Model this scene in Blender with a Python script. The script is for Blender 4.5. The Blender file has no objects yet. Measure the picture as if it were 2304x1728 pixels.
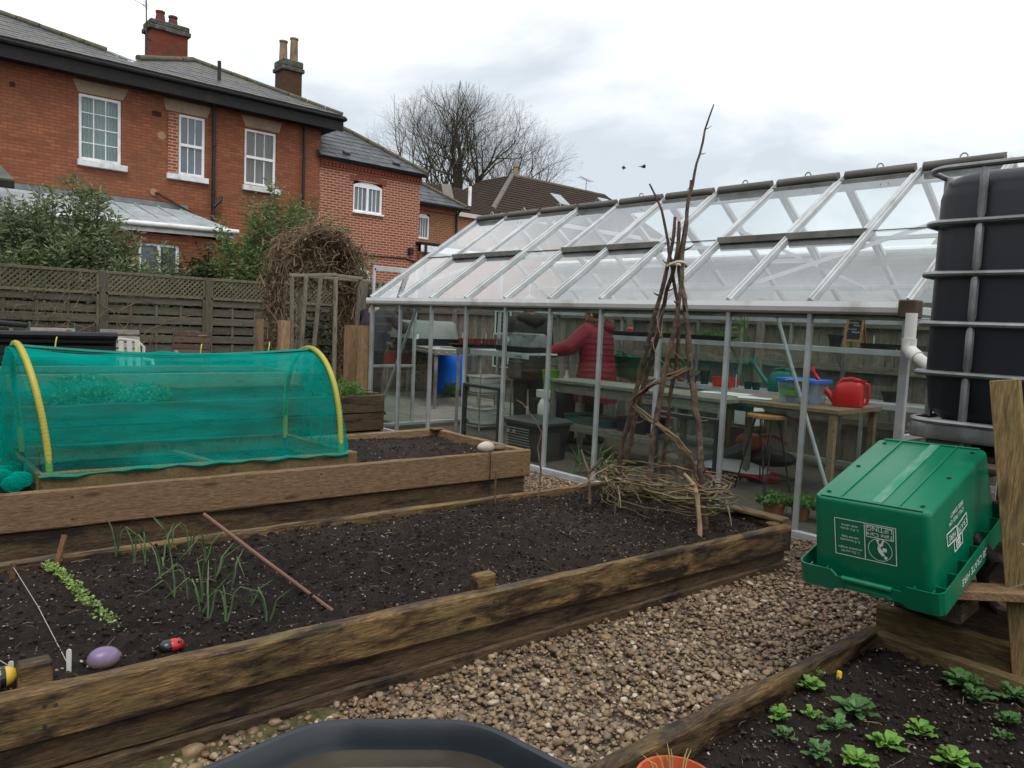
import bpy, math, random
import numpy as np
from mathutils import Vector, Matrix, noise as mnoise

random.seed(7)
RNG = np.random.default_rng(11)
sc = bpy.context.scene
COL = sc.collection
R = math.radians

# ------------------------------------------------------------------ camera
cam = bpy.data.cameras.new('camera')
cam.sensor_width = 36.0
cam.lens = 36.0 * 1715.0 / 2304.0
cam.clip_start = 0.05
cam.clip_end = 600.0
cam_o = bpy.data.objects.new('camera', cam)
COL.objects.link(cam_o)
right = Vector((0.75215543, -0.65753622, 0.04368439))
down = Vector((-0.01996547, -0.08899805, -0.99583168))
fwd = Vector((0.65868322, 0.74814802, -0.08006839))
cm = Matrix((right, -down, -fwd)).transposed().to_4x4()
cm.translation = Vector((0, 0, 1.4))
cam_o.matrix_world = cm
sc.camera = cam_o

# ------------------------------------------------------------------ sky and sun (overcast)
SUN_EL, SUN_AZ = R(60), R(205)
world = bpy.data.worlds.new('World')
sc.world = world
world.use_nodes = True
wn, wl = world.node_tree.nodes, world.node_tree.links
wn.clear()
w_out = wn.new('ShaderNodeOutputWorld')
w_bg = wn.new('ShaderNodeBackground')
w_bg.inputs['Strength'].default_value = 0.1
sky = wn.new('ShaderNodeTexSky')
sky.sky_type = 'NISHITA'
sky.sun_disc = False
sky.sun_elevation = SUN_EL
sky.sun_rotation = SUN_AZ
sky.dust_density = 2.0
tc = wn.new('ShaderNodeTexCoord')
mp = wn.new('ShaderNodeMapping')
mp.inputs['Scale'].default_value = (1.0, 1.0, 2.6)
mp.inputs['Location'].default_value = (0.35, 0.1, 0.4)
n1 = wn.new('ShaderNodeTexNoise')
n1.inputs['Scale'].default_value = 2.0
n1.inputs['Detail'].default_value = 7.0
n1.inputs['Roughness'].default_value = 0.52
n1.inputs['Distortion'].default_value = 0.25
cr = wn.new('ShaderNodeValToRGB')
e = cr.color_ramp.elements
e[0].position, e[0].color = 0.36, (5.3, 5.8, 6.2, 1)
e[1].position, e[1].color = 0.58, (9.8, 9.85, 9.85, 1)
m1 = e.new(0.47); m1.color = (7.9, 8.2, 8.35, 1)
n2 = wn.new('ShaderNodeTexNoise')
n2.inputs['Scale'].default_value = 1.1
n2.inputs['Detail'].default_value = 4.0
mx = wn.new('ShaderNodeMix'); mx.data_type = 'RGBA'
mr = wn.new('ShaderNodeMapRange')
mr.inputs['From Min'].default_value = 0.35
mr.inputs['From Max'].default_value = 0.7
mr.inputs['To Min'].default_value = 0.88
mr.inputs['To Max'].default_value = 0.97
wl.new(tc.outputs['Generated'], mp.inputs['Vector'])
wl.new(mp.outputs['Vector'], n1.inputs['Vector'])
wl.new(mp.outputs['Vector'], n2.inputs['Vector'])
wl.new(n1.outputs['Fac'], cr.inputs['Fac'])
wl.new(n2.outputs['Fac'], mr.inputs['Value'])
wl.new(mr.outputs['Result'], mx.inputs['Factor'])
wl.new(sky.outputs['Color'], mx.inputs['A'])
wl.new(cr.outputs['Color'], mx.inputs['B'])
wl.new(mx.outputs['Result'], w_bg.inputs['Color'])
wl.new(w_bg.outputs['Background'], w_out.inputs['Surface'])

sun = bpy.data.lights.new('sun', 'SUN')
sun.energy = 1.25
sun.angle = R(28)
sun.color = (1.0, 0.97, 0.93)
sun_o = bpy.data.objects.new('sun', sun)
COL.objects.link(sun_o)
sd = Vector((math.sin(SUN_AZ) * math.cos(SUN_EL), math.cos(SUN_AZ) * math.cos(SUN_EL), math.sin(SUN_EL)))
sun_o.rotation_euler = sd.to_track_quat('Z', 'Y').to_euler()

sc.view_settings.view_transform = 'Standard'
sc.view_settings.look = 'None'
sc.view_settings.exposure = 0.50
sc.view_settings.gamma = 1.0
sc.view_settings.use_curve_mapping = False
sc.cycles.use_denoising = True
sc.cycles.max_bounces = 8
sc.cycles.diffuse_bounces = 4
sc.cycles.glossy_bounces = 3
sc.cycles.transmission_bounces = 6
sc.cycles.transparent_max_bounces = 40
sc.cycles.caustics_reflective = False
sc.cycles.caustics_refractive = False

# ------------------------------------------------------------------ materials
MATS = {}
def c4(c):
    return (c[0], c[1], c[2], 1.0)
def mulc(c, k):
    return tuple(max(0.0, min(1.0, x * k)) for x in c)

class NT:
    """small helper round a material's node tree"""
    def __init__(s, name):
        s.m = bpy.data.materials.new(name)
        s.m.use_nodes = True
        s.n, s.l = s.m.node_tree.nodes, s.m.node_tree.links
        s.n.clear()
        s.out = s.n.new('ShaderNodeOutputMaterial')
    def new(s, t, **kw):
        nd = s.n.new(t)
        for k, v in kw.items():
            nd.inputs[k.replace('_', ' ')].default_value = v
        return nd
    def link(s, a, b):
        s.l.new(a, b)
    def coords(s, scale=(1, 1, 1), rnd=True):
        t = s.n.new('ShaderNodeTexCoord')
        mpn = s.n.new('ShaderNodeMapping')
        mpn.inputs['Scale'].default_value = scale
        s.link(t.outputs['Object'], mpn.inputs['Vector'])
        if rnd:
            oi = s.n.new('ShaderNodeObjectInfo')
            ma = s.n.new('ShaderNodeMath'); ma.operation = 'MULTIPLY'
            ma.inputs[1].default_value = 37.0
            s.link(oi.outputs['Random'], ma.inputs[0])
            cb = s.n.new('ShaderNodeCombineXYZ')
            for k in 'XYZ':
                s.link(ma.outputs[0], cb.inputs[k])
            s.link(cb.outputs[0], mpn.inputs['Location'])
        return mpn.outputs['Vector']
    def noise(s, vec, scale, detail=5.0, rough=0.55, dist=0.0):
        nn = s.new('ShaderNodeTexNoise', Scale=scale, Detail=detail, Roughness=rough, Distortion=dist)
        s.link(vec, nn.inputs['Vector'])
        return nn.outputs['Fac']
    def ramp(s, fac, stops):
        r = s.n.new('ShaderNodeValToRGB')
        el = r.color_ramp.elements
        el[0].position, el[0].color = stops[0][0], c4(stops[0][1])
        el[1].position, el[1].color = stops[-1][0], c4(stops[-1][1])
        for p, c in stops[1:-1]:
            x = el.new(p); x.color = c4(c)
        s.link(fac, r.inputs['Fac'])
        return r.outputs['Color']
    def mix(s, fac, a, b, blend='MIX'):
        m = s.n.new('ShaderNodeMix'); m.data_type = 'RGBA'; m.blend_type = blend
        for key, v in (('Factor', fac), ('A', a), ('B', b)):
            if isinstance(v, (int, float)):
                m.inputs[key].default_value = v
            elif isinstance(v, tuple):
                m.inputs[key].default_value = c4(v)
            else:
                s.link(v, m.inputs[key])
        return m.outputs['Result']
    def maprange(s, v, a, b, c=0.0, d=1.0):
        m = s.n.new('ShaderNodeMapRange')
        for k, x in (('From Min', a), ('From Max', b), ('To Min', c), ('To Max', d)):
            m.inputs[k].default_value = x
        s.link(v, m.inputs['Value'])
        return m.outputs['Result']
    def bump(s, h, strength=0.4, dist=0.01, normal=None):
        b = s.new('ShaderNodeBump', Strength=strength, Distance=dist)
        s.link(h, b.inputs['Height'])
        if normal is not None:
            s.link(normal, b.inputs['Normal'])
        return b.outputs['Normal']
    def bsdf(s, col, rough=0.6, spec=0.3, metal=0.0, normal=None, **kw):
        p = s.n.new('ShaderNodeBsdfPrincipled')
        for key, v in (('Base Color', col), ('Roughness', rough)):
            if isinstance(v, tuple):
                p.inputs[key].default_value = c4(v)
            elif isinstance(v, (int, float)):
                p.inputs[key].default_value = v
            else:
                s.link(v, p.inputs[key])
        p.inputs['Specular IOR Level'].default_value = spec
        p.inputs['Metallic'].default_value = metal
        if normal is not None:
            s.link(normal, p.inputs['Normal'])
        return p.outputs['BSDF']
    def finish(s, sh):
        s.link(sh, s.out.inputs['Surface'])
        return s.m

def M(name, col, rough=0.6, var=0.22, scale=6.0, bump=0.15, bscale=45.0, spec=0.3, metal=0.0, col2=None, dirt=None, dirt_amt=0.35, dirt_scale=3.0, stretch=(1, 1, 1)):
    """general surface: two-tone noise, optional dirt, fine bump"""
    if name in MATS:
        return MATS[name]
    t = NT(name)
    v = t.coords(stretch)
    f = t.noise(v, scale, 6.0)
    c = t.ramp(f, [(0.3, mulc(col, 1 - var)), (0.7, col2 if col2 else mulc(col, 1 + var))])
    if dirt:
        d = t.maprange(t.noise(v, dirt_scale, 7.0, 0.65), 0.62 - dirt_amt * 0.4, 0.8 - dirt_amt * 0.25)
        c = t.mix(d, c, dirt)
    nrm = t.bump(t.noise(v, bscale, 4.0), bump, 0.01) if bump else None
    rg = t.maprange(f, 0.2, 0.8, max(0.02, rough - 0.08), min(1, rough + 0.08))
    MATS[name] = t.finish(t.bsdf(c, rg, spec, metal, nrm))
    return MATS[name]

def wood(name, light, dark, axis='x', stain=(0.02, 0.015, 0.012), stain_amt=0.5, algae=None, rough=0.75, var_obj=0.25, wet=0.3):
    if name in MATS:
        return MATS[name]
    t = NT(name)
    def st(a, b): return {'x': (a, b, b), 'y': (b, a, b), 'z': (b, b, a)}[axis]
    v = t.coords(st(2.4, 26))
    vf = t.coords(st(7, 110))
    vs = t.coords(st(1.5, 6.5))
    f = t.noise(v, 2.0, 9.0, 0.68, 0.35)
    c = t.ramp(f, [(0.30, dark), (0.5, tuple((a + b) / 2 for a, b in zip(light, dark))), (0.68, light)])
    fine = t.noise(vf, 2.0, 5.0, 0.65)
    c = t.mix(t.maprange(fine, 0.40, 0.60, 0.8, 0.0), c, mulc(dark, 0.5))
    c = t.mix(t.maprange(t.noise(vf, 3.1, 4.0, 0.6), 0.52, 0.68, 0.0, 0.55), c, mulc(light, 1.35))
    sn = t.noise(vs, 2.0, 9.0, 0.7, 0.5)
    s1 = t.maprange(sn, 0.64 - stain_amt * 0.26, 0.74 - stain_amt * 0.2)
    c = t.mix(s1, c, stain)
    vo = t.new('ShaderNodeTexVoronoi', Scale=1.0)
    kv = t.coords(st(2.2, 8))
    t.link(kv, vo.inputs['Vector'])
    kn = t.maprange(vo.outputs['Distance'], 0.06, 0.15, 0.85, 0.0)
    c = t.mix(kn, c, mulc(dark, 0.35))
    if algae:
        a1 = t.maprange(t.noise(vs, 3.1, 7.0, 0.68), 0.5, 0.68, 0.0, 0.6)
        c = t.mix(a1, c, algae)
    oi = t.n.new('ShaderNodeObjectInfo')
    hv = t.n.new('ShaderNodeHueSaturation')
    t.link(t.maprange(oi.outputs['Random'], 0, 1, 1 - var_obj, 1 + var_obj), hv.inputs['Value'])
    t.link(c, hv.inputs['Color'])
    n1_ = t.bump(t.noise(v, 3.0, 8.0, 0.7), 0.55, 0.008)
    nrm = t.bump(fine, 0.45, 0.003, n1_)
    rg = t.maprange(s1, 0, 1, rough, rough - wet)
    MATS[name] = t.finish(t.bsdf(hv.outputs['Color'], rg, 0.3, 0.0, nrm))
    return MATS[name]

def brick_mat(name, c1, c2, mortar, blotch, msize=0.010, patch=None, bump=0.5):
    if name in MATS:
        return MATS[name]
    t = NT(name)
    tcn = t.n.new('ShaderNodeTexCoord')
    sp = t.n.new('ShaderNodeSeparateXYZ')
    t.link(tcn.outputs['Object'], sp.inputs[0])
    ad = t.n.new('ShaderNodeMath'); ad.operation = 'ADD'
    t.link(sp.outputs['X'], ad.inputs[0]); t.link(sp.outputs['Y'], ad.inputs[1])
    cb = t.n.new('ShaderNodeCombineXYZ')
    t.link(ad.outputs[0], cb.inputs['X']); t.link(sp.outputs['Z'], cb.inputs['Y'])
    b = t.n.new('ShaderNodeTexBrick')
    b.offset = 0.5
    for k, vv in (('Scale', 1.0), ('Mortar Size', msize), ('Mortar Smooth', 0.3), ('Bias', 0.0), ('Brick Width', 0.225), ('Row Height', 0.075)):
        b.inputs[k].default_value = vv
    b.inputs['Color1'].default_value = c4(c1)
    b.inputs['Color2'].default_value = c4(c2)
    b.inputs['Mortar'].default_value = c4(mortar)
    t.link(cb.outputs[0], b.inputs['Vector'])
    v = tcn.outputs['Object']
    big = t.noise(v, 0.9, 7.0, 0.62)
    c = t.mix(t.maprange(big, 0.42, 0.68, 0.0, 0.55), b.outputs['Color'], blotch)
    med = t.noise(v, 7.0, 4.0)
    c = t.mix(t.maprange(med, 0.4, 0.7, 0.0, 0.5), c, mulc(c1, 0.55))
    bm2 = t.n.new('ShaderNodeTexBrick'); bm2.offset = 0.5
    for k, vv in (('Scale', 1.0), ('Mortar Size', 0.0), ('Bias', -0.55), ('Brick Width', 0.225), ('Row Height', 0.075)):
        bm2.inputs[k].default_value = vv
    bm2.inputs['Color1'].default_value = (1, 1, 1, 1); bm2.inputs['Color2'].default_value = (0.28, 0.24, 0.24, 1)
    sh2 = t.n.new('ShaderNodeMapping'); sh2.inputs['Location'].default_value = (45.0, 30.0, 0)
    t.link(cb.outputs[0], sh2.inputs['Vector']); t.link(sh2.outputs[0], bm2.inputs['Vector'])
    c = t.mix(0.65, c, bm2.outputs['Color'], 'MULTIPLY')
    c = t.mix(t.maprange(t.noise(v, 0.45, 8.0, 0.7), 0.5, 0.75, 0.0, 0.5), c, mulc(c2, 0.45))
    c = t.mix(b.outputs['Fac'], c, mortar)
    if patch:
        pn = t.maprange(t.noise(v, 1.6, 6.0, 0.7, 0.5), 0.60, 0.68, 0.0, 0.6)
        c = t.mix(pn, c, patch)
    nrm = t.bump(t.maprange(b.outputs['Fac'], 0, 1, 1, 0), bump, 0.008)
    MATS[name] = t.finish(t.bsdf(c, 0.85, 0.2, 0.0, nrm))
    return MATS[name]

def leaf_mat(name, a, b, c, trans=0.25, rough=0.5):
    if name in MATS:
        return MATS[name]
    t = NT(name)
    g = t.n.new('ShaderNodeNewGeometry')
    col = t.ramp(g.outputs['Random Per Island'], [(0.0, a), (0.55, b), (1.0, c)])
    p = t.bsdf(col, rough, 0.3)
    tr = t.n.new('ShaderNodeBsdfTranslucent')
    t.link(t.mix(0.5, col, mulc(c, 1.2)), tr.inputs['Color'])
    ms = t.n.new('ShaderNodeMixShader'); ms.inputs[0].default_value = trans
    t.link(p, ms.inputs[1]); t.link(tr.outputs[0], ms.inputs[2])
    MATS[name] = t.finish(ms.outputs[0])
    return MATS[name]

def island_mat(name, stops, rough=0.7, spec=0.25, nscale=60.0, namt=0.3):
    if name in MATS:
        return MATS[name]
    t = NT(name)
    g = t.n.new('ShaderNodeNewGeometry')
    col = t.ramp(g.outputs['Random Per Island'], stops)
    v = t.coords((1, 1, 1), False)
    nz = t.noise(v, nscale, 5.0, 0.6)
    col = t.mix(t.maprange(nz, 0.3, 0.7, namt, 0.0), col, (0.05, 0.035, 0.025))
    MATS[name] = t.finish(t.bsdf(col, rough, spec, 0.0, t.bump(t.noise(v, 150.0, 3.0), 0.2, 0.004)))
    return MATS[name]

def glass_mat(name, tint=(0.93, 0.965, 0.95), dirt=0.05, dirt_col=(0.6, 0.63, 0.6), rough=0.015, fres=1.0, add=0.0):
    if name in MATS:
        return MATS[name]
    t = NT(name)
    tr = t.n.new('ShaderNodeBsdfTransparent'); tr.inputs['Color'].default_value = c4(tint)
    gl = t.n.new('ShaderNodeBsdfGlossy'); gl.inputs['Roughness'].default_value = rough
    gl.inputs['Color'].default_value = (0.97, 0.985, 1.0, 1)
    fr = t.n.new('ShaderNodeFresnel'); fr.inputs['IOR'].default_value = 1.5
    ms = t.n.new('ShaderNodeMixShader')
    ge = t.n.new('ShaderNodeNewGeometry')
    fm = t.n.new('ShaderNodeMath'); fm.operation = 'MULTIPLY'; fm.use_clamp = True
    t.link(t.maprange(fr.outputs[0], 0, 1, add, fres + add), fm.inputs[0])
    t.link(t.maprange(ge.outputs['Backfacing'], 0, 1, 1, 0), fm.inputs[1])
    t.link(fm.outputs[0], ms.inputs[0])
    t.link(tr.outputs[0], ms.inputs[1]); t.link(gl.outputs[0], ms.inputs[2])
    di = t.n.new('ShaderNodeBsdfDiffuse'); di.inputs['Color'].default_value = c4(dirt_col)
    m2 = t.n.new('ShaderNodeMixShader')
    v = t.coords((1, 1, 1))
    dn = t.maprange(t.noise(v, 2.3, 7.0, 0.65), 0.3, 0.8, dirt * 0.35, dirt * 1.9)
    t.link(dn, m2.inputs[0]); t.link(ms.outputs[0], m2.inputs[1]); t.link(di.outputs[0], m2.inputs[2])
    MATS[name] = t.finish(m2.outputs[0])
    return MATS[name]

# ------------------------------------------------------------------ geometry helpers
V = Vector
ORG = {}

class MB:
    """collects shapes (world coordinates, metres) for ONE mesh"""
    def __init__(s, mat=None):
        s.v, s.f = [], []
        s.mx = mat
    def add(s, vs, fs):
        k = len(s.v)
        if s.mx is not None:
            vs = [s.mx @ V(p) for p in vs]
        s.v.extend([tuple(p) for p in vs])
        s.f.extend([tuple(i + k for i in f) for f in fs])
        return s
    def box(s, c, size, rot=None, ch=0.0):
        hx, hy, hz = size[0] / 2, size[1] / 2, size[2] / 2
        c = V(c)
        rm = rot if rot is not None else Matrix.Identity(3)
        if ch <= 0:
            vs = [V((x * hx, y * hy, z * hz)) for z in (-1, 1) for y in (-1, 1) for x in (-1, 1)]
            fs = [(0, 2, 3, 1), (4, 5, 7, 6), (0, 1, 5, 4), (2, 6, 7, 3), (0, 4, 6, 2), (1, 3, 7, 5)]
        else:
            ch = min(ch, hx * .8, hy * .8, hz * .8)
            vs, ix = [], {}
            for x in (-1, 1):
                for y in (-1, 1):
                    for z in (-1, 1):
                        for a in range(3):
                            p = [x * (hx - ch), y * (hy - ch), z * (hz - ch)]
                            p[a] = (x * hx, y * hy, z * hz)[a]
                            ix[(x, y, z, a)] = len(vs); vs.append(V(p))
            fs = []
            for a in range(3):
                o = [i for i in range(3) if i != a]
                for sg in (-1, 1):
                    q = []
                    for u, w in ((-1, -1), (1, -1), (1, 1), (-1, 1)):
                        k = [0, 0, 0]; k[a] = sg; k[o[0]] = u; k[o[1]] = w
                        q.append(ix[(k[0], k[1], k[2], a)])
                    if (sg > 0) == (a == 1):
                        q.reverse()
                    fs.append(tuple(q))
            for a in range(3):
                o = [i for i in range(3) if i != a]
                for u in (-1, 1):
                    for w in (-1, 1):
                        def kk(t):
                            k = [0, 0, 0]; k[a] = t; k[o[0]] = u; k[o[1]] = w
                            return tuple(k)
                        q = [ix[kk(-1) + (o[0],)], ix[kk(1) + (o[0],)], ix[kk(1) + (o[1],)], ix[kk(-1) + (o[1],)]]
                        if (u * w > 0) != (a == 1):
                            q.reverse()
                        fs.append(tuple(q))
            for x in (-1, 1):
                for y in (-1, 1):
                    for z in (-1, 1):
                        q = [ix[(x, y, z, 0)], ix[(x, y, z, 1)], ix[(x, y, z, 2)]]
                        if x * y * z < 0:
                            q.reverse()
                        fs.append(tuple(q))
        return s.add([c + rm @ p for p in vs], fs)
    def beam(s, p0, p1, w, h, up=(0, 0, 1), ch=0.0):
        p0, p1 = V(p0), V(p1)
        d = p1 - p0
        L = d.length
        x = d.normalized()
        y = V(up).cross(x)
        if y.length < 1e-4:
            y = V((0, 1, 0)).cross(x)
        y.normalize()
        z = x.cross(y)
        rm = Matrix((x, y, z)).transposed()
        return s.box((p0 + p1) / 2, (L, w, h), rm, ch)
    def plank(s, p0, p1, w, h, segs=14, jit=0.003, ch=0.006, seed=0.0):
        """a timber running p0-p1 with uneven, slightly rounded edges"""
        p0, p1 = V(p0), V(p1)
        x = (p1 - p0).normalized()
        y = V((0, 0, 1)).cross(x)
        if y.length < 1e-3:
            y = V((1, 0, 0))
        y.normalize()
        z = x.cross(y)
        prof = [(-w/2+ch, -h/2), (w/2-ch, -h/2), (w/2, -h/2+ch), (w/2, h/2-ch), (w/2-ch, h/2), (-w/2+ch, h/2), (-w/2, h/2-ch), (-w/2, -h/2+ch)]
        vs, fs = [], []
        for i in range(segs + 1):
            c = p0.lerp(p1, i / segs)
            for k, (a, b) in enumerate(prof):
                nv = mnoise.noise(c * 3.1 + V((k * 3.7 + seed, seed * 1.3, k))) * jit
                nv2 = mnoise.noise(c * 11.0 + V((seed, k * 2.1, 5))) * jit * 0.6
                nn = V((0, 0, 0)) + y * a + z * b
                vs.append(c + nn * (1 + (nv + nv2) / max(0.02, nn.length)))
        for i in range(segs):
            for k in range(8):
                a, b = i * 8 + k, i * 8 + (k + 1) % 8
                fs.append((a, b, b + 8, a + 8))
        fs.append(tuple(range(7, -1, -1)))
        fs.append(tuple(segs * 8 + k for k in range(8)))
        fs = [tuple(reversed(f)) for f in fs]
        return s.add(vs, fs)
    def tube(s, pts, r, n=8, cap=True, closed=False):
        pts = [V(p) for p in pts]
        m = len(pts)
        rr = r if isinstance(r, (list, tuple)) else [r] * m
        tang = []
        for i in range(m):
            if closed:
                d = pts[(i + 1) % m] - pts[i - 1]
            else:
                d = pts[min(i + 1, m - 1)] - pts[max(i - 1, 0)]
            tang.append(d.normalized() if d.length > 1e-9 else V((0, 0, 1)))
        a = V((0, 0, 1)) if abs(tang[0].z) < 0.9 else V((1, 0, 0))
        u = tang[0].cross(a).normalized()
        vs, fs = [], []
        for i in range(m):
            if i:
                u = (u - tang[i] * u.dot(tang[i]))
                if u.length < 1e-6:
                    u = tang[i].orthogonal()
                u.normalize()
            w = tang[i].cross(u)
            for k in range(n):
                an = 2 * math.pi * k / n
                vs.append(pts[i] + (u * math.cos(an) + w * math.sin(an)) * rr[i])
        for i in range(m if closed else m - 1):
            j = (i + 1) % m
            for k in range(n):
                k2 = (k + 1) % n
                fs.append((i * n + k, i * n + k2, j * n + k2, j * n + k))
        if cap and not closed:
            fs.append(tuple(range(n - 1, -1, -1)))
            fs.append(tuple((m - 1) * n + k for k in range(n)))
        return s.add(vs, fs)
    def lathe(s, prof, c, n=24, sx=1.0, sy=1.0, axis=None):
        """profile [(radius, height)...] turned round z through c"""
        c = V(c)
        rm = axis if axis is not None else Matrix.Identity(3)
        vs, fs = [], []
        for (r, z) in prof:
            for k in range(n):
                an = 2 * math.pi * k / n
                vs.append(c + rm @ V((r * math.cos(an) * sx, r * math.sin(an) * sy, z)))
        for i in range(len(prof) - 1):
            for k in range(n):
                k2 = (k + 1) % n
                fs.append((i * n + k, i * n + k2, (i + 1) * n + k2, (i + 1) * n + k))
        if prof[0][0] > 1e-5:
            fs.append(tuple(range(n - 1, -1, -1)))
        if prof[-1][0] > 1e-5:
            fs.append(tuple((len(prof) - 1) * n + k for k in range(n)))
        return s.add(vs, fs)
    def poly(s, pts, thick=0.0, nrm=None):
        """flat polygon, extruded by thick against its normal"""
        pts = [V(p) for p in pts]
        n = len(pts)
        if thick == 0:
            return s.add(pts, [tuple(range(n))])
        if nrm is None:
            nrm = V((0, 0, 0))
            for i in range(n):
                a, b = pts[i], pts[(i + 1) % n]
                nrm += a.cross(b)
            nrm.normalize()
        back = [p - V(nrm) * thick for p in pts]
        fs = [tuple(range(n)), tuple(range(2 * n - 1, n - 1, -1))]
        for i in range(n):
            j = (i + 1) % n
            fs.append((j, i, i + n, j + n))
        return s.add(pts + back, fs)
    def loft(s, rings, cap=True):
        n = len(rings[0])
        vs, fs = [], []
        for r in rings:
            vs.extend([V(p) for p in r])
        for i in range(len(rings) - 1):
            for k in range(n):
                k2 = (k + 1) % n
                fs.append((i * n + k, i * n + k2, (i + 1) * n + k2, (i + 1) * n + k))
        if cap:
            fs.append(tuple(range(n - 1, -1, -1)))
            fs.append(tuple((len(rings) - 1) * n + k for k in range(n)))
        return s.add(vs, fs)
    def ball(s, c, r, n=10, m=7, sc3=(1, 1, 1)):
        prof = [(math.sin(math.pi * i / m), -math.cos(math.pi * i / m)) for i in range(m + 1)]
        c = V(c)
        vs, fs = [], []
        for (a, z) in prof[1:-1]:
            for k in range(n):
                an = 2 * math.pi * k / n
                vs.append(c + V((a * math.cos(an) * r * sc3[0], a * math.sin(an) * r * sc3[1], z * r * sc3[2])))
        b = len(vs); vs.append(c - V((0, 0, r * sc3[2]))); vs.append(c + V((0, 0, r * sc3[2])))
        for i in range(m - 2):
            for k in range(n):
                k2 = (k + 1) % n
                fs.append((i * n + k, i * n + k2, (i + 1) * n + k2, (i + 1) * n + k))
        for k in range(n):
            k2 = (k + 1) % n
            fs.append((b, k2, k)); fs.append((b + 1, (m - 2) * n + k, (m - 2) * n + k2))
        return s.add(vs, fs)
    def mesh(s, name, o=(0, 0, 0), smooth=False):
        me = bpy.data.meshes.new(name)
        o = V(o)
        me.from_pydata([tuple(V(p) - o) for p in s.v], [], s.f)
        if smooth:
            me.shade_smooth()
            me.set_sharp_from_angle(angle=R(38))
        me.update()
        return me

def root(name, label, cat, loc, group=None):
    o = bpy.data.objects.new(name, None)
    o.empty_display_size = 0.1
    COL.objects.link(o)
    o.location = loc
    ORG[o] = V(loc)
    o['label'] = label
    o['category'] = cat
    if group:
        o['group'] = group
    return o

def part(name, mb, mat, parent, smooth=False, kind=None, label=None):
    og = ORG[parent]
    o = bpy.data.objects.new(name, mb.mesh(name, og, smooth))
    COL.objects.link(o)
    o.data.materials.append(mat)
    o.parent = parent
    ORG[o] = og
    if kind:
        o['kind'] = kind
    if label:
        o['label'] = label
    return o

def thing(name, mb, mat, label, cat, loc, smooth=False, group=None):
    o = bpy.data.objects.new(name, mb.mesh(name, loc, smooth))
    COL.objects.link(o)
    o.location = loc
    o.data.materials.append(mat)
    ORG[o] = V(loc)
    o['label'] = label
    o['category'] = cat
    if group:
        o['group'] = group
    return o

def struct(name, mb, mat, kind='structure', smooth=False, label=None):
    o = bpy.data.objects.new(name, mb.mesh(name, (0, 0, 0), smooth))
    COL.objects.link(o)
    o.data.materials.append(mat)
    ORG[o] = V((0, 0, 0))
    o['kind'] = kind
    if label:
        o['label'] = label
    return o

def piece(name, me, parent, loc, rot=None, scale=None, mat=None):
    """one of many alike pieces: shares mesh data"""
    o = bpy.data.objects.new(name, me)
    COL.objects.link(o)
    if mat and not me.materials:
        me.materials.append(mat)
    o.parent = parent
    o.location = V(loc) - ORG[parent]
    if rot is not None:
        o.rotation_euler = rot
    if scale is not None:
        o.scale = scale
    ORG[o] = V(loc)
    return o

def np_mesh(name, verts, faces_flat, nper, o=(0, 0, 0), smooth=False):
    """fast mesh from numpy: verts (n,3), faces (m,nper)"""
    me = bpy.data.meshes.new(name)
    verts = np.asarray(verts, np.float32) - np.asarray(o, np.float32)
    me.vertices.add(len(verts))
    me.vertices.foreach_set('co', verts.ravel())
    f = np.asarray(faces_flat, np.int32)
    me.loops.add(f.size)
    me.loops.foreach_set('vertex_index', f.ravel())
    me.polygons.add(len(f))
    me.polygons.foreach_set('loop_start', np.arange(0, f.size, nper, dtype=np.int32))
    me.polygons.foreach_set('loop_total', np.full(len(f), nper, np.int32))
    if smooth:
        me.polygons.foreach_set('use_smooth', np.ones(len(f), bool))
    me.update(calc_edges=True)
    me.validate()
    return me

def mesh_obj(name, me, mat, parent=None, kind=None, loc=None):
    o = bpy.data.objects.new(name, me)
    COL.objects.link(o)
    me.materials.append(mat)
    if parent is not None:
        o.parent = parent
        ORG[o] = ORG[parent]
    else:
        ORG[o] = V(loc or (0, 0, 0))
        if loc:
            o.location = loc
    if kind:
        o['kind'] = kind
    return o

def text_mb(body, size, mxw, extr=0.0):
    """lettering as flat mesh, transformed by mxw (text x right, y up)"""
    cu = bpy.data.curves.new('lettering', 'FONT')
    cu.body = body
    cu.size = size
    cu.align_x = 'CENTER'
    cu.align_y = 'CENTER'
    cu.resolution_u = 3
    cu.extrude = extr
    to = bpy.data.objects.new('lettering', cu)
    COL.objects.link(to)
    dg = bpy.context.evaluated_depsgraph_get()
    me = bpy.data.meshes.new_from_object(to.evaluated_get(dg))
    mb = MB()
    mb.v = [tuple(mxw @ v.co) for v in me.vertices]
    mb.f = [tuple(p.vertices) for p in me.polygons]
    COL.objects.unlink(to)
    bpy.data.objects.remove(to)
    bpy.data.meshes.remove(me)
    return mb

def frame_mx(o, x, y):
    """matrix with origin o, text right x and text up y"""
    x = V(x).normalized(); y = V(y)
    y = (y - x * y.dot(x)).normalized()
    z = x.cross(y)
    m = Matrix((x, y, z)).transposed().to_4x4()
    m.translation = V(o)
    return m

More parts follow.
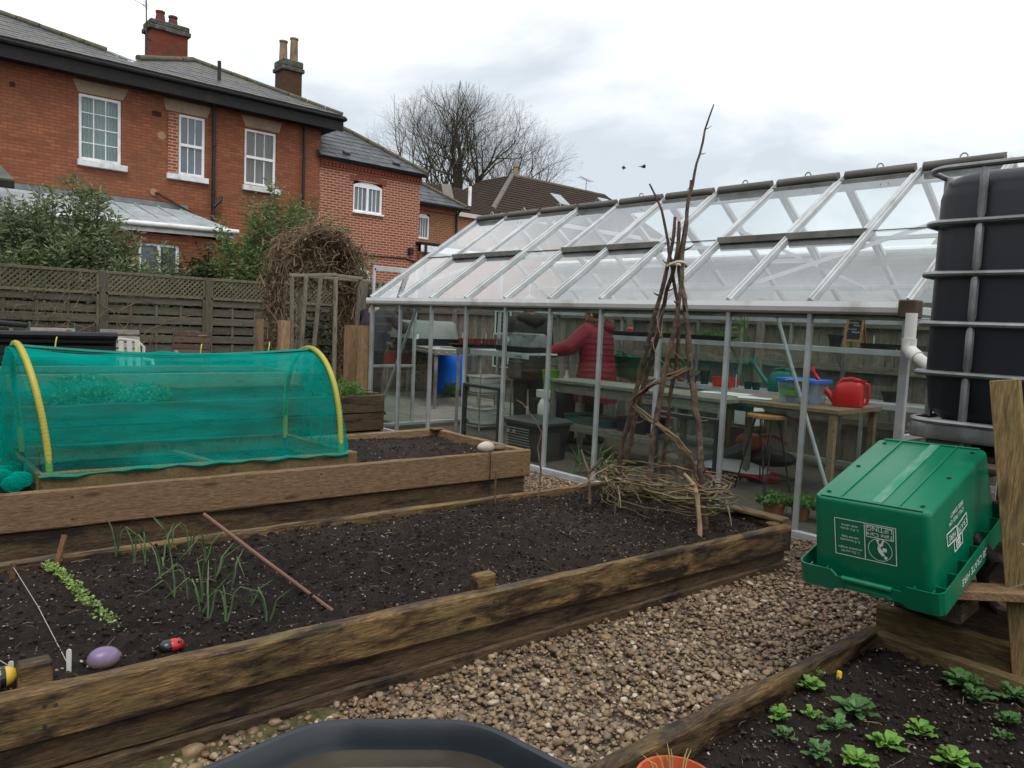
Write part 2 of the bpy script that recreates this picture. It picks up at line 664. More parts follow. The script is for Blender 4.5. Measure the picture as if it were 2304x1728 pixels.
def leaves(P, D, L, W, fold=0.3):
    """P base points, D directions (n,3), L lengths, W widths -> verts, tris"""
    n = len(P)
    D = D / np.maximum(1e-6, np.linalg.norm(D, axis=1))[:, None]
    a = RNG.normal(size=(n, 3))
    S = np.cross(D, a); S /= np.maximum(1e-6, np.linalg.norm(S, axis=1))[:, None]
    N = np.cross(S, D)
    L = np.asarray(L).reshape(-1, 1) * np.ones((n, 1)); W = np.asarray(W).reshape(-1, 1) * np.ones((n, 1))
    mid = P + D * L * 0.45
    v = np.stack([P, mid + S * W * .5 + N * W * fold, P + D * L - N * L * .12, mid - S * W * .5 + N * W * fold], 1).reshape(-1, 3)
    k = np.arange(n)[:, None] * 4
    f = np.concatenate([k + np.array([0, 1, 2]), k + np.array([0, 2, 3])], 1).reshape(-1, 3)
    return v, f

def ico():
    t = (1 + 5 ** .5) / 2
    v = [(-1, t, 0), (1, t, 0), (-1, -t, 0), (1, -t, 0), (0, -1, t), (0, 1, t), (0, -1, -t), (0, 1, -t), (t, 0, -1), (t, 0, 1), (-t, 0, -1), (-t, 0, 1)]
    f = [(0, 11, 5), (0, 5, 1), (0, 1, 7), (0, 7, 10), (0, 10, 11), (1, 5, 9), (5, 11, 4), (11, 10, 2), (10, 7, 6), (7, 1, 8), (3, 9, 4), (3, 4, 2), (3, 2, 6), (3, 6, 8), (3, 8, 9), (4, 9, 5), (2, 4, 11), (6, 2, 10), (8, 6, 7), (9, 8, 1)]
    v = [np.array(p) / np.linalg.norm(p) for p in v]
    return v, f
def ico2():
    v, f = ico(); cache = {}; nf = []
    def mid(a, b):
        k = (min(a, b), max(a, b))
        if k not in cache:
            p = v[a] + v[b]; v.append(p / np.linalg.norm(p)); cache[k] = len(v) - 1
        return cache[k]
    for a, b, c in f:
        x, y, z = mid(a, b), mid(b, c), mid(c, a)
        nf += [(a, x, z), (b, y, x), (c, z, y), (x, y, z)]
    return np.array(v), np.array(nf)
ICO_V, ICO_F = ico(); ICO_V = np.array(ICO_V); ICO_F = np.array(ICO_F)
ICO2_V, ICO2_F = ico2()

def scatter(P, size, flat=0.6, base=(ICO2_V, ICO2_F), lump=0.18, tilt=0.5):
    """many pebbles at P (n,3) with diameters size (n) -> verts, tris"""
    bv, bf = base
    n = len(P)
    sc3 = size[:, None] * 0.5 * np.stack([RNG.uniform(.85, 1.35, n), RNG.uniform(.7, 1.0, n), RNG.uniform(flat * .75, flat * 1.25, n)], 1)
    lum = 1 + RNG.uniform(-lump, lump, (n, len(bv)))
    v = bv[None] * lum[:, :, None] * sc3[:, None, :]
    az = RNG.uniform(0, 2 * np.pi, n); tx = RNG.normal(0, tilt, n)
    cx, sx = np.cos(tx), np.sin(tx)
    y = v[:, :, 1] * cx[:, None] - v[:, :, 2] * sx[:, None]
    z = v[:, :, 1] * sx[:, None] + v[:, :, 2] * cx[:, None]
    x = v[:, :, 0]
    ca, sa = np.cos(az)[:, None], np.sin(az)[:, None]
    w = np.stack([x * ca - y * sa, x * sa + y * ca, z], 2) + P[:, None, :]
    f = bf[None] + (np.arange(n) * len(bv))[:, None, None]
    return w.reshape(-1, 3), f.reshape(-1, 3)
# ------------------------------------------------------------------ material library
ALU = M('aluminium', (0.50, 0.52, 0.53), 0.4, 0.12, 5, 0.05, 60, 0.5, 0.25, dirt=(0.36, 0.36, 0.34), dirt_amt=0.35)
ALU_P = M('dull aluminium post', (0.40, 0.42, 0.43), 0.42, 0.12, 5, 0.05, 60, 0.5, 0.3, dirt=(0.25, 0.26, 0.25), dirt_amt=0.35)
ALU_D = M('weathered aluminium', (0.34, 0.35, 0.34), 0.5, 0.2, 5, 0.08, 60, 0.5, 0.2, dirt=(0.14, 0.14, 0.11), dirt_amt=0.6)
GUT = M('white gutter plastic', (0.72, 0.73, 0.73), 0.4, 0.06, 5, 0.03, dirt=(0.45, 0.44, 0.40), dirt_amt=0.3)
UPVC = M('white window plastic', (0.80, 0.81, 0.82), 0.35, 0.04, 4, 0.0, dirt=(0.5, 0.5, 0.47), dirt_amt=0.25)
BLACKP = M('black pipe paint', (0.018, 0.018, 0.02), 0.45, 0.3, 6, 0.1)
FASCIA = M('black painted timber', (0.009, 0.008, 0.008), 0.6, 0.4, 6, 0.2, dirt=(0.03, 0.02, 0.015), dirt_amt=0.2)
STONE = M('buff stone', (0.36, 0.27, 0.185), 0.85, 0.14, 3, 0.3, 60, dirt=(0.2, 0.15, 0.1), dirt_amt=0.4)
SILLM = M('painted stone sill', (0.66, 0.68, 0.70), 0.6, 0.08, 4, 0.1, dirt=(0.35, 0.33, 0.3), dirt_amt=0.35)
BRICK_A = brick_mat('orange red brick', (0.33, 0.108, 0.052), (0.24, 0.075, 0.038), (0.13, 0.075, 0.05), (0.34, 0.14, 0.075), 0.010, (0.15, 0.065, 0.042))
BRICK_B = brick_mat('red brick with pale mortar', (0.30, 0.088, 0.055), (0.21, 0.062, 0.042), (0.44, 0.26, 0.185), (0.33, 0.125, 0.085), 0.015, (0.37, 0.22, 0.15))
BRICK_C = brick_mat('chimney brick', (0.21, 0.05, 0.028), (0.15, 0.035, 0.022), (0.10, 0.05, 0.035), (0.17, 0.05, 0.03), 0.010, (0.07, 0.05, 0.03))
BRICK_D = brick_mat('brown brick', (0.30, 0.12, 0.06), (0.22, 0.085, 0.045), (0.34, 0.2, 0.13), (0.30, 0.13, 0.07), 0.012)
BRICK_E = brick_mat('sooty brown brick', (0.11, 0.04, 0.026), (0.085, 0.035, 0.025), (0.06, 0.045, 0.03), (0.06, 0.055, 0.03), 0.010, (0.045, 0.04, 0.022))
SLATE = M('roof slate', (0.085, 0.088, 0.092), 0.5, 0.35, 7, 0.3, 40, 0.35, dirt=(0.13, 0.125, 0.095), dirt_amt=0.45, dirt_scale=2.0)
SLATE2 = M('blue grey slate', (0.075, 0.08, 0.088), 0.42, 0.35, 4, 0.25, 40, 0.4, dirt=(0.03, 0.03, 0.03), dirt_amt=0.4, dirt_scale=1.5)
MOSSR = M('mossy ridge tile', (0.105, 0.095, 0.078), 0.9, 0.4, 9, 0.5, 40, dirt=(0.11, 0.105, 0.045), dirt_amt=0.4, dirt_scale=5)
MOSSCAP = M('weathered chimney cap', (0.055, 0.058, 0.047), 0.9, 0.45, 8, 0.6, 30, dirt=(0.15, 0.15, 0.13), dirt_amt=0.4, dirt_scale=6)
TERRA = M('terracotta', (0.34, 0.11, 0.055), 0.75, 0.2, 6, 0.15, dirt=(0.2, 0.09, 0.06), dirt_amt=0.4)
POTRED = M('red chimney pot', (0.13, 0.035, 0.028), 0.8, 0.3, 8, 0.2, dirt=(0.05, 0.04, 0.035), dirt_amt=0.5)
POTBUFF = M('buff chimney pot', (0.33, 0.24, 0.15), 0.85, 0.25, 4, 0.2, dirt=(0.10, 0.08, 0.055), dirt_amt=0.6)
PLASPOT = M('brown plastic pot', (0.20, 0.05, 0.03), 0.45, 0.1, 5, 0.0)
PANTILE = M('brown pantile', (0.042, 0.028, 0.022), 0.85, 0.35, 8, 0.3, 30, spec=0.15, dirt=(0.05, 0.042, 0.022), dirt_amt=0.35, dirt_scale=1.2)
GLASSW = M('dark window glass', (0.10, 0.13, 0.155), 0.06, 0.25, 1.2, 0.0, spec=0.6)
CURT = M('net curtain', (0.42, 0.49, 0.47), 0.9, 0.08, 3, 0.0)
CURT2 = M('pinkish curtain', (0.30, 0.24, 0.235), 0.9, 0.1, 3, 0.0)
GLASSC = glass_mat('window glass', (0.85, 0.9, 0.9), 0.02, fres=1.3)
GLASSR = glass_mat('greenhouse roof glass', (0.96, 0.98, 0.98), 0.036, (0.74, 0.80, 0.83), fres=2.0, add=0.0)
GLASSR2 = glass_mat('far roof glass', (0.955, 0.975, 0.975), 0.018, (0.7, 0.76, 0.8), fres=1.3, add=0.0)
GLASSG = glass_mat('greenhouse wall glass', (0.91, 0.95, 0.93), 0.010, (0.42, 0.46, 0.42), fres=1.25, add=0.0)
WCREAM = M('cream render', (0.52, 0.47, 0.36), 0.9, 0.1, 2, 0.15, dirt=(0.3, 0.27, 0.2), dirt_amt=0.4)
ROOFW = M('grey white roofing sheet', (0.42, 0.47, 0.50), 0.45, 0.12, 2, 0.05, dirt=(0.25, 0.28, 0.28), dirt_amt=0.5)

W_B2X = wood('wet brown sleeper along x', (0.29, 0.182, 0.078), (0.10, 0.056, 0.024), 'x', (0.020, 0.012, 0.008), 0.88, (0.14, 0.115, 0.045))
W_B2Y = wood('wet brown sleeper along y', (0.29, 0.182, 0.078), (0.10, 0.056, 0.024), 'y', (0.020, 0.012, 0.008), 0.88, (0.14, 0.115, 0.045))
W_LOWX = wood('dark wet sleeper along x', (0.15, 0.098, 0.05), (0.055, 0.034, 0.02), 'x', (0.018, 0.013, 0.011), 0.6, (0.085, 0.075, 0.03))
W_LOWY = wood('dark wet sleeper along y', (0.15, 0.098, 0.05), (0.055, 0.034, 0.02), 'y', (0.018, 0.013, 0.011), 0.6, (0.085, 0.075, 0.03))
W_B1X = wood('tan board along x', (0.33, 0.215, 0.122), (0.215, 0.13, 0.068), 'x', (0.14, 0.075, 0.038), 0.22)
W_B1Y = wood('tan board along y', (0.34, 0.21, 0.11), (0.2, 0.115, 0.055), 'y', (0.10, 0.06, 0.032), 0.3)
W_POST = wood('pale sawn post', (0.36, 0.235, 0.135), (0.24, 0.145, 0.075), 'z', (0.16, 0.10, 0.06), 0.35)
W_GREYX = wood('weathered fence slat', (0.165, 0.148, 0.118), (0.085, 0.075, 0.058), 'x', (0.06, 0.055, 0.04), 0.4, (0.10, 0.10, 0.055), var_obj=0.18)
W_GREYZ = wood('weathered fence post', (0.19, 0.17, 0.13), (0.10, 0.09, 0.068), 'z', (0.07, 0.06, 0.045), 0.4, (0.10, 0.10, 0.055))
W_LAT = wood('weathered lattice', (0.20, 0.175, 0.115), (0.11, 0.095, 0.06), 'z', (0.08, 0.07, 0.045), 0.4, (0.11, 0.105, 0.05))
W_BOARDZ = wood('feather edge fence board', (0.31, 0.26, 0.205), (0.175, 0.145, 0.115), 'z', (0.10, 0.085, 0.065), 0.45, var_obj=0.2)
W_FRAMEZ = wood('grey batten', (0.29, 0.26, 0.20), (0.19, 0.165, 0.125), 'z', (0.09, 0.08, 0.055), 0.4)
W_BENCH = wood('workbench timber', (0.30, 0.215, 0.14), (0.17, 0.115, 0.07), 'y', (0.1, 0.07, 0.05), 0.35)
W_BENCHG = wood('grey staging timber', (0.29, 0.28, 0.235), (0.18, 0.175, 0.145), 'y', (0.12, 0.115, 0.09), 0.3)
W_ALGZ = wood('green stained plank', (0.30, 0.205, 0.095), (0.165, 0.105, 0.045), 'z', (0.09, 0.055, 0.03), 0.35, (0.19, 0.165, 0.055))
W_ALGY = wood('green stained board', (0.27, 0.19, 0.085), (0.13, 0.085, 0.04), 'y', (0.06, 0.04, 0.025), 0.4, (0.15, 0.13, 0.05))

# ------------------------------------------------------------------ ground
def ground_mat():
    t = NT('bare ground')
    v = t.coords((1, 1, 1), False)
    f = t.noise(v, 0.8, 8.0, 0.65)
    c = t.ramp(f, [(0.3, (0.045, 0.035, 0.026)), (0.5, (0.085, 0.065, 0.045)), (0.75, (0.10, 0.09, 0.05))])
    return t.finish(t.bsdf(c, 0.95, 0.2, 0.0, t.bump(t.noise(v, 30, 6), 0.5, 0.02)))
mb = MB().poly([(-180, -120, 0), (220, -120, 0), (220, 260, 0), (-180, 260, 0)])
struct('ground', mb, ground_mat())

# bed outlines: near and far edges as functions of x
def b2n(x): return 2.40 - 0.036 * x
def b2f(x): return 3.77 - 0.040 * x
def b2z(x): return 0.335 - 0.015 * x
def b1n(x): return 4.60 - 0.064 * x

def gravel_area(x, y):
    """True where pebbles lie"""
    if x < -0.4 or x > 4.79 or y < -0.6 or y > 7.4: return False
    if b2n(x) - 0.035 < y < b2f(x) + 0.03 and x < 4.25: return False
    if b1n(x) - 0.03 < y < 5.6 and x < 4.03: return False
    if y > 5.75 and x < 4.33: return False
    if x > 1.14 and x < 3.06 and y < 1.225: return False
    if x >= 3.06 and y < 1.25: return False
    if math.hypot(x - .81, y - 1.27) < 0.45: return False
    return True

mb = MB()
GX = np.arange(-0.4, 4.82, 0.06); GY = np.arange(-0.6, 7.5, 0.06)
vs = [(x, y, 0.012 + 0.010 * mnoise.noise(V((x * 2.2, y * 2.2, 3)))) for y in GY for x in GX]
fs = []
for j in range(len(GY) - 1):
    for i in range(len(GX) - 1):
        a = j * len(GX) + i
        fs.append((a, a + 1, a + 1 + len(GX), a + len(GX)))
mb.add(vs, fs)
struct('gravel_path', mb, M('gravel bed', (0.11, 0.085, 0.062), 0.9, 0.5, 45, 0.9, 60, col2=(0.22, 0.17, 0.125)), smooth=True)

pts, sz = [], []
def put(n, x0, x1, y0, y1, lo, hi):
    k = 0
    while k < n:
        x, y = random.uniform(x0, x1), random.uniform(y0, y1)
        k += 1
        if not gravel_area(x, y): continue
        d = lo + (hi - lo) * random.random() ** 2.2
        if random.random() < 0.03: d *= 1.7
        z = 0.012 + 0.020 * random.random() + 0.3 * d + 0.016 * mnoise.noise(V((x * 2.2, y * 2.2, 3)))
        edge = y > b2n(x) - 0.2 and y < b2n(x)
        pts.append((x, y, z)); sz.append(d)
put(18500, 0.7, 3.9, 1.2, 2.4, 0.009, 0.032)
put(800, -0.2, 1.3, 1.5, 2.4, 0.014, 0.045)
put(900, 0.9, 2.1, 0.1, 1.35, 0.012, 0.034)
pv, pf = scatter(np.array(pts), np.array(sz), 0.58, lump=0.19)
nA = len(pv)
pts, sz = [], []
put(10500, 3.8, 4.8, 1.3, 4.9, 0.009, 0.032)
put(900, 4.0, 4.8, 4.3, 7.3, 0.02, 0.045)
pv2, pf2 = scatter(np.array(pts), np.array(sz), 0.60, (ICO_V, ICO_F), 0.12)
gm = np_mesh('gravel', np.concatenate([pv, pv2]), np.concatenate([pf, pf2 + nA]), 3, smooth=True)
g = mesh_obj('gravel', gm, island_mat('river gravel', [(0.0, (0.241, 0.145, 0.075)), (0.12, (0.171, 0.132, 0.095)), (0.26, (0.332, 0.235, 0.136)), (0.38, (0.126, 0.099, 0.077)), (0.50, (0.292, 0.188, 0.099)), (0.61, (0.085, 0.064, 0.050)), (0.72, (0.403, 0.310, 0.200)), (0.82, (0.201, 0.109, 0.064)), (0.91, (0.363, 0.264, 0.154)), (1.0, (0.584, 0.499, 0.390))], 0.45, 0.35, 70, 0.42), kind='stuff')
g['label'] = 'loose brown and buff river gravel on the path'

# moss by the near bed and dirty sand
mb = MB()
for i in range(26):
    x = 0.35 + i * 0.035
    y = b2n(x) - 0.055 - 0.015 * random.random()
    mb.ball((x, y, 0.012), 0.05 + 0.02 * random.random(), 8, 5, (1.3, 1, 0.42))
o = struct('moss', mb, M('moss', (0.07, 0.066, 0.026), 0.95, 0.4, 30, 0.9, 90, col2=(0.12, 0.105, 0.045)), kind='stuff', smooth=True, label='low olive moss along the foot of the raised bed')

# ------------------------------------------------------------------ soil
def soil_mat():
    t = NT('dark compost')
    v = t.coords((1, 1, 1), False)
    f = t.noise(v, 6.0, 9.0, 0.7)
    c = t.ramp(f, [(0.28, (0.006, 0.0045, 0.004)), (0.5, (0.015, 0.0105, 0.008)), (0.72, (0.032, 0.021, 0.015))])
    pat = t.noise(v, 1.3, 6.0, 0.6)
    c = t.mix(t.maprange(pat, 0.45, 0.68, 0.0, 0.7), c, (0.040, 0.028, 0.020))
    sp = t.noise(v, 140.0, 2.0, 0.5)
    c = t.mix(t.maprange(sp, 0.66, 0.74, 0.0, 0.35), c, (0.12, 0.085, 0.06))
    fib = t.noise(t.coords((1, 1, 1), False), 55.0, 8.0, 0.7, 1.5)
    n1 = t.bump(fib, 0.9, 0.02)
    n2 = t.bump(t.noise(v, 190.0, 4.0, 0.6), 0.7, 0.008, n1)
    return t.finish(t.bsdf(c, t.maprange(f, 0.2, 0.8, 0.65, 0.95), 0.22, 0.0, n2))
SOIL = soil_mat()
CLOD = island_mat('soil crumbs', [(0.0, (0.006, 0.0045, 0.004)), (0.5, (0.015, 0.0105, 0.008)), (0.85, (0.028, 0.018, 0.013)), (1.0, (0.055, 0.030, 0.020))], 0.85, 0.2, 90, 0.3)
BITS = island_mat('grit and bark bits', [(0.0, (0.16, 0.085, 0.055)), (0.3, (0.28, 0.22, 0.165)), (0.6, (0.36, 0.32, 0.27)), (0.8, (0.16, 0.085, 0.055)), (1.0, (0.46, 0.43, 0.38))], 0.8, 0.2, 60, 0.25)

def soil_bed(parent, inside, x0, x1, y0, y1, zf, step, nclod, nbit, amp=0.02, clod=(0.003, 0.020), bit=(0.003, 0.013)):
    """soil sheet with crumbs and grit; parts of the bed"""
    xs = np.arange(x0, x1 + step * .5, step); ys = np.arange(y0, y1 + step * .5, step)
    vs = np.zeros((len(ys), len(xs), 3))
    for j, y in enumerate(ys):
        for i, x in enumerate(xs):
            p = V((x, y, 0))
            h = amp * mnoise.noise(p * 3.0) + amp * .8 * mnoise.noise(p * 9.0 + V((3, 1, 0))) + amp * .75 * mnoise.noise(p * 24.0) + amp * .5 * mnoise.noise(p * 55.0)
            xx, yy = inside(x, y)
            vs[j, i] = (xx, yy, zf(xx, yy) + h)
    n = len(xs)
    a = (np.arange(len(ys) - 1)[:, None] * n + np.arange(n - 1)[None]).ravel()
    f = np.stack([a, a + 1, a + 1 + n, a + n], 1)
    so = mesh_obj('soil', np_mesh('soil', vs.reshape(-1, 3), f, 4, ORG[parent], True), SOIL, parent)
    flat = vs.reshape(-1, 3)
    def spots(k):
        ix = RNG.integers(0, len(flat), k)
        P = flat[ix] + RNG.uniform(-step, step, (k, 3)) * np.array([1, 1, 0])
        return P
    P = spots(nclod); s = clod[0] + (clod[1] - clod[0]) * RNG.random(nclod) ** 3
    P[:, 2] += s * 0.22
    v, f = scatter(P, s, 0.8, (ICO_V, ICO_F), 0.3, 1.0)
    mesh_obj('soil_crumbs', np_mesh('soil_crumbs', v, f, 3, ORG[parent]), CLOD, parent, kind='stuff')
    P = spots(nbit); s = bit[0] + (bit[1] - bit[0]) * RNG.random(nbit) ** 2.5
    P[:, 2] += s * 0.35 + 0.002
    v, f = scatter(P, s, 0.5, (ICO_V, ICO_F), 0.25, 0.6)
    mesh_obj('grit', np_mesh('grit', v, f, 3, ORG[parent]), BITS, parent, kind='stuff')
    return so

# ------------------------------------------------------------------ raised bed with onions (nearest long bed)
bed2 = root('raised_bed', 'long weathered timber raised bed in the foreground holding onions, a cane and a stick wigwam', 'raised bed', (1.9, 2.95, 0))
XL, XR = -0.7, 4.22
def bd(name, pa, pb, w, h, mat, par, seed=0, segs=24, jit=0.004):
    return part(name, MB().plank(pa, pb, w, h, segs * 2, jit * 1.5, 0.008, seed), mat, par)
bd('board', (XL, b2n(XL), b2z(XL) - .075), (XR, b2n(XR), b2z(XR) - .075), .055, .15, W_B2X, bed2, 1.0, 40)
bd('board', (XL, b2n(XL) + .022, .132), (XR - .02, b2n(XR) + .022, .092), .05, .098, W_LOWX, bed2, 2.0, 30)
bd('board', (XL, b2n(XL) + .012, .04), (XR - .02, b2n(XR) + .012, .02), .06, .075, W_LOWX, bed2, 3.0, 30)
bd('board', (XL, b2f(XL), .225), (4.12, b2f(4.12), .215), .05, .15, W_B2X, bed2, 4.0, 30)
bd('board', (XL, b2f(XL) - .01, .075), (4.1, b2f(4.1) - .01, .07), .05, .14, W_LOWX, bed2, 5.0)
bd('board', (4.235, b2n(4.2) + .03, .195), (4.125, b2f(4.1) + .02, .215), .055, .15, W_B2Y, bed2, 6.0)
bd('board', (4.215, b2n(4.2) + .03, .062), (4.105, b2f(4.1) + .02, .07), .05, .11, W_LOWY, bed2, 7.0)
part('corner_cap', MB().plank((4.235, 2.27, .288), (4.205, 2.62, .300), .10, .022, 8, .003, .005, 3), W_ALGY, bed2)
part('corner_post', MB().box((4.16, 2.31, .14), (.07, .07, .28), None, .006), W_B2X, bed2)
part('corner_post', MB().box((1.98, 2.375, .20), (.095, .055, .32), None, .006), W_B2X, bed2, label='square post top standing above the soil')
part('corner_post', MB().box((0.39, 2.445, .215), (.085, .055, .34), None, .006), W_B2X, bed2, label='square post top standing above the soil')
def in2(x, y):
    k = (y - 2.3) / 1.5
    return x, b2n(x) + .025 + k * (b2f(x) - b2n(x) - .05)
soil_bed(bed2, in2, -0.6, 4.19, 2.3, 3.8, lambda x, y: 0.298 - 0.013 * x + 0.010 * math.sin(y * 3 + x) - 0.02 * max(0, min(1, (y - 3.3) / .4)), 0.02, 15000, 3200, 0.027)

# ------------------------------------------------------------------ bed with the netted tunnel
bed1 = root('raised_bed', 'tan boarded raised bed carrying the green netted tunnel', 'raised bed', (2.0, 5.0, 0))
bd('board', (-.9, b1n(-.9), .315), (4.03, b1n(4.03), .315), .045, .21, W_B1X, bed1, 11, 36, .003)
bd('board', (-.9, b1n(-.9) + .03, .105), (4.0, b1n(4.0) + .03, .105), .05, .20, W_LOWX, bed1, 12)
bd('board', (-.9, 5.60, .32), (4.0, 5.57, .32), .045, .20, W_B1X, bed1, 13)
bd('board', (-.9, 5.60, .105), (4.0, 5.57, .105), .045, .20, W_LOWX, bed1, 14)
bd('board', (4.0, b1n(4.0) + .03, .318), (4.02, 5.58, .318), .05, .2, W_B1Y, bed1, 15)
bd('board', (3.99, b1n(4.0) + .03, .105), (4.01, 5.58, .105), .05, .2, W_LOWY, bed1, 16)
part('corner_cap', MB().box((3.99, 5.52, .425), (.12, .09, .012), None, .004), W_ALGY, bed1)
def in1(x, y):
    k = (y - 4.4) / 1.15
    return x, b1n(x) + .02 + k * (5.58 - b1n(x) - .04)
soil_bed(bed1, in1, -0.8, 3.98, 4.4, 5.55, lambda x, y: 0.365 + .01 * math.sin(x * 3 + y), 0.03, 5000, 1100)

# ------------------------------------------------------------------ beds behind
bed0 = root('raised_bed', 'dark raised bed behind the netted tunnel with parsley and a stout end', 'raised bed', (2.0, 7.6, 0))
for k, z in enumerate((.49, .30, .10)):
    bd('board', (-2.4, 6.96 + .005 * k, z), (4.3, 6.94 + .005 * k, z), .05, .185, W_LOWX if k else W_LOWX, bed0, 20 + k)
    bd('board', (4.29, 6.97, z), (4.27, 8.2, z), .05, .185, W_LOWY, bed0, 23 + k)
    bd('board', (-2.4, 8.22, z), (4.27, 8.2, z), .05, .185, W_LOWX, bed0, 26 + k)
part('corner_post', MB().box((4.245, 7.0, .3), (.06, .06, .6), None, .005), W_LOWX, bed0)
soil_bed(bed0, lambda x, y: (x, y), -2.3, 4.2, 7.0, 8.15, lambda x, y: 0.52, 0.05, 2200, 400)
bedc = root('raised_bed', 'farthest raised bed with a weathered pale top edge behind the parsley bed', 'raised bed', (2.0, 9.4, 0))
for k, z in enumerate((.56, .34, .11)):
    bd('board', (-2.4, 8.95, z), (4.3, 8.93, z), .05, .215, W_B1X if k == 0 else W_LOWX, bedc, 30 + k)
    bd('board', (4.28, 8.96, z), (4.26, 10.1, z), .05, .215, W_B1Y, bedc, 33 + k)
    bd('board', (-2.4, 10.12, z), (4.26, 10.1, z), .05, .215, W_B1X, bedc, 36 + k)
soil_bed(bedc, lambda x, y: (x, y), -2.3, 4.2, 9.0, 10.05, lambda x, y: 0.60, 0.06, 1200, 300)

# ------------------------------------------------------------------ right front bed with lettuces
bed3 = root('raised_bed', 'low raised bed with young salad plants at the right front', 'raised bed', (2.3, 0.7, 0))
bd('board', (1.12, 1.255, .14), (3.07, 1.235, .14), .055, .23, W_B2X, bed3, 41, 30, .006)
bd('board', (3.05, 1.24, .14), (3.03, -.5, .14), .05, .22, W_ALGY, bed3, 42)
bd('board', (3.135, 1.25, .235), (3.12, -.5, .235), .05, .19, W_ALGY, bed3, 43)
bd('board', (1.14, 1.22, .14), (1.14, -.5, .14), .05, .22, W_B2Y, bed3, 44)
soil_bed(bed3, lambda x, y: (x, y), 1.16, 3.02, -.45, 1.225, lambda x, y: 0.195 + .012 * math.sin(3 * x) - .03 * max(0, y - 1.15) / .08, 0.022, 11000, 1900)

SCREW = M('rusty screw head', (.05, .04, .035), .6, .3, 9, .1)
def screws(parent, pts):
    me = MB().lathe([(.0, -.004), (.0065, -.003), (.0065, .001), (0, .0015)], (0, 0, 0), 8).mesh('screw')
    for q in pts:
        piece('screw', me, parent, q, (R(90), 0, 0), None, SCREW)
screws(bed2, [(x, b2n(x) - .0285, b2z(x) - d) for x in (.40, 1.98, 3.2, 4.14) for d in (.045, .105)] + [(x + .012, b2n(x) - .0285, b2z(x) - .05) for x in (.415, 2.0)])
screws(bed1, [(x, b1n(x) - .0235, .315 + d) for x in (.9, 2.3, 3.95) for d in (-.06, .06)])

n_l = 90
P = np.array([(random.uniform(1.0, 4.7), random.uniform(1.25, 2.3), .055) for _ in range(n_l * 3)])
P = np.array([q for q in P if gravel_area(q[0], q[1])][:n_l])
v, f = leaves(P, RNG.normal(size=(len(P), 3)) * np.array([1, 1, .12]), RNG.uniform(.02, .05, len(P)), RNG.uniform(.012, .03, len(P)))
o = mesh_obj('leaf_litter', np_mesh('leaf_litter', v, f, 3), leaf_mat('dead leaf litter', (.07, .035, .02), (.13, .075, .04), (.2, .14, .08), .1), kind='stuff')
o['label'] = 'scattered dead leaf fragments on the gravel path'

STRAW = M('straw and root fibre', (.17, .12, .075), .9, .4, 12, 0, col2=(.3, .22, .14))
def fibres(parent, n, x0, x1, y0, y1, zf):
    mb = MB()
    for _ in range(n):
        x, y = random.uniform(x0, x1), random.uniform(y0, y1)
        a = random.uniform(0, 6.28); L = random.uniform(.015, .06)
        z = zf(x, y) + .012
        d = V((math.cos(a) * L, math.sin(a) * L, random.uniform(-.004, .008)))
        p = V((x, y, z))
        mb.tube([p, p + d * .5 + V((random.gauss(0, .003), random.gauss(0, .003), .003)), p + d], [.0011, .001, .0006], 3, cap=False)
    part('fibres', mb, STRAW, parent, kind='stuff')
fibres(bed2, 320, .3, 4.1, 2.42, 3.6, lambda x, y: .298 - .013 * x)
fibres(bed3, 160, 1.3, 2.98, .3, 1.2, lambda x, y: .197)
# ------------------------------------------------------------------ greenhouse
GXN, GXF, GRX = 4.83, 7.99, 6.41
GY0, GY1, BAY = 8.10, 1.90, 0.62
ZB, ZE, ZR = 0.06, 1.58, 2.735
gh = root('greenhouse', 'long aluminium framed glass greenhouse with pitched roof and vents', 'greenhouse', (GRX, 5.0, 0))
YS = [GY0 - BAY * i for i in range(11)]
# base kerb and rails
part('base_kerb', MB().box((GXN + .02, 5.0, .02), (.12, 6.3, .05), None, .006), M('concrete kerb', (0.24, 0.22, 0.19), 0.9, 0.25, 6, 0.4), gh)
part('base_kerb', MB().box((GXF - .02, 5.0, .02), (.12, 6.3, .05), None, .006), MATS['concrete kerb'], gh)
part('base_rail', MB().box((GXN, 5.0, .065), (.05, 6.2, .04), None, .004), ALU, gh)
part('base_rail', MB().box((GXF, 5.0, .065), (.05, 6.2, .04), None, .004), ALU, gh)
for y in (GY0, GY1):
    part('base_rail', MB().box((GRX, y, .065), (3.1, .05, .04), None, .004), ALU, gh)
# eaves: gutter near, eave bar far
mb = MB()
prof = [(-.045, .035), (-.05, .0), (-.04, -.03), (-.015, -.045), (.02, -.04), (.03, 0), (.03, .035), (.022, .035), (.02, 0), (.012, -.03), (-.015, -.036), (-.035, -.022), (-.042, .0), (-.037, .035)]
mb.loft([[(GXN - .01 + a, yy, ZE + .012 + b) for a, b in prof] for yy in (GY0 + .06, GY1 + .03)])
part('gutter', mb, GUT, gh, smooth=False)
part('eave_bar', MB().box((GXN + .03, 5.0, ZE - .045), (.035, 6.2, .04), None, .003), ALU_D, gh)
part('eave_bar', MB().box((GXF, 5.0, ZE), (.07, 6.2, .08), None, .006), ALU, gh)
part('purlin', MB().box((GXF - .45, 5.0, 1.90), (.03, 6.2, .04), None, .003), ALU, gh)
part('purlin', MB().box((GRX - .78, 5.0, 2.12), (.025, 6.1, .03), None, .003), ALU, gh)
bracket = M('rusty brown gutter bracket', (0.07, 0.045, 0.03), 0.7, 0.4, 9, 0.3)
part('gutter_end', MB().box((GXN - .01, GY1 - .01, ZE + .005), (.12, .10, .11), None, .008), bracket, gh)
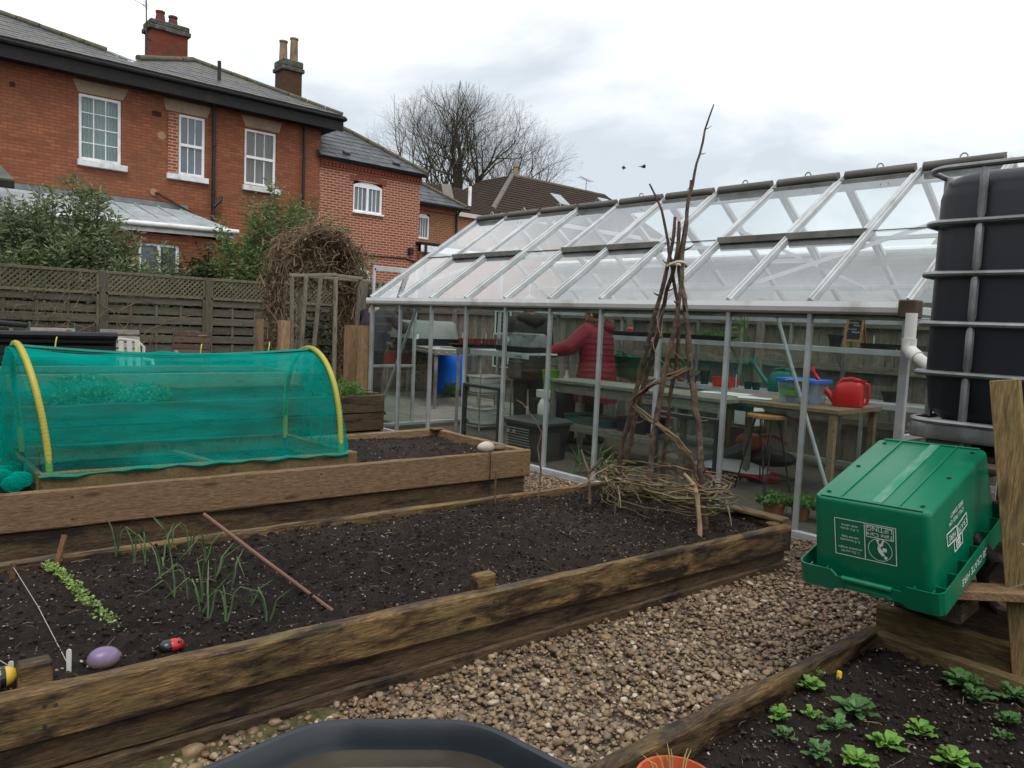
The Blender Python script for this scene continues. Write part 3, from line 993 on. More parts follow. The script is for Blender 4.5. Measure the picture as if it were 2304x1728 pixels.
# posts
for i, y in enumerate(YS):
    w = .05 if i in (0, 10) else .030
    part('post', MB().box((GXN, y, (ZE + ZB) / 2), (.040, w, ZE - ZB), None, .003), ALU_P, gh)
    part('post', MB().box((GXF, y, (ZE + ZB) / 2), (.045, w, ZE - ZB), None, .003), ALU_D, gh)
# roof bars
sl = math.atan2(ZR - ZE, GRX - GXN)
for i, y in enumerate(YS):
    for x0, x1, m in ((GXN - .02, GRX, ALU), (GXF + .02, GRX, ALU_D)):
        mb = MB().beam((x0, y, ZE + .04), (x1, y, ZR - .005), .042, .05, (0, 0, 1), .004)
        d = V((x1 - x0, 0, ZR - ZE)).normalized()
        nn = V((-d.z if x1 > x0 else d.z, 0, abs(d.x)))
        mb.beam(V((x0, y, ZE + .04)) + nn * .026, V((x1, y, ZR - .005)) + nn * .026, .014, .022, (0, 0, 1), 0)
        part('roof_bar', mb, m, gh)
part('ridge_beam', MB().box((GRX, 5.0, ZR - .05), (.07, 6.24, .10), None, .006), ALU_D, gh)
# gable frames
for y in (GY0, GY1):
    for x in ((GXN + .62, GXN + 2.02, GXF - .62) if y == GY0 else (GXN + .62, GXN + 1.14, GXN + 2.02, GXF - .62)):
        zt = ZE + (ZR - ZE) * (1 - abs(x - GRX) / (GRX - GXN))
        part('post', MB().box((x, y, (ZB + zt) / 2), (.036, .04, zt - ZB), None, .003), ALU, gh)
    part('gable_rail', MB().box((GRX, y, ZE), (3.1, .04, .05), None, .003), ALU, gh)
    for xa, xb in (((GXN, GXN + .62), (GXN + 2.02, GXF)) if y == GY0 else ((GXN, GXF),)):
        part('gable_rail', MB().box(((xa + xb) / 2, y, .80), (xb - xa, .03, .035), None, .003), ALU_P, gh)
part('door_top', MB().box((5.12, GY0 + .02, 1.985), (.56, .03, .06), None, .004), ALU, gh)
part('door_stile', MB().box((4.85, GY0 + .02, 1.78), (.03, .03, .42), None, .003), ALU, gh)
# side panes
for i in range(10):
    yc = (YS[i] + YS[i + 1]) / 2
    for x, lo in ((GXN - .004, .085), (GXF + .004, .085)):
        if x < 5 and i == 2:
            continue   # the sliding door bay stands open
        if x < 5 and i in (3, 7):
            part('pane', MB().box((x, yc, (.76 + ZE) / 2), (.004, BAY - .03, ZE - .76)), GLASSG, gh)
        else:
            part('pane', MB().box((x, yc, (lo + ZE) / 2), (.004, BAY - .03, ZE - lo)), GLASSG, gh)
# louvre vents in two bays
BLKM = M('black louvre frame', (0.025, 0.027, 0.03), 0.5, 0.2, 6, 0.05)
for i in (3, 7):
    y0, y1 = YS[i] - .02, YS[i + 1] + .02
    fr = part('louvre_window', MB().box((GXN - .005, (y0 + y1) / 2, .745), (.05, y0 - y1, .03), None, .003).box((GXN - .005, (y0 + y1) / 2, .10), (.05, y0 - y1, .03), None, .003)
              .box((GXN - .005, y0 - .012, .42), (.05, .024, .62), None, .002).box((GXN - .005, y1 + .012, .42), (.05, .024, .62), None, .002), BLKM, gh)
    for k in range(5):
        z = .18 + k * .125
        part('louvre_blade', MB().beam((GXN - .012, y0 - .03, z), (GXN - .012, y1 + .03, z), .004, .132, (.12, 0, 1)), GLASSG, fr)
        part('louvre_clip', MB().box((GXN, y0 - .028, z - .05), (.03, .012, .03), None, .002), BLKM, fr)
# roof panes and vents
def roofpt(x, off=0.0, far=False):
    k = (x - GXN) / (GRX - GXN)
    z = ZE + .05 + (ZR - ZE - .06) * k
    if far:
        x = GXF - (x - GXN)
        return V((x + math.sin(sl) * off, 0, z + math.cos(sl) * off))
    return V((x - math.sin(sl) * off, 0, z + math.cos(sl) * off))
XM = GXN + (GRX - GXN) * .495
def rpane(name, y0, y1, xa, xb, off, far, mat, parent):
    a, b = roofpt(xa, off, far), roofpt(xb, off, far)
    c = (a + b) / 2
    mb = MB()
    d = (b - a).normalized()
    mb.beam(V((a.x, (y0 + y1) / 2, a.z)), V((b.x, (y0 + y1) / 2, b.z)), abs(y0 - y1), .004, (0, 0, 1))
    return part(name, mb, mat, parent)
VENTB = (1, 2, 4, 5, 7, 8)
RAILD = M('olive grey vent rail', (0.155, 0.155, 0.14), 0.55, 0.2, 8, 0.1, spec=0.4, dirt=(0.08, 0.08, 0.06), dirt_amt=0.5)
for i in range(10):
    y0, y1 = YS[i] - .018, YS[i + 1] + .018
    yc = (y0 + y1) / 2
    for far in (False, True):
        rpane('pane', y0, y1, GXN - .01, XM, 0.0, far, GLASSR2 if far else GLASSR, gh)
        if i in VENTB:
            va = roofpt(XM - .05, .03, far); vb = roofpt(GRX - .07, .02, far)
            vent = part('roof_vent', MB().beam((va.x, y0 + .02, va.z), (va.x, y1 - .02, va.z), .035, .055, (0, 0, 1), .004), RAILD if not far else ALU_D, gh)
            for yy in (y0 - .004, y1 + .004):
                part('vent_bar', MB().beam((va.x, yy, va.z), (vb.x, yy, vb.z), .026, .035, (0, 0, 1), .003), ALU, vent)
            part('vent_rail', MB().beam((vb.x, y0, vb.z), (vb.x, y1, vb.z), .05, .03, (0, 0, 1), .003), RAILD, vent)
            rpane('pane', y0, y1, XM - .05, GRX - .07, .024, far, GLASSR2 if far else GLASSR, vent)
            lo = roofpt(XM - .06, -.03, far)
            part('vent_sill', MB().beam((lo.x, y0, lo.z), (lo.x, y1, lo.z), .03, .06, (0, 0, 1), .003), RAILD, gh)
        else:
            rpane('pane', y0, y1, XM + .004, GRX - .03, .005, far, GLASSR2 if far else GLASSR, gh)
            jo = roofpt(XM, .006, far)
            part('pane_joint', MB().beam((jo.x, y0, jo.z), (jo.x, y1, jo.z), .012, .006), RAILD, gh)
    # rolled ridge cover with its ring
    TUBE = M('grey brown ridge roll', (0.115, 0.107, 0.097), 0.6, 0.2, 6, 0.15, dirt=(0.06, 0.055, 0.045), dirt_amt=0.5, stretch=(4, 1, 4))
    rc = part('ridge_roll', MB().tube([(GRX - .035, YS[i] - .03, ZR + .018), (GRX - .035, YS[i + 1] + .03, ZR + .018)], .033, 14), TUBE, gh, smooth=True)
    part('roll_batten', MB().box((GRX - .033, yc, ZR + .052), (.02, .57, .008), None, .002), ALU_D, rc)
    arc = [(GRX - .03, yc + .028 * math.cos(a), ZR + .052 + .036 * math.sin(a)) for a in np.linspace(0, math.pi, 9)]
    part('ring', MB().tube(arc, .006, 6), ALU_D, rc, smooth=True)
    arc = [(GRX - .20, yc - .12 + .03 * math.cos(a), ZR - .11 + .03 * math.sin(a)) for a in np.linspace(math.pi, 2 * math.pi, 9)]
    if i in VENTB:
        part('ring', MB().tube(arc, .005, 6), ALU_D, rc, smooth=True)
# gable panes
xsg = [GXN, GXN + .62, GXN + 1.14, GXN + 2.02, GXF - .62, GXF]
for y in (GY0, GY1):
    for k in range(5):
        if y == GY0 and k in (1, 2):
            continue   # the open doorway
        a, b = xsg[k] + .02, xsg[k + 1] - .02
        zt = lambda x: ZE + .03 + (ZR - ZE) * (1 - abs(x - GRX) / (GRX - GXN))
        ps = [(a, y, .09), (b, y, .09), (b, y, zt(b))]
        if a < GRX < b:
            ps.append((GRX, y, ZR))
        ps.append((a, y, zt(a)))
        part('pane', MB().poly(ps, .004), GLASSG, gh)
# braces
for pa, pb in (((GXN + .04, 2.79, 1.54), (GXN + .04, 2.22, .10)), ((GXN + .04, 7.2, 1.54), (GXN + .04, 7.95, .25)), 
               ((GXF - .04, 2.2, 1.5), (GXF - .04, 3.3, .1))):
    part('brace', MB().beam(pa, pb, .012, .03, (1, 0, 0)), ALU, gh)
for pa, pb in (((GXN + .15, 3.4, ZE + .08), (GRX - .6, 2.1, 2.25)), ((GXN + .1, 7.9, ZE + .06), (GRX - .6, 6.6, 2.25)), ((GXF - .15, 3.0, ZE + .1), (GRX + .3, 4.4, 2.45)),):
    part('brace', MB().beam(pa, pb, .012, .03, (0, 0, 1)), ALU, gh)
# wall brackets carrying the far shelves
for y in (2.5, 3.74, 4.98, 6.2, 7.4):
    part('shelf_bracket', MB().beam((GXF - .03, y, 1.02), (GXF - .30, y, 1.27), .012, .025), ALU_D, gh)

# downpipe into the tank
WP = M('white plastic pipe', (0.60, 0.60, 0.57), 0.4, 0.08, 5, 0.03, dirt=(0.4, 0.38, 0.32), dirt_amt=0.4)
dp = root('downpipe', 'white plastic downpipe elbowing from the greenhouse gutter towards the black tank', 'downpipe', (4.77, 1.85, 1.2))
part('pipe', MB().tube([(4.77, 1.86, 1.56), (4.77, 1.86, 1.38)], .033, 14), WP, dp, True)
part('elbow', MB().tube([(4.77, 1.86, 1.41), (4.77, 1.86, 1.355), (4.755, 1.835, 1.325), (4.73, 1.79, 1.30)], .040, 14), WP, dp, True)
part('pipe', MB().tube([(4.74, 1.81, 1.31), (4.50, 1.40, 1.10)], .033, 14), WP, dp, True)

# floor inside, paving beyond the gable
struct('greenhouse_floor', MB().poly([(4.85, 1.92, .006), (7.97, 1.92, .006), (7.97, 8.08, .006), (4.85, 8.08, .006)]), M('trodden earth floor', (0.10, 0.082, 0.066), 0.9, 0.35, 3, 0.4, 30, dirt=(0.05, 0.04, 0.032), dirt_amt=0.5))
pav = struct('paving', MB().poly([(5.2, 8.2, .004), (10.6, 8.2, .004), (10.6, 12.6, .004), (5.2, 12.6, .004)]), M('sandy joint', (0.08, 0.07, 0.055), 0.95, 0.3, 9, 0.4))
slab = MB().box((0, 0, 0), (.59, .59, .035), None, .006).mesh('paving_slab')
SLABM = M('concrete slab', (0.26, 0.245, 0.215), 0.85, 0.2, 3, 0.3, 50, dirt=(0.14, 0.13, 0.11), dirt_amt=0.5)
for a in range(8):
    for b in range(6):
        piece('paving_slab', slab, pav, (5.7 + a * .61, 8.55 + b * .61, .016 + .004 * random.random()), (0, 0, random.uniform(-.01, .01)), None, SLABM)

# ------------------------------------------------------------------ fence behind the greenhouse
fb = root('board_fence', 'tall vertical board fence behind the greenhouse', 'fence', (8.62, 7.0, 0))
bm = MB().box((0, 0, .9), (.016, .128, 1.8), None, .003).mesh('board')
bm.materials.append(W_BOARDZ)
k = 0
y = 0.2
while y < 13.9:
    piece('board', bm, fb, (8.62 + .008 * (k % 2), y, random.uniform(-.02, .01)), (0, random.uniform(-.006, .006), R(3)), None)
    y += .124; k += 1
for z in (.45, 1.05, 1.55):
    part('rail', MB().beam((8.585, .1, z), (8.585, 13.9, z), .045, .075), wood('fence rail', (0.27, 0.22, 0.17), (0.15, 0.125, 0.1), 'y', (0.09, 0.08, 0.06), .4), fb)
for y in np.arange(.9, 14, 2.1):
    part('post', MB().box((8.57, y, .92), (.09, .09, 1.84), None, .006), W_BOARDZ, fb)

# ------------------------------------------------------------------ long low building beyond the board fence (seen through the roof glass)
ga = root('garage_block', 'long low pale building beyond the board fence, seen through the greenhouse roof', 'garage', (13.2, 6.2, 0))
part('wall', MB().box((13.2, 6.0, 1.3), (3.2, 11.5, 2.6)), M('pale grey render', (0.42, 0.44, 0.45), .9, .1, 1.5, .1, dirt=(.3, .31, .3), dirt_amt=.4), ga)
part('roof', MB().poly([(11.3, .1, 2.62), (15.1, .1, 3.0), (15.1, 11.9, 3.0), (11.3, 11.9, 2.62)], .09), ROOFW, ga)
part('fascia', MB().box((11.28, 6.0, 2.60), (.04, 11.8, .14), None, .004), UPVC, ga)
part('gutter', MB().tube([(11.2, .1, 2.66), (11.2, 11.9, 2.66)], .05, 8), UPVC, ga, True)
for k in range(14):
    part('roof_rib', MB().beam((11.3, .5 + k * .85, 2.645), (15.1, .5 + k * .85, 3.025), .05, .05), ROOFW, ga)
for y0 in (2.6, 5.6, 8.6):
    part('door', MB().box((11.585, y0, 1.05), (.04, 2.2, 2.1), None, .01), M('grey garage door', (.5, .52, .53), .6, .08, 3, .05), ga)
# ------------------------------------------------------------------ houses
def wall_holes(x0, x1, z0, z1, y, holes, thick=0.3):
    """front face at y with rectangular openings and reveals (x along, z up), facing -y"""
    mb = MB()
    xs = sorted(set([x0, x1] + [h[0] for h in holes] + [h[1] for h in holes]))
    zs = sorted(set([z0, z1] + [h[2] for h in holes] + [h[3] for h in holes]))
    for i in range(len(xs) - 1):
        for j in range(len(zs) - 1):
            cx, cz = (xs[i] + xs[i + 1]) / 2, (zs[j] + zs[j + 1]) / 2
            if any(h[0] < cx < h[1] and h[2] < cz < h[3] for h in holes):
                continue
            mb.add([(xs[i], y, zs[j]), (xs[i + 1], y, zs[j]), (xs[i + 1], y, zs[j + 1]), (xs[i], y, zs[j + 1])], [(0, 1, 2, 3)])
    for a, b, c, d in holes:
        t = y + thick
        mb.add([(a, y, c), (b, y, c), (b, y, d), (a, y, d), (a, t, c), (b, t, c), (b, t, d), (a, t, d)],
               [(0, 4, 5, 1), (1, 5, 6, 2), (2, 6, 7, 3), (3, 7, 4, 0)])
    return mb

def window(house, x0, x1, z0, z1, y, cols, rows, midrail=False, curtain=None, arch=0.0, mull=False, bars_vertical_only=False):
    """upvc window set 7 cm into the wall; frame > pane, glazing_bar"""
    yf = y + .07
    fw = .065
    mb = MB()
    W, H = x1 - x0, z1 - z0
    mb.box((x0 + fw / 2, yf, (z0 + z1) / 2), (fw, .07, H), None, .006)
    mb.box((x1 - fw / 2, yf, (z0 + z1) / 2), (fw, .07, H), None, .006)
    mb.box(((x0 + x1) / 2, yf, z0 + fw / 2), (W - 2 * fw, .068, fw), None, .006)
    if arch:
        n = 10
        lo, hi = [], []
        for k in range(n + 1):
            t = k / n
            x = x0 + fw * .5 + t * (W - fw)
            hi.append((x, yf - .034, z1 + arch * (1 - (2 * t - 1) ** 2)))
            lo.append((x, yf - .034, z1 - fw))
        mb.poly(lo + hi[::-1], .068, (0, -1, 0))
    else:
        mb.box(((x0 + x1) / 2, yf, z1 - fw / 2), (W - 2 * fw, .068, fw), None, .006)
    fr = part('window', mb, UPVC, house)
    secs = [(z0 + fw, z1 - fw)]
    if midrail:
        zm = (z0 + z1) / 2
        part('mid_rail', MB().box(((x0 + x1) / 2, yf - .006, zm), (W - 2 * fw, .075, .07), None, .006), UPVC, fr)
        secs = [(z0 + fw, zm - .035), (zm + .035, z1 - fw)]
    cols_list = [(x0 + fw, x1 - fw, cols)]
    if mull:
        xm = (x0 + x1) / 2
        part('mullion', MB().box((xm, yf - .004, (z0 + z1) / 2), (.075, .075, H - 2 * fw), None, .006), UPVC, fr)
        cols_list = [(x0 + fw, xm - .037, cols), (xm + .037, x1 - fw, cols)]
    for za, zb in secs:
        for xa, xb, nc in cols_list:
            for c in range(nc):
                for r in range(rows):
                    pa, pb = xa + (xb - xa) * c / nc, xa + (xb - xa) * (c + 1) / nc
                    qa, qb = za + (zb - za) * r / rows, za + (zb - za) * (r + 1) / rows
                    part('pane', MB().box(((pa + pb) / 2, yf + .012, (qa + qb) / 2), (pb - pa - .002, .006, qb - qa - .002)), GLASSC if curtain else GLASSW, fr)
            for c in range(1, nc):
                xx = xa + (xb - xa) * c / nc
                part('glazing_bar', MB().box((xx, yf + .0, (za + zb) / 2), (.02, .03, zb - za - .002)), UPVC, fr)
            for r in range(1, rows):
                zz = za + (zb - za) * r / rows
                part('glazing_bar', MB().box(((xa + xb) / 2, yf + .002, zz), (xb - xa - .002, .03, .02)), UPVC, fr)
    if curtain:
        mb = MB()
        n = 60
        vs = []
        for k in range(n + 1):
            x = x0 + W * k / n
            d = .02 * math.sin(k * 1.1) + .012 * math.sin(k * 2.7 + 1)
            vs += [(x, yf + .11 + d, z0), (x, yf + .11 + d, z1)]
        mb.add(vs, [(2 * k, 2 * k + 2, 2 * k + 3, 2 * k + 1) for k in range(n)])
        part('curtain', mb, curtain, fr, True)
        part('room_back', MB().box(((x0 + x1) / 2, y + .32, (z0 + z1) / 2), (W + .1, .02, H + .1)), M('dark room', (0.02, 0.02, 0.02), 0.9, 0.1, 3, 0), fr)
    return fr

def slates(parent, tri, e0, up, n, width, expo, mat, nrows, x0f, x1f, name='slate', joined=True, thick=.012):
    """courses of slates on a roof plane: e0 eave origin, along x; up = slope unit vector, n = normal; row k spans x0f(s)..x1f(s)"""
    mb = MB()
    one = MB().box((0, 0, 0), (width - .006, expo * 1.25, thick)).mesh(name) if not joined else None
    ang = math.atan2(up.z, up.y)
    rm = Matrix.Rotation(ang, 3, 'X')
    for r in range(nrows):
        s = (r + .5) * expo
        a, b = x0f(s), x1f(s)
        x = a + (width * .5 if r % 2 else 0) - width * .5
        while x < b:
            xa, xb = max(x, a), min(x + width, b)
            if xb - xa > .05:
                c = V(e0) + up * s + n * (.010 + .006 * random.random())
                c.x = (xa + xb) / 2
                if joined:
                    mb.box(c, (xb - xa - .006, expo * 1.2, thick), Matrix.Rotation(ang - .035 + random.uniform(-.004, .004), 3, 'X'))
                else:
                    o = piece(name, one, parent, c, (ang - .035 + random.uniform(-.006, .006), 0, random.uniform(-.006, .006)), ((xb - xa) / width, 1, 1), mat)
            x += width
    if joined:
        part('slates', mb, mat, parent, kind='stuff')

def ridge_tiles(parent, p0, p1, r, mat, step=.45):
    p0, p1 = V(p0), V(p1)
    n = max(1, int((p1 - p0).length / step))
    for k in range(n):
        a, b = p0.lerp(p1, (k + .02) / n), p0.lerp(p1, (k + .98) / n)
        part('ridge_tile', MB().tube([a, b], r * random.uniform(.95, 1.08), 10), mat, parent, True)

# --- main brick house
HY = 20.0
h1 = root('brick_house', 'two storey orange brick house with slate roof, stone lintels and two chimneys', 'house', (6.0, 22.5, 0))
holes = [(4.13, 5.02, 4.70, 6.18), (6.32, 6.96, 4.70, 6.17), (7.97, 8.83, 4.72, 6.15)]
part('wall', wall_holes(-6.0, 10.12, 0, 6.86, HY, holes), BRICK_A, h1)
part('wall', MB().add([(10.12, HY, 0), (10.12, 27, 0), (10.12, 27, 6.86), (10.12, HY, 6.86)], [(0, 1, 2, 3)]), BRICK_A, h1)
window(h1, 4.13, 5.02, 4.70, 6.18, HY, 3, 4, curtain=CURT)
window(h1, 6.32, 6.96, 4.70, 6.17, HY, 3, 1, midrail=True)
window(h1, 7.97, 8.83, 4.72, 6.15, HY, 3, 1, midrail=True, curtain=CURT2)
for a, b, c, d in ((4.0, 5.17, 4.12, 5.05), (5.95, 7.1, 6.02, 7.0), (7.87, 8.97, 7.98, 8.9)):
    part('lintel', MB().poly([(a, HY - .012, 6.465), (c, HY - .012, 6.195), (d, HY - .012, 6.195), (b, HY - .012, 6.465)], .06, (0, -1, 0)), STONE, h1)
for a, b in ((4.09, 5.14), (6.03, 7.03), (7.92, 8.94)):
    part('sill', MB().box(((a + b) / 2, HY - .015, 4.62), (b - a, .17, .135), None, .008), SILLM, h1)
part('brick_infill', MB().box((6.185, HY + .01, 5.43), (.245, .06, 1.44)), BRICK_B, h1)
part('air_brick', MB().box((5.80, HY + .005, 6.05), (.20, .04, .12), None, .004), M('dark vent', (0.05, 0.02, 0.014), 0.9, 0.3, 9, 0.2), h1)
part('air_brick', MB().box((2.86, HY + .005, 6.06), (.10, .04, .10), None, .004), MATS['dark vent'], h1)
# eaves
part('fascia', MB().box((2.1, 19.54, 6.62), (16.9, .04, .30), None, .004).box((2.1, 19.78, 6.53), (16.6, .44, .03)), FASCIA, h1)
part('fascia', MB().box((10.52, 23.3, 6.68), (.04, 7.5, .22), None, .004).box((10.33, 23.3, 6.56), (.36, 7.4, .03)), FASCIA, h1)
part('gutter', MB().tube([(-6.2, 19.46, 6.80), (10.58, 19.46, 6.80)], .055, 10), BLACKP, h1, True)
part('gutter', MB().tube([(10.58, 19.46, 6.80), (10.58, 27, 6.80)], .055, 10), BLACKP, h1, True)
part('downpipe', MB().tube([(7.14, 19.5, 6.78), (7.14, 19.9, 6.5), (7.14, 19.9, .1)], .045, 10).tube([(7.14, 19.88, 4.42), (7.14, 19.88, 4.30)], .055, 10).tube([(7.14, 19.88, 5.6), (7.14, 19.88, 5.5)], .055, 10), BLACKP, h1, True)
part('downpipe', MB().tube([(9.58, 19.5, 6.78), (9.58, 19.9, 6.5), (9.58, 19.9, 3.0)], .04, 10), BLACKP, h1, True)
part('branch_pipe', MB().tube([(7.14, 19.86, 4.0), (7.3, 19.84, 4.18), (7.34, 19.9, 4.28)], .045, 10), BLACKP, h1, True)
part('waste_pipe', MB().tube([(5.79, 19.98, 4.16), (5.79, 19.9, 4.16), (6.7, 19.88, 3.73), (6.74, 19.88, 3.55)], .03, 8), M('rusty pipe', (0.06, 0.03, 0.02), 0.8, 0.4, 9, 0.3), h1, True)
part('old_pipe_hole', MB().lathe([(.09, -.01), (.085, .015), (.0, .016)], (5.74, 19.99, 4.18), 12, axis=Matrix.Rotation(R(90), 3, 'X')), M('mortar patch', (0.33, 0.2, 0.12), 0.9, 0.2, 9, 0.2), h1)
part('mortar_patch', MB().lathe([(.11, -.01), (.09, .008), (.0, .009)], (5.92, 19.995, 5.55), 12, axis=Matrix.Rotation(R(90), 3, 'X')), MATS['mortar patch'], h1)
# roof: 28 degree front slope with two hip ends
SL = R(28)
up = V((0, math.cos(SL), math.sin(SL))); nr = V((0, -math.sin(SL), math.cos(SL)))
EV = V((0, 19.42, 6.86))
def rp(x, s): 
    p = EV + up * s; return V((x, p.y, p.z))
def polyroof(pts): return [rp(x, s) for x, s in pts]
# slope coordinates (x, distance up the slope)
RA = [(-7, 0), (10.56, 0), (7.12, 2.22), (5.36, 0.72), (5.20, 0.42), (4.74, 0.86), (1.5, 2.9), (-7, 2.9)]
roof = part('roof', MB().poly(polyroof(RA), .06, nr), SLATE, h1)
def xl(s): return -6.9
def xr_full(s): return 10.56 - s * (10.56 - 7.12) / 2.22
slates(roof, None, EV, up, nr, .30, .20, SLATE, 2, lambda s: -6.9, xr_full)
slates(roof, None, EV + up * .4, up, nr, .30, .20, SLATE, 9, lambda s: 5.2 + s * (5.36 - 5.2) / .32 if s < .32 else 5.36 + (s - .32) * (7.0 - 5.36) / 1.5, lambda s: xr_full(s + .4))
slates(roof, None, EV + up * .4, up, nr, .30, .20, SLATE, 12, lambda s: -6.9, lambda s: 5.20 - s * (5.2 - 4.74) / .46 if s < .46 else 4.74 - (s - .46) * (4.74 - 1.5) / 2.04)
# back hips
part('roof', MB().poly([rp(10.56, 0), V((10.56, 27, 6.86)), V((7.2, 23.0, 8.0)), rp(7.12, 2.22)], 0), SLATE, h1)
part('roof', MB().poly([rp(5.36, .72), rp(7.12, 2.22), V((7.2, 23.0, 8.0)), V((5.3, 23.0, 7.4))], 0), SLATE, h1)
ridge_tiles(roof, rp(10.50, .06) + nr * .03, rp(7.12, 2.25) + nr * .04, .06, MOSSR)
ridge_tiles(roof, rp(7.12, 2.25) + nr * .04, rp(5.40, .80) + nr * .05, .075, MOSSR)
ridge_tiles(roof, rp(4.74, .86) + nr * .04, rp(1.5, 2.9) + nr * .05, .065, MOSSR)
part('flashing', MB().beam(rp(4.74, .86) + nr * .03, rp(5.2, .45) + nr * .03, .16, .01, nr), M('lead flashing', (0.16, 0.17, 0.18), 0.5, 0.2, 5, 0.1), roof)
# soil vent stub
part('vent_pipe', MB().tube([(7.29, 20.0, 6.95), (7.29, 20.0, 7.66)], .045, 10), BLACKP, h1, True)
# chimneys
ch = part('chimney', MB().box((7.05, 23.45, 8.1), (.98, .62, 1.95), None, .01), BRICK_C, h1)
part('chimney_cap', MB().box((7.05, 23.45, 9.12), (1.12, .76, .13), None, .02).box((7.05, 23.45, 9.26), (1.06, .70, .15), None, .03), MOSSCAP, ch)
for x in (6.86, 7.24):
    part('chimney_pot', MB().lathe([(.15, 0), (.135, .06), (.115, .22), (.105, .26), (.125, .28), (.125, .33), (.09, .33), (.09, .2)], (x, 23.45 - (.08 if x < 7 else -.05), 9.32), 16), POTRED, ch, True)
ch = part('chimney', MB().box((10.05, 22.0, 7.72), (.58, .58, 1.5), None, .01), BRICK_E, h1)
part('chimney_cap', MB().box((10.05, 22.0, 8.50), (.70, .70, .12), None, .02).box((10.05, 22.0, 8.66), (.64, .64, .20), None, .03), MOSSCAP, ch)
for x, y, h in ((9.92, 22.1, .62), (10.15, 21.88, .70)):
    part('chimney_pot', MB().lathe([(.125, 0), (.12, .05), (.105, h - .05), (.125, h - .04), (.125, h), (.09, h), (.085, h - .3)], (x, y, 8.74), 16), POTBUFF, ch, True)
an = part('aerial', MB().tube([(6.43, 23.1, 8.45), (6.41, 23.1, 9.95)], .018, 6).tube([(6.41, 23.1, 9.58), (5.75, 23.0, 9.72)], .008, 5)
          .tube([(6.43, 23.1, 8.75), (6.6, 23.3, 8.75)], .012, 5).tube([(6.43, 23.1, 9.05), (6.6, 23.3, 9.05)], .012, 5), BLACKP, h1)
for k in range(5):
    z = 9.55 + .04 * k
    part('aerial_rod', MB().tube([(6.30, 23.0, z), (6.52, 23.2, z - .02)], .006, 4), BLACKP, an)
# --- lean-to conservatory against the house
lc = root('conservatory', 'lean-to with pale grey sheet roof against the orange brick house', 'conservatory', (4.2, 18.4, 0))
part('roof', MB().poly([(1.9, 17.35, 3.10), (6.75, 17.35, 3.20), (6.44, 19.98, 3.84), (1.9, 19.98, 3.84)], .05), ROOFW, lc)
for k in range(9):
    x = 2.2 + k * .52
    part('roof_rib', MB().beam((x, 17.36, 3.125 + .01 * k * .5), (x - .02, 19.97, 3.855), .03, .03), ROOFW, lc)
part('gutter', MB().tube([(1.9, 17.30, 3.07), (6.78, 17.30, 3.17)], .06, 10), GUT, lc, True)
part('fascia', MB().beam((1.9, 17.37, 2.98), (6.7, 17.37, 3.08), .03, .12), UPVC, lc)
part('wall', wall_holes(3.0, 6.65, 0, 2.96, 17.45, [(4.72, 5.55, .9, 2.76)]), BRICK_A, lc)
part('wall', MB().poly([(6.65, 17.45, 0), (6.65, 19.99, 0), (6.65, 19.99, 3.75), (6.65, 17.45, 3.1)]), BRICK_A, lc)
window(lc, 4.72, 5.55, .9, 2.76, 17.45, 1, 1, mull=True)
part('flashing', MB().box((4.2, 19.96, 3.90), (4.7, .03, .12)), MATS['lead flashing'], lc)
# far left: cream rendered extension with its own slate lean-to
le = root('rendered_extension', 'cream rendered extension with dark slate lean-to roof at the left edge', 'extension', (1.0, 17.5, 0))
part('wall', MB().box((.55, 17.7, 1.75), (3.2, 2.4, 3.5)), WCREAM, le)
part('roof', MB().poly([(-1.2, 16.3, 3.55), (2.35, 16.3, 3.55), (2.3, 18.9, 4.35), (-1.2, 18.9, 4.35)], .07), SLATE, le)
part('fascia', MB().box((.6, 16.33, 3.46), (3.5, .04, .14)), FASCIA, le)
window(le, 1.2, 2.0, .9, 2.4, 16.42, 1, 1, mull=True)

# --- second house, pale mortar
h2 = root('brick_house', 'narrower red brick house with pale mortar and a white arched window', 'house', (11.8, 22, 0))
part('wall', wall_holes(10.125, 13.49, 0, 5.72, HY + .0, [(11.18, 12.16, 4.42, 5.30)]), BRICK_B, h2)
part('wall', MB().add([(13.49, HY, 0), (13.49, 26, 0), (13.49, 26, 5.72), (13.49, HY, 5.72)], [(0, 1, 2, 3)]), BRICK_B, h2)
window(h2, 11.18, 12.16, 4.42, 5.20, HY, 3, 1, arch=.10, mull=True)
# arch of rubbed bricks
for k in range(15):
    t = -1 + 2 * k / 14
    x = 11.67 + t * .56
    part('arch_brick', MB().box((x, HY - .004, 5.27 + .11 * (1 - t * t) + .07), (.062, .03, .15), Matrix.Rotation(t * .28, 3, 'Y'), .004), M('arch brick', (0.24, 0.07, 0.045), .85, .2, 9, .2), h2)
mb = MB()
for k in range(30):
    mb.box((10.18 + k * .114, HY - .02, 5.62), (.085, .06, .075))
part('dentil_course', mb, MATS['arch brick'], h2, kind='stuff')
part('brick_course', MB().box((11.81, HY - .02, 5.70), (3.40, .07, .07), None, .004).box((11.81, HY - .01, 5.54), (3.38, .04, .06), None, .004), MATS['arch brick'], h2)
part('gutter', MB().tube([(10.0, HY - .16, 5.80), (13.62, HY - .16, 5.76)], .055, 8), BLACKP, h2, True)
part('sill', MB().box((11.67, HY - .01, 4.40), (1.04, .12, .05), None, .004), UPVC, h2)
S2 = R(35)
up2 = V((0, math.cos(S2), math.sin(S2))); n2v = V((0, -math.sin(S2), math.cos(S2)))
E2 = V((0, HY - .22, 5.80))
def rp2(x, s): p = E2 + up2 * s; return V((x, p.y, p.z))
roof2 = part('roof', MB().poly([rp2(10.0, 0), rp2(13.66, 0), rp2(11.9, 2.0), rp2(10.55, 3.2), rp2(10.0, 3.2)], .05, n2v), SLATE2, h2)
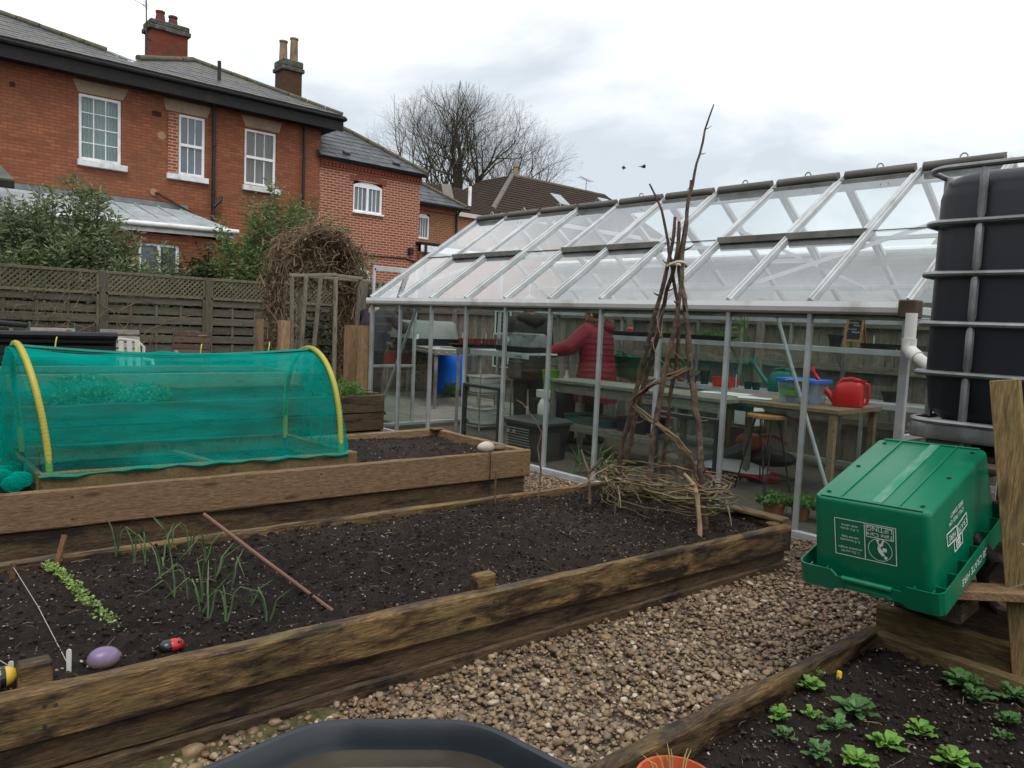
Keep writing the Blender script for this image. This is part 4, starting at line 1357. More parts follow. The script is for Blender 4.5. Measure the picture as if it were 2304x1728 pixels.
slates(roof2, None, E2, up2, n2v, .34, .27, SLATE2, 11, lambda s: 10.02, lambda s: 13.66 - s * (13.66 - 11.9) / 2.0 if s < 2.0 else 11.9 - (s - 2) * 1.35 / 1.2, 'slate', False, .014)
part('roof', MB().poly([rp2(13.66, 0), V((13.66, 26, 5.8)), V((11.9, 24, 6.95)), rp2(11.9, 2.0)]), SLATE2, h2)
ridge_tiles(roof2, rp2(13.62, .06) + n2v * .03, rp2(11.9, 2.0) + n2v * .04, .07, MOSSR)
ridge_tiles(roof2, rp2(11.9, 2.0) + n2v * .04, rp2(10.55, 3.2) + n2v * .04, .07, MOSSR)
for x, s in ((10.95, .35), (12.6, .30)):
    part('roof_vent', MB().box(rp2(x, s) + n2v * .06, (.22, .16, .08), Matrix.Rotation(S2, 3, 'X'), .02), SLATE2, h2)
part('wall_lamp', MB().box((13.15, HY - .10, 3.45), (.14, .16, .20), None, .02), BLACKP, h2)
part('cable', MB().tube([(10.6, HY - .03, 3.30), (11.8, HY - .03, 3.20), (13.0, HY - .03, 3.22), (13.45, HY - .03, 3.12)], .018, 6), BLACKP, h2, True)
window(h2, 10.75, 11.75, 1.6, 2.72, HY - .12, 2, 1, arch=.10, mull=True)
# --- third house, set back
h3 = root('brick_house', 'small set back brick house with a narrow white barred window', 'house', (15.0, 24, 0))
part('wall', wall_holes(13.5, 16.45, 0, 5.25, 22, [(14.77, 15.28, 4.13, 4.98)]), BRICK_D, h3)
part('wall', MB().add([(16.45, 22, 0), (16.45, 27, 0), (16.45, 27, 5.25), (16.45, 22, 5.25)], [(0, 1, 2, 3)]), BRICK_D, h3)
window(h3, 14.77, 15.28, 4.13, 4.90, 22, 4, 1, arch=.08)
part('brick_course', MB().box((15.0, 21.98, 5.12), (2.98, .06, .08), None, .004), MATS['arch brick'], h3)
E3 = V((0, 21.75, 5.33))
def rp3(x, s): p = E3 + up2 * s; return V((x, p.y, p.z))
roof3 = part('roof', MB().poly([rp3(13.5, 0), rp3(16.75, 0), rp3(15.0, 1.9), rp3(13.5, 1.9)], .05, n2v), SLATE2, h3)
slates(roof3, None, E3, up2, n2v, .34, .27, SLATE2, 7, lambda s: 13.5, lambda s: 16.75 - s * 1.75 / 1.9, 'slate', False, .014)
part('roof', MB().poly([rp3(16.75, 0), V((16.75, 27, 5.33)), V((15.0, 25, 6.4)), rp3(15.0, 1.9)]), SLATE2, h3)
ridge_tiles(roof3, rp3(16.7, .06) + n2v * .03, rp3(15.0, 1.9) + n2v * .04, .07, MOSSR)
part('gutter', MB().tube([(13.5, 21.7, 5.30), (16.75, 21.7, 5.30)], .055, 8), BLACKP, h3, True)
part('downpipe', MB().tube([(16.38, 21.72, 5.27), (16.38, 21.93, 5.1), (16.38, 21.93, 2.0)], .045, 8), BLACKP, h3, True)
# --- lean-to porch between
lp = root('lean_to_porch', 'flat black roofed porch with white fascia beside the small brick house', 'porch', (14.6, 20.8, 0))
part('roof', MB().box((14.75, 20.8, 3.72), (2.75, 2.2, .08), None, .01), FASCIA, lp)
part('fascia', MB().box((14.75, 19.72, 3.56), (2.7, .03, .20), None, .004), UPVC, lp)
part('wall', MB().box((14.75, 20.85, 1.72), (2.6, 2.1, 3.44)), BRICK_D, lp)
part('downpipe', MB().tube([(13.55, 19.68, 3.68), (13.55, 19.68, 1.2)], .045, 8), BLACKP, lp, True)
# --- sheds seen between arch and greenhouse
sh = root('black_shed', 'low black roofed shed below the red brick house', 'shed', (9.9, 18.6, 0))
part('wall', MB().box((9.9, 18.6, 1.05), (2.8, 1.6, 2.1)), M('dark shed boards', (0.06, 0.055, 0.05), .8, .3, 3, .3, stretch=(1, 1, 8)), sh)
part('roof', MB().poly([(8.4, 17.6, 2.25), (11.4, 17.6, 2.25), (11.4, 19.5, 2.42), (8.4, 19.5, 2.42)], .10), FASCIA, sh)

# --- brown tiled house beyond the greenhouse
hb = root('tiled_house', 'distant house with brown hipped pantile roof and chimney pot', 'house', (29, 34, 0))
AP = V((30.2, 36.0, 10.9))
def pant(parent, poly, eave_dir, upv, nrm, org, nrow, expo, a0, a1):
    mb = MB()
    for r in range(nrow):
        s = (r + .5) * expo
        p0 = V(org) + V(upv) * s + V(eave_dir) * a0(s); p1 = V(org) + V(upv) * s + V(eave_dir) * a1(s)
        if (p1 - p0).dot(V(eave_dir)) > .2:
            mb.beam(p0 + V(nrm) * .04, p1 + V(nrm) * .04, expo * 1.1, .05, (V(nrm) + V(upv) * .12))
    part('tile_courses', mb, PANTILE, parent, kind='stuff')
zE = 7.0
# front slope (faces -y) and left hip (faces -x)
EYf = 31.2
c_l = V((25.6, EYf, 7.15)); c_r = V((40.5, EYf, 7.15)); c_bl = V((25.6, 40.5, 7.15))
apx = V((30.3, 35.2, 10.15)); apr = V((38.5, 35.2, 10.1))
rf = part('roof', MB().poly([c_l, c_r, apr, apx], .05), PANTILE, hb)
rl = part('roof', MB().poly([c_bl, c_l, apx, V((30.3, 38, 10.15))], .05), PANTILE, hb)
u_f = (V((0, apx.y - EYf, apx.z - 7.15))).normalized(); n_f = V((0, -u_f.z, u_f.y))
Lf = math.hypot(apx.y - EYf, apx.z - 7.15)
pant(rf, None, (1, 0, 0), u_f, n_f, c_l, 17, Lf / 17, lambda s: (apx.x - c_l.x) * s / Lf, lambda s: 14.9 - 2 * s / Lf)
u_l = V((apx.x - c_l.x, 0, apx.z - 7.15)).normalized(); n_l = V((-u_l.z, 0, u_l.x))
Ll = math.hypot(apx.x - c_l.x, apx.z - 7.15)
pant(rl, None, (0, 1, 0), u_l, n_l, c_l, 18, Ll / 18, lambda s: (apx.y - c_l.y) * s / Ll, lambda s: 9.3 - 2.5 * s / Ll)
ridge_tiles(rf, c_l + V((0, 0, .08)), apx + V((0, 0, .06)), .14, M('grey hip tile', (0.14, 0.125, 0.105), .85, .25, 5, .3), .6)
ridge_tiles(rf, apx, apr, .13, MOSSR, .6)
part('rooflight', MB().box(V((32.6, 33.4, 8.83)) + n_f * .08, (.85, 1.2, .06), Matrix.Rotation(math.atan2(u_f.z, u_f.y), 3, 'X'), .01), M('grey rooflight glass', (0.28, 0.31, 0.33), .15, .1, 3, 0, spec=.6), rf)
part('rooflight', MB().box(V((37.6, 34.2, 9.4)) + n_f * .08, (1.0, 1.0, .06), Matrix.Rotation(math.atan2(u_f.z, u_f.y), 3, 'X'), .01), MATS['grey rooflight glass'], rf)
part('chimney_pot', MB().lathe([(.2, 0), (.19, .12), (.15, .2), (.14, .55), (.18, .6), (.17, .68), (.13, .74), (.13, .86), (.09, .86)], apx + V((.25, 0, -.05)), 14), POTBUFF, hb, True)
part('wall', MB().box((33, 36.2, 3.5), (14.4, 9.4, 7.0)), BRICK_D, hb)
part('fascia', MB().box((33, 31.15, 7.02), (15.0, .08, .24)).box((25.55, 35.8, 7.02), (.08, 9.4, .24)), M('beige fascia', (.5, .45, .4), .6, .1, 3, 0), hb)
# lower wing with its hip
wl0 = V((20.0, 30.2, 6.9)); 
part('roof', MB().poly([(18.6, 29.6, 6.55), (25.4, 29.6, 6.55), (25.4, 33.2, 8.35), (22.6, 33.2, 8.35)], .05), PANTILE, hb)
u_w = V((0, 3.6, 1.8)).normalized(); n_w = V((0, -u_w.z, u_w.y))
pant(hb, None, (1, 0, 0), u_w, n_w, (18.6, 29.6, 6.55), 16, 4.02 / 16, lambda s: 4.0 * s / 4.02, lambda s: 6.8)
part('hip_band', MB().beam((22.6, 31.0, 7.35), (24.0, 33.2, 8.45), .5, .12), MATS['grey hip tile'], hb)
part('fascia', MB().box((22.0, 29.55, 6.45), (6.9, .08, .2)), MATS['beige fascia'], hb)
part('wall', MB().box((22.0, 32.2, 3.2), (6.5, 5.0, 6.4)), BRICK_D, hb)
part('flue', MB().tube([(23.6, 30.6, 6.9), (23.6, 30.6, 8.05)], .09, 10), UPVC, hb, True)
ae = part('aerial', MB().tube([(36.67, 35.2, 10.0), (36.67, 35.2, 10.9)], .02, 5).tube([(35.9, 35.0, 10.98), (37.1, 35.3, 10.85)], .015, 5), BLACKP, hb)
for k in range(7):
    x = 35.95 + k * .18
    part('aerial_rod', MB().tube([(x, 34.9, 10.95 - .018 * k), (x + .05, 35.4, 10.95 - .018 * k)], .01, 4), BLACKP, ae)
# houses seen only through the roof glass
for (x, y, rz, lab) in ((34, 9, 0, 'far grey roofed house seen through the right of the greenhouse roof glass'),):
    hh = root('terrace_house', lab, 'house', (x, y, 0))
    part('wall', MB().box((x + 3, y, 2.6), (6, 7, 5.2)), WCREAM, hh)
    part('roof', MB().poly([(x - .3, y - 3.8, 5.1), (x - .3, y + 3.8, 5.1), (x + 3, y + 3.8, 7.3), (x + 3, y - 3.8, 7.3)][::-1], .08).poly([(x + 6.3, y - 3.8, 5.1), (x + 6.3, y + 3.8, 5.1), (x + 3, y + 3.8, 7.3), (x + 3, y - 3.8, 7.3)], .08), SLATE, hh)
    c = part('chimney', MB().box((x + 2.9, y + 1.0, 7.5), (.7, 1.3, 1.6), None, .01), BRICK_C, hh)
    part('chimney_pot', MB().lathe([(.14, 0), (.11, .5), (.08, .5)], (x + 2.9, y + .8, 8.3), 10), POTBUFF, c, True)
# ------------------------------------------------------------------ bare tree behind the houses
BARK = M('grey brown bark', (0.055, 0.047, 0.036), 0.9, 0.3, 5, 0.4, 30, dirt=(0.06, 0.065, 0.03), dirt_amt=0.4)
def bare_tree(name, label, base, height, spread, seed, stems, levels=6, r0=.24, trunk=2.0, cat='tree', group=None, ry=1.0):
    rnd = random.Random(seed)
    o = root(name, label, cat, base, group)
    tb, cb = MB(), MB()
    base = V(base)
    ctr = base + V((0, 0, height * .42))
    def inside(p):
        d = p - ctr
        return (d.x / spread) ** 2 + (d.y / (spread * ry)) ** 2 + (d.z / (height * .585)) ** 2
    def grow(p, d, L, r, lev):
        n = 3 if lev < 4 else (2 if lev < 7 else 1)
        pts, rs = [p], [r]
        q = p
        for k in range(n):
            j = V((rnd.gauss(0, 1), rnd.gauss(0, 1), rnd.gauss(0, .6))) * (.16 if lev else .07)
            d = (d + j + V((0, 0, .05 if lev < 4 else .02))).normalized()
            q = q + d * (L / n)
            pts.append(q); rs.append(r * (1 - .32 * (k + 1) / n))
        (tb if lev < 1 else cb).tube(pts, rs, 7 if lev < 2 else (5 if lev < 4 else 3), cap=False)
        if lev >= levels:
            return
        if inside(q) > 1.0:
            L *= .6
            if inside(q) > 1.3: return
        kids = 4 if lev == 0 else (3 if lev < 4 else (3 if rnd.random() < .6 else 2))
        if lev >= 5: kids = 2
        if lev == levels - 1: kids = 4
        for c in range(kids):
            ax = d.orthogonal().normalized()
            ax.rotate(Matrix.Rotation(rnd.uniform(0, 6.283), 3, d))
            ang = R(rnd.uniform(18, 52)) if c else R(rnd.uniform(5, 22))
            nd = d.copy(); nd.rotate(Matrix.Rotation(ang, 3, ax))
            nd = (nd + V((0, 0, .06))).normalized()
            src = q if c < 2 else pts[rnd.randint(1, len(pts) - 1)]
            L2 = height * .155 if lev == 0 else L * rnd.uniform(.68, .92)
            grow(src, nd, L2, rs[-1] * (rnd.uniform(.60, .78) if c else .86), lev + 1)
    for (dx, dy, dz, L, rr) in stems:
        grow(base + V((dx * .15, dy * .15, 0)), V((dx, dy, dz)).normalized(), L, rr, 0)
    part('trunk', tb, BARK, o, True)
    part('crown', cb, BARK, o, True)
    return o
bare_tree('bare_tree', 'big leafless spreading tree behind the brick houses', (34.2, 45.0, 0), 16.5, 9.5, 5,
          [(.05, 0, 1, 9.4, .36), (.20, .1, 1, 9.2, .29), (-.16, -.1, 1, 9.2, .29), (-.34, .15, 1, 9.0, .24), (.40, -.2, 1, 9.0, .24), (.62, .1, 1, 8.6, .2), (-.55, 0, 1, 8.6, .2), (0, .3, 1, 9.0, .22)], 8)
bare_tree('bare_tree', 'smaller leafless tree rising just right of the main house roof corner', (25.2, 50.0, 0), 14.2, 3.6, 9, [(0, 0, 1, 8.6, .2), (.2, .1, 1, 8.6, .15), (-.2, .1, 1, 8.4, .15)], 6)

# ------------------------------------------------------------------ shrubs
def shrub(name, label, base, rx, ry, h, nstem, nleaf, Ll, Wl, mat, seed, droop=.1, group=None, cat='shrub', low=.1):
    rs = np.random.default_rng(seed)
    o = root(name, label, cat, base, group)
    b = np.array(base, float)
    sb = MB()
    P, D, S = [], [], []
    for k in range(nstem):
        a = rs.uniform(0, 2 * np.pi); rr = rs.random() ** .5
        top = b + np.array([rx * rr * np.cos(a), ry * rr * np.sin(a), h * (low + (1 - low) * (1 - .55 * rr ** 2) * rs.uniform(.55, 1.08))])
        foot = b + np.array([rx * .3 * rr * np.cos(a), ry * .3 * rr * np.sin(a), 0])
        mid = (foot + top) / 2 + rs.normal(0, .08, 3)
        sb.tube([foot, mid, top], [.02, .012, .004], 4, cap=False)
        n = nleaf // nstem
        t = 1 - rs.random(n) ** 1.6 * .85
        ax = np.where(t[:, None] > .5, mid + (top - mid) * (2 * t[:, None] - 1), foot + (mid - foot) * 2 * t[:, None])
        off = rs.normal(0, 1, (n, 3)); off /= np.linalg.norm(off, axis=1)[:, None]
        P.append(ax + off * rs.random((n, 1)) * .16)
        D.append(off * np.array([1, 1, .5]) + np.array([0, 0, .35 - droop]))
        S.append(rs.uniform(.6, 1.15, n))
    P, D, S = np.concatenate(P), np.concatenate(D), np.concatenate(S)
    part('stems', sb, BARK, o)
    v, f = leaves(P, D, S * Ll, S * Wl)
    mesh_obj('foliage', np_mesh('foliage', v, f, 3, base), mat, o)
    return o
L_SH = leaf_mat('grey green shrub leaf', (0.075, 0.11, 0.05), (0.16, 0.21, 0.10), (0.30, 0.35, 0.19), .25)
L_SH2 = leaf_mat('mid green shrub leaf', (0.06, 0.105, 0.036), (0.12, 0.19, 0.065), (0.22, 0.29, 0.115), .25)
L_DARK = leaf_mat('dark evergreen leaf', (0.012, 0.022, 0.010), (0.026, 0.042, 0.019), (0.05, 0.07, 0.033), .1)
shrub('leafy_shrub', 'bushy grey green shrub above the lattice fence at the left', (3.0, 15.7, 0), 1.75, .8, 3.45, 250, 40000, .13, .042, L_SH, 3)
shrub('leafy_shrub', 'smaller grey green shrub just left of the conservatory door', (4.75, 15.8, 0), .45, .5, 2.6, 60, 7500, .13, .034, L_SH, 4)
shrub('leafy_shrub', 'broad green shrub behind the fence beneath the third upstairs window', (7.2, 15.9, 0), 2.0, .9, 4.0, 250, 40000, .12, .04, L_SH2, 5)
shrub('leafy_shrub', 'dark low shrub behind the lattice between the two taller shrubs', (5.45, 15.6, 0), .8, .5, 2.45, 90, 8000, .16, .045, L_DARK, 6)
shrub('leafy_shrub', 'green shrub rising behind the dead vine arch', (8.6, 15.6, 0), .9, .7, 3.45, 90, 11000, .12, .032, L_SH2, 8)
shrub('leafy_shrub', 'dark evergreen seen through the left panes of the greenhouse', (8.1, 14.6, 0), 1.2, .7, 2.3, 80, 6000, .10, .04, L_DARK, 9)
shrub('leafy_shrub', 'ivy covered bush over the end of the board fence', (8.9, 12.9, 0), .7, .9, 2.15, 70, 5000, .09, .05, L_DARK, 12)

# ------------------------------------------------------------------ lattice topped fence
lf = root('lattice_fence', 'slatted panel fence with lattice top between garden and houses', 'fence', (4, 14.5, 0))
PX = [-2.42, -.5, 1.42 , 3.34, 5.115, 6.95, 8.62]
slat_m = MB().box((0, 0, 0), (1, .018, .135), None, .004)
slat_me = slat_m.mesh('slat'); slat_me.materials.append(W_GREYX)
for i, x in enumerate(PX):
    if x > -1:
        part('post', MB().box((x, 14.48, .99), (.10, .10, 1.98), None, .006), W_GREYZ, lf)
for i in range(len(PX) - 1):
    a, b = PX[i] + .05, PX[i + 1] - .05
    if b < .5: continue
    w = b - a; xc = (a + b) / 2
    for k in range(9):
        z = .16 + k * .168
        piece('slat', slat_me, lf, (xc, 14.5 + (.028 if k % 2 else -.004), z), (R(random.uniform(-3, 3)), random.uniform(-.003, .003), 0), (w, 1, 1.0 if k < 8 else .8))
    part('batten', MB().box((xc, 14.478, 1.60), (w, .04, .045), None, .004), W_LAT, lf)
    part('batten', MB().box((xc, 14.478, 1.955), (w, .05, .05), None, .004), W_LAT, lf)
    for k in range(1, 4):
        part('batten', MB().box((a + w * k / 4, 14.512, .8), (.045, .02, 1.5), None, .003), W_GREYZ, lf)
    for e in (a + .02, b - .02):
        part('batten', MB().box((e, 14.478, .98), (.04, .04, 1.92), None, .003), W_LAT, lf)
    mb = MB()
    z0, z1 = 1.62, 1.935
    hgt = z1 - z0
    st = .088
    for sg in (1, -1):
        x = a - hgt
        while x < b + hgt:
            p, q = V((x, 0, z0)), V((x + sg * hgt, 0, z1))
            lo, hi = min(p.x, q.x), max(p.x, q.x)
            t0, t1 = 0.0, 1.0
            dx = q.x - p.x
            for lim, s in ((a, 1), (b, -1)):
                if (p.x - lim) * s < 0: t0 = max(t0, (lim - p.x) / dx)
                if (q.x - lim) * s < 0: t1 = min(t1, (lim - p.x) / dx)
            if t1 - t0 > .1:
                A_, B_ = p.lerp(q, t0), p.lerp(q, t1)
                yy = 14.47 if sg > 0 else 14.482
                mb.beam((A_.x, yy, A_.z), (B_.x, yy, B_.z), .010, .026, (1, 0, 0) if False else (0, 0, 1))
            x += st
    part('lattice', mb, W_LAT, lf, kind='stuff')
# dry climber stems over the left panels
VINE = M('dry vine stem', (0.155, 0.105, 0.062), .9, .35, 8, .3, col2=(0.23, 0.165, 0.10))
cl = root('dry_climber', 'bare climber stems straggling over the left fence panels', 'climber', (2.2, 14.3, 0))
mb = MB()
for k in range(26):
    x = random.uniform(1.2, 4.4); z = random.uniform(.1, .5)
    pts = [V((x, 14.36, z))]
    d = V((random.uniform(-.3, .3), 0, 1))
    for s in range(random.randint(4, 9)):
        d = (d + V((random.gauss(0, .45), random.gauss(0, .1), random.gauss(0, .3)))).normalized()
        q = pts[-1] + d * .2
        q.y = 14.37 + .03 * random.random()
        if q.z > 2.05 or q.z < .05: d.z *= -1; continue
        pts.append(q)
    if len(pts) > 2: mb.tube(pts, [.012 * (1 - .6 * i / len(pts)) for i in range(len(pts))], 4)
part('stems', mb, VINE, cl)
P = RNG.uniform((1.6, 14.28, .2), (2.6, 14.4, 1.7), (420, 3)); 
v, f = leaves(P, RNG.normal(size=(420, 3)), RNG.uniform(.04, .07, 420), RNG.uniform(.02, .035, 420))
mesh_obj('foliage', np_mesh('foliage', v, f, 3, (2.2, 14.3, 0)), leaf_mat('sparse yellow leaf', (.09, .09, .03), (.13, .12, .04), (.16, .13, .05)), cl)

# ------------------------------------------------------------------ dead vine arch
ar = root('vine_arch', 'garden arch smothered in dead brown clematis stems', 'arch', (5.5, 11.0, 0))
mb = MB()
def archpt(t, k):
    """t 0..1 along the arch from left foot to right foot"""
    if t < .36: return V((4.92 + .03 * k, 0, t / .36 * 2.05))
    if t > .64: return V((6.15, 0, (1 - t) / .36 * 2.05))
    a = math.pi * (1 - (t - .36) / .28)
    return V((5.535 + .615 * math.cos(a), 0, 2.05 + .62 * math.sin(a)))
for k in range(620):
    t = random.random() if k % 3 else random.uniform(.3, .7)
    L = random.uniform(.05, .16)
    pts = []
    jx, jy = random.gauss(0, .075), random.gauss(0, .2)
    for s in range(7):
        tt = min(1, max(0, t + L * s / 6))
        p = archpt(tt, 0)
        p += V((jx + random.gauss(0, .045), 11.0 + jy + random.gauss(0, .05), random.gauss(0, .045)))
        if random.random() < .15: p.z -= .12
        p.z = max(.02, p.z)
        pts.append(p)
    r = random.choice((.006, .007, .009, .013))
    mb.tube(pts, [r * (1 - .5 * i / 6) for i in range(7)], 4, cap=False)
for k in range(420):
    t = random.random()
    p = archpt(t, 0) + V((random.gauss(0, .10), 11.0 + random.gauss(0, .22), random.gauss(0, .05)))
    d = V((random.gauss(0, 1), random.gauss(0, .6), random.gauss(-.4, .8))).normalized()
    p.z = max(.1, p.z)
    q = p + d * random.uniform(.1, .35) + V((0, 0, -.05))
    mb.tube([p, (p + q) / 2 + V((random.gauss(0, .04), 0, .05)), q], [.005, .004, .002], 3, cap=False)
part('dead_vines', mb, VINE, ar, kind='stuff')
mb2 = MB()
for k in range(260):
    p = V((random.uniform(4.95, 6.15), 11.0 + random.gauss(0, .2), random.uniform(1.75, 2.62)))
    if ((p.x - 5.535) / .68) ** 2 + max(0, (p.z - 2.0) / .7) ** 2 > 1: continue
    pts = [p]
    d = V((random.gauss(0, 1), random.gauss(0, .4), random.gauss(-.3, .8))).normalized()
    for s_ in range(5):
        d = (d + V((random.gauss(0, .5), random.gauss(0, .3), random.gauss(-.1, .5)))).normalized()
        pts.append(pts[-1] + d * .09)
    mb2.tube(pts, [.008, .007, .006, .005, .004, .003], 4, cap=False)
part('dead_vines', mb2, VINE, ar, kind='stuff')
P = np.array([list(archpt(random.random(), 0) + V((random.gauss(0, .11), 11.0 + random.gauss(0, .24), random.gauss(0, .08)))) for _ in range(5200)])
P[:1500, 0] = 5.535 + RNG.uniform(-.6, .6, 1500); P[:1500, 1] = 11.0 + RNG.normal(0, .2, 1500); P[:1500, 2] = 1.8 + .75 * RNG.random(1500) * np.sqrt(np.maximum(0, 1 - ((P[:1500, 0] - 5.535) / .62) ** 2))
P[:, 2] = np.maximum(P[:, 2], .03)
v, f = leaves(P, RNG.normal(size=(5200, 3)) + np.array([0, 0, -.4]), RNG.uniform(.05, .10, 5200), RNG.uniform(.012, .03, 5200))
mesh_obj('dead_leaves', np_mesh('dead_leaves', v, f, 3, (5.5, 11.0, 0)), leaf_mat('dead brown leaf', (.075, .045, .025), (.13, .085, .048), (.20, .145, .085), .1), ar, kind='stuff')
for x in (4.92, 6.15):
    for y in (10.75, 11.25):
        part('arch_post', MB().tube([(x, y, 0), (x, y, 2.1)], .02, 6), VINE, ar)

# ------------------------------------------------------------------ pea frames (battens) and posts
pf_ = root('batten_frame', 'open frame of thin grey battens in front of the dead vine arch', 'plant frame', (5.2, 9.7, 0))
bt = lambda a, b, w=.05: part('batten', MB().plank(a, b, .05, w, 6, .002, .004, random.random() * 9), W_FRAMEZ, pf_)
for xt, xb, yt in ((4.56, 4.58, 9.75), (4.69, 4.62, 9.6), (4.83, 4.70, 9.45), (4.97, 4.98, 9.3), (5.42, 5.36, 9.45), (5.55, 5.46, 9.6), (5.70, 5.60, 9.75), (5.84, 5.70, 9.6)):
    part('batten', MB().beam((xb, yt, 0.35), (xt, yt, 1.90), .045, .045, (0, 1, 0), .004), W_FRAMEZ, pf_)
part('batten', MB().beam((4.52, 9.76, 1.91), (5.86, 9.62, 1.90), .04, .04, (0, 0, 1), .004), W_FRAMEZ, pf_)
part('batten', MB().beam((4.95, 9.32, 1.93), (5.45, 9.44, 1.92), .04, .04, (0, 0, 1), .004), W_FRAMEZ, pf_)
part('batten', MB().beam((4.55, 9.78, 1.90), (4.98, 9.3, 1.94), .04, .04, (0, 0, 1), .004), W_FRAMEZ, pf_)
POSTL = ['pale sawn post standing left of the batten frame', 'pale sawn post nearest left of the vine arch', 'pale sawn post just left of the greenhouse corner post', 'pale sawn post hard against the greenhouse corner']
for (x, y, z0, z1, w), lab in zip(((4.015, 9.5, .4, 1.31, .09), (4.345, 9.5, .4, 1.30, .13), (4.825, 8.6, .02, 1.28, .135), (4.835 - .03, 8.22, .02, 1.285, .14)), POSTL):
    thing('wooden_post', MB().plank((x, y, z0), (x, y, z1), w, w * .8, 8, .003, .006, x), W_POST, lab, 'post', (x, y, z0), group='sawn posts by the beds')

# ------------------------------------------------------------------ garden seats by the fence
def slat_chair(x, y, w, lab, mat, rz=0, legs=BLACKP, zt=1.03):
    o = root('slatted_chair', lab, 'chair', (x, y, 0), 'garden seats by the fence')
    mr_ = Matrix.Translation((x, y, 0)) @ Matrix.Rotation(rz, 4, 'Z')
    for k in range(5):
        part('slat', MB(mr_).box((0, .05 + .035 * k, .55 + .105 * k), (w, .02, .085), Matrix.Rotation(R(-18), 3, 'X'), .006), mat, o)
    for k in range(4):
        part('slat', MB(mr_).box((0, -.05 - .10 * k, .43), (w, .085, .02), None, .005), mat, o)
    for sx in (-1, 1):
        part('end_frame', MB(mr_).tube([(sx * w / 2, -.45, 0), (sx * w / 2, -.42, .38), (sx * w / 2, -.38, .62), (sx * w / 2, .02, .62)], .017, 6).tube([(sx * w / 2, -.42, .40), (sx * w / 2, 0, .40), (sx * w / 2, .06, .55), (sx * w / 2, .235, zt), (sx * w / 2, .26, zt + .03)], .019, 6).tube([(sx * w / 2, .02, .4), (sx * w / 2, .12, 0)], .017, 6), legs, o, True)
    return o
GSLAT = wood('silvered seat slat', (.36, .33, .28), (.2, .18, .15), 'x', (.13, .12, .1), .3)
BSLAT = wood('brown seat slat', (.13, .075, .05), (.065, .038, .028), 'x', (.3, .26, .2), .2)
GMET = M('green painted metal', (.02, .06, .045), .5, .2, 6, .1)
slat_chair(2.43, 13.3, .60, 'grey slatted seat with green ends below the left lattice panel', GSLAT, 0, GMET, 1.06)
slat_chair(3.36, 13.3, .58, 'silvery slatted seat with black ends beside the middle fence post', GSLAT, R(-4))
slat_chair(4.35, 13.1, .58, 'dark brown slatted seat turned aside against the fence', BSLAT, R(-28))
# pale plastic chair behind the tunnel
CHP = M('grey white plastic', (.46, .47, .43), .45, .08, 5, .03)
pc = root('plastic_chair', 'pale moulded plastic chair seen above the netted tunnel', 'chair', (3.05, 11.9, 0))
for k in range(5):
    part('back_slat', MB().box((2.83 + k * .11, 12.1, .66), (.075, .02, .46), Matrix.Rotation(R(-10), 3, 'X'), .006), CHP, pc)
part('back_rail', MB().tube([(2.75, 12.09, .48), (2.74, 12.13, .80), (2.82, 12.15, .885), (3.05, 12.16, .91), (3.28, 12.15, .885), (3.36, 12.13, .80), (3.35, 12.09, .48)], .022, 8), CHP, pc, True)
part('seat', MB().box((3.05, 11.85, .43), (.52, .5, .03), None, .01), CHP, pc)
for sx in (-1, 1):
    part('arm', MB().tube([(3.05 + sx * .3, 12.1, .62), (3.05 + sx * .31, 11.7, .63), (3.05 + sx * .29, 11.6, .56)], .022, 8), CHP, pc, True)
    for yy in (11.62, 12.08):
        part('leg', MB().beam((3.05 + sx * .26, yy, .43), (3.05 + sx * .30, yy, 0), .05, .05, (0, 1, 0), .01), CHP, pc)
# black slatted planter
BLP = M('black recycled plastic', (.014, .015, .018), .5, .3, 4, .1)
bp = root('black_planter', 'black slatted plastic planter behind the left end of the tunnel', 'planter', (1.9, 11.2, 0))
for k in range(7):
    part('slat', MB().box((1.2, 10.9 - .0, .95 - k * .135), (2.95, .04, .105), None, .008), BLP, bp)
part('top_rail', MB().tube([(-.3, 10.86, 1.0), (2.68, 10.86, 1.0)], .05, 8), BLP, bp, True)
part('slat', MB().box((2.66, 11.3, .5), (.04, .8, 1.0), None, .006), BLP, bp)
part('soil', MB().box((1.2, 11.3, .86), (2.8, .75, .1)), SOIL, bp)
bn = root('black_bin', 'squat black bin with slotted front at the far left by the fence', 'bin', (1.55, 12.7, 0))
part('body', MB().box((1.45, 12.7, .5), (.75, .5, 1.0), None, .02), BLP, bn)
part('lid', MB().beam((1.0, 12.68, 1.13), (1.93, 12.68, 1.07), .6, .07, (0, 0, 1), .02), BLP, bn)
for x in (1.58, 1.74):
    part('slot', MB().box((x, 12.445, .97), (.05, .02, .17), None, .004), CHP, bn)

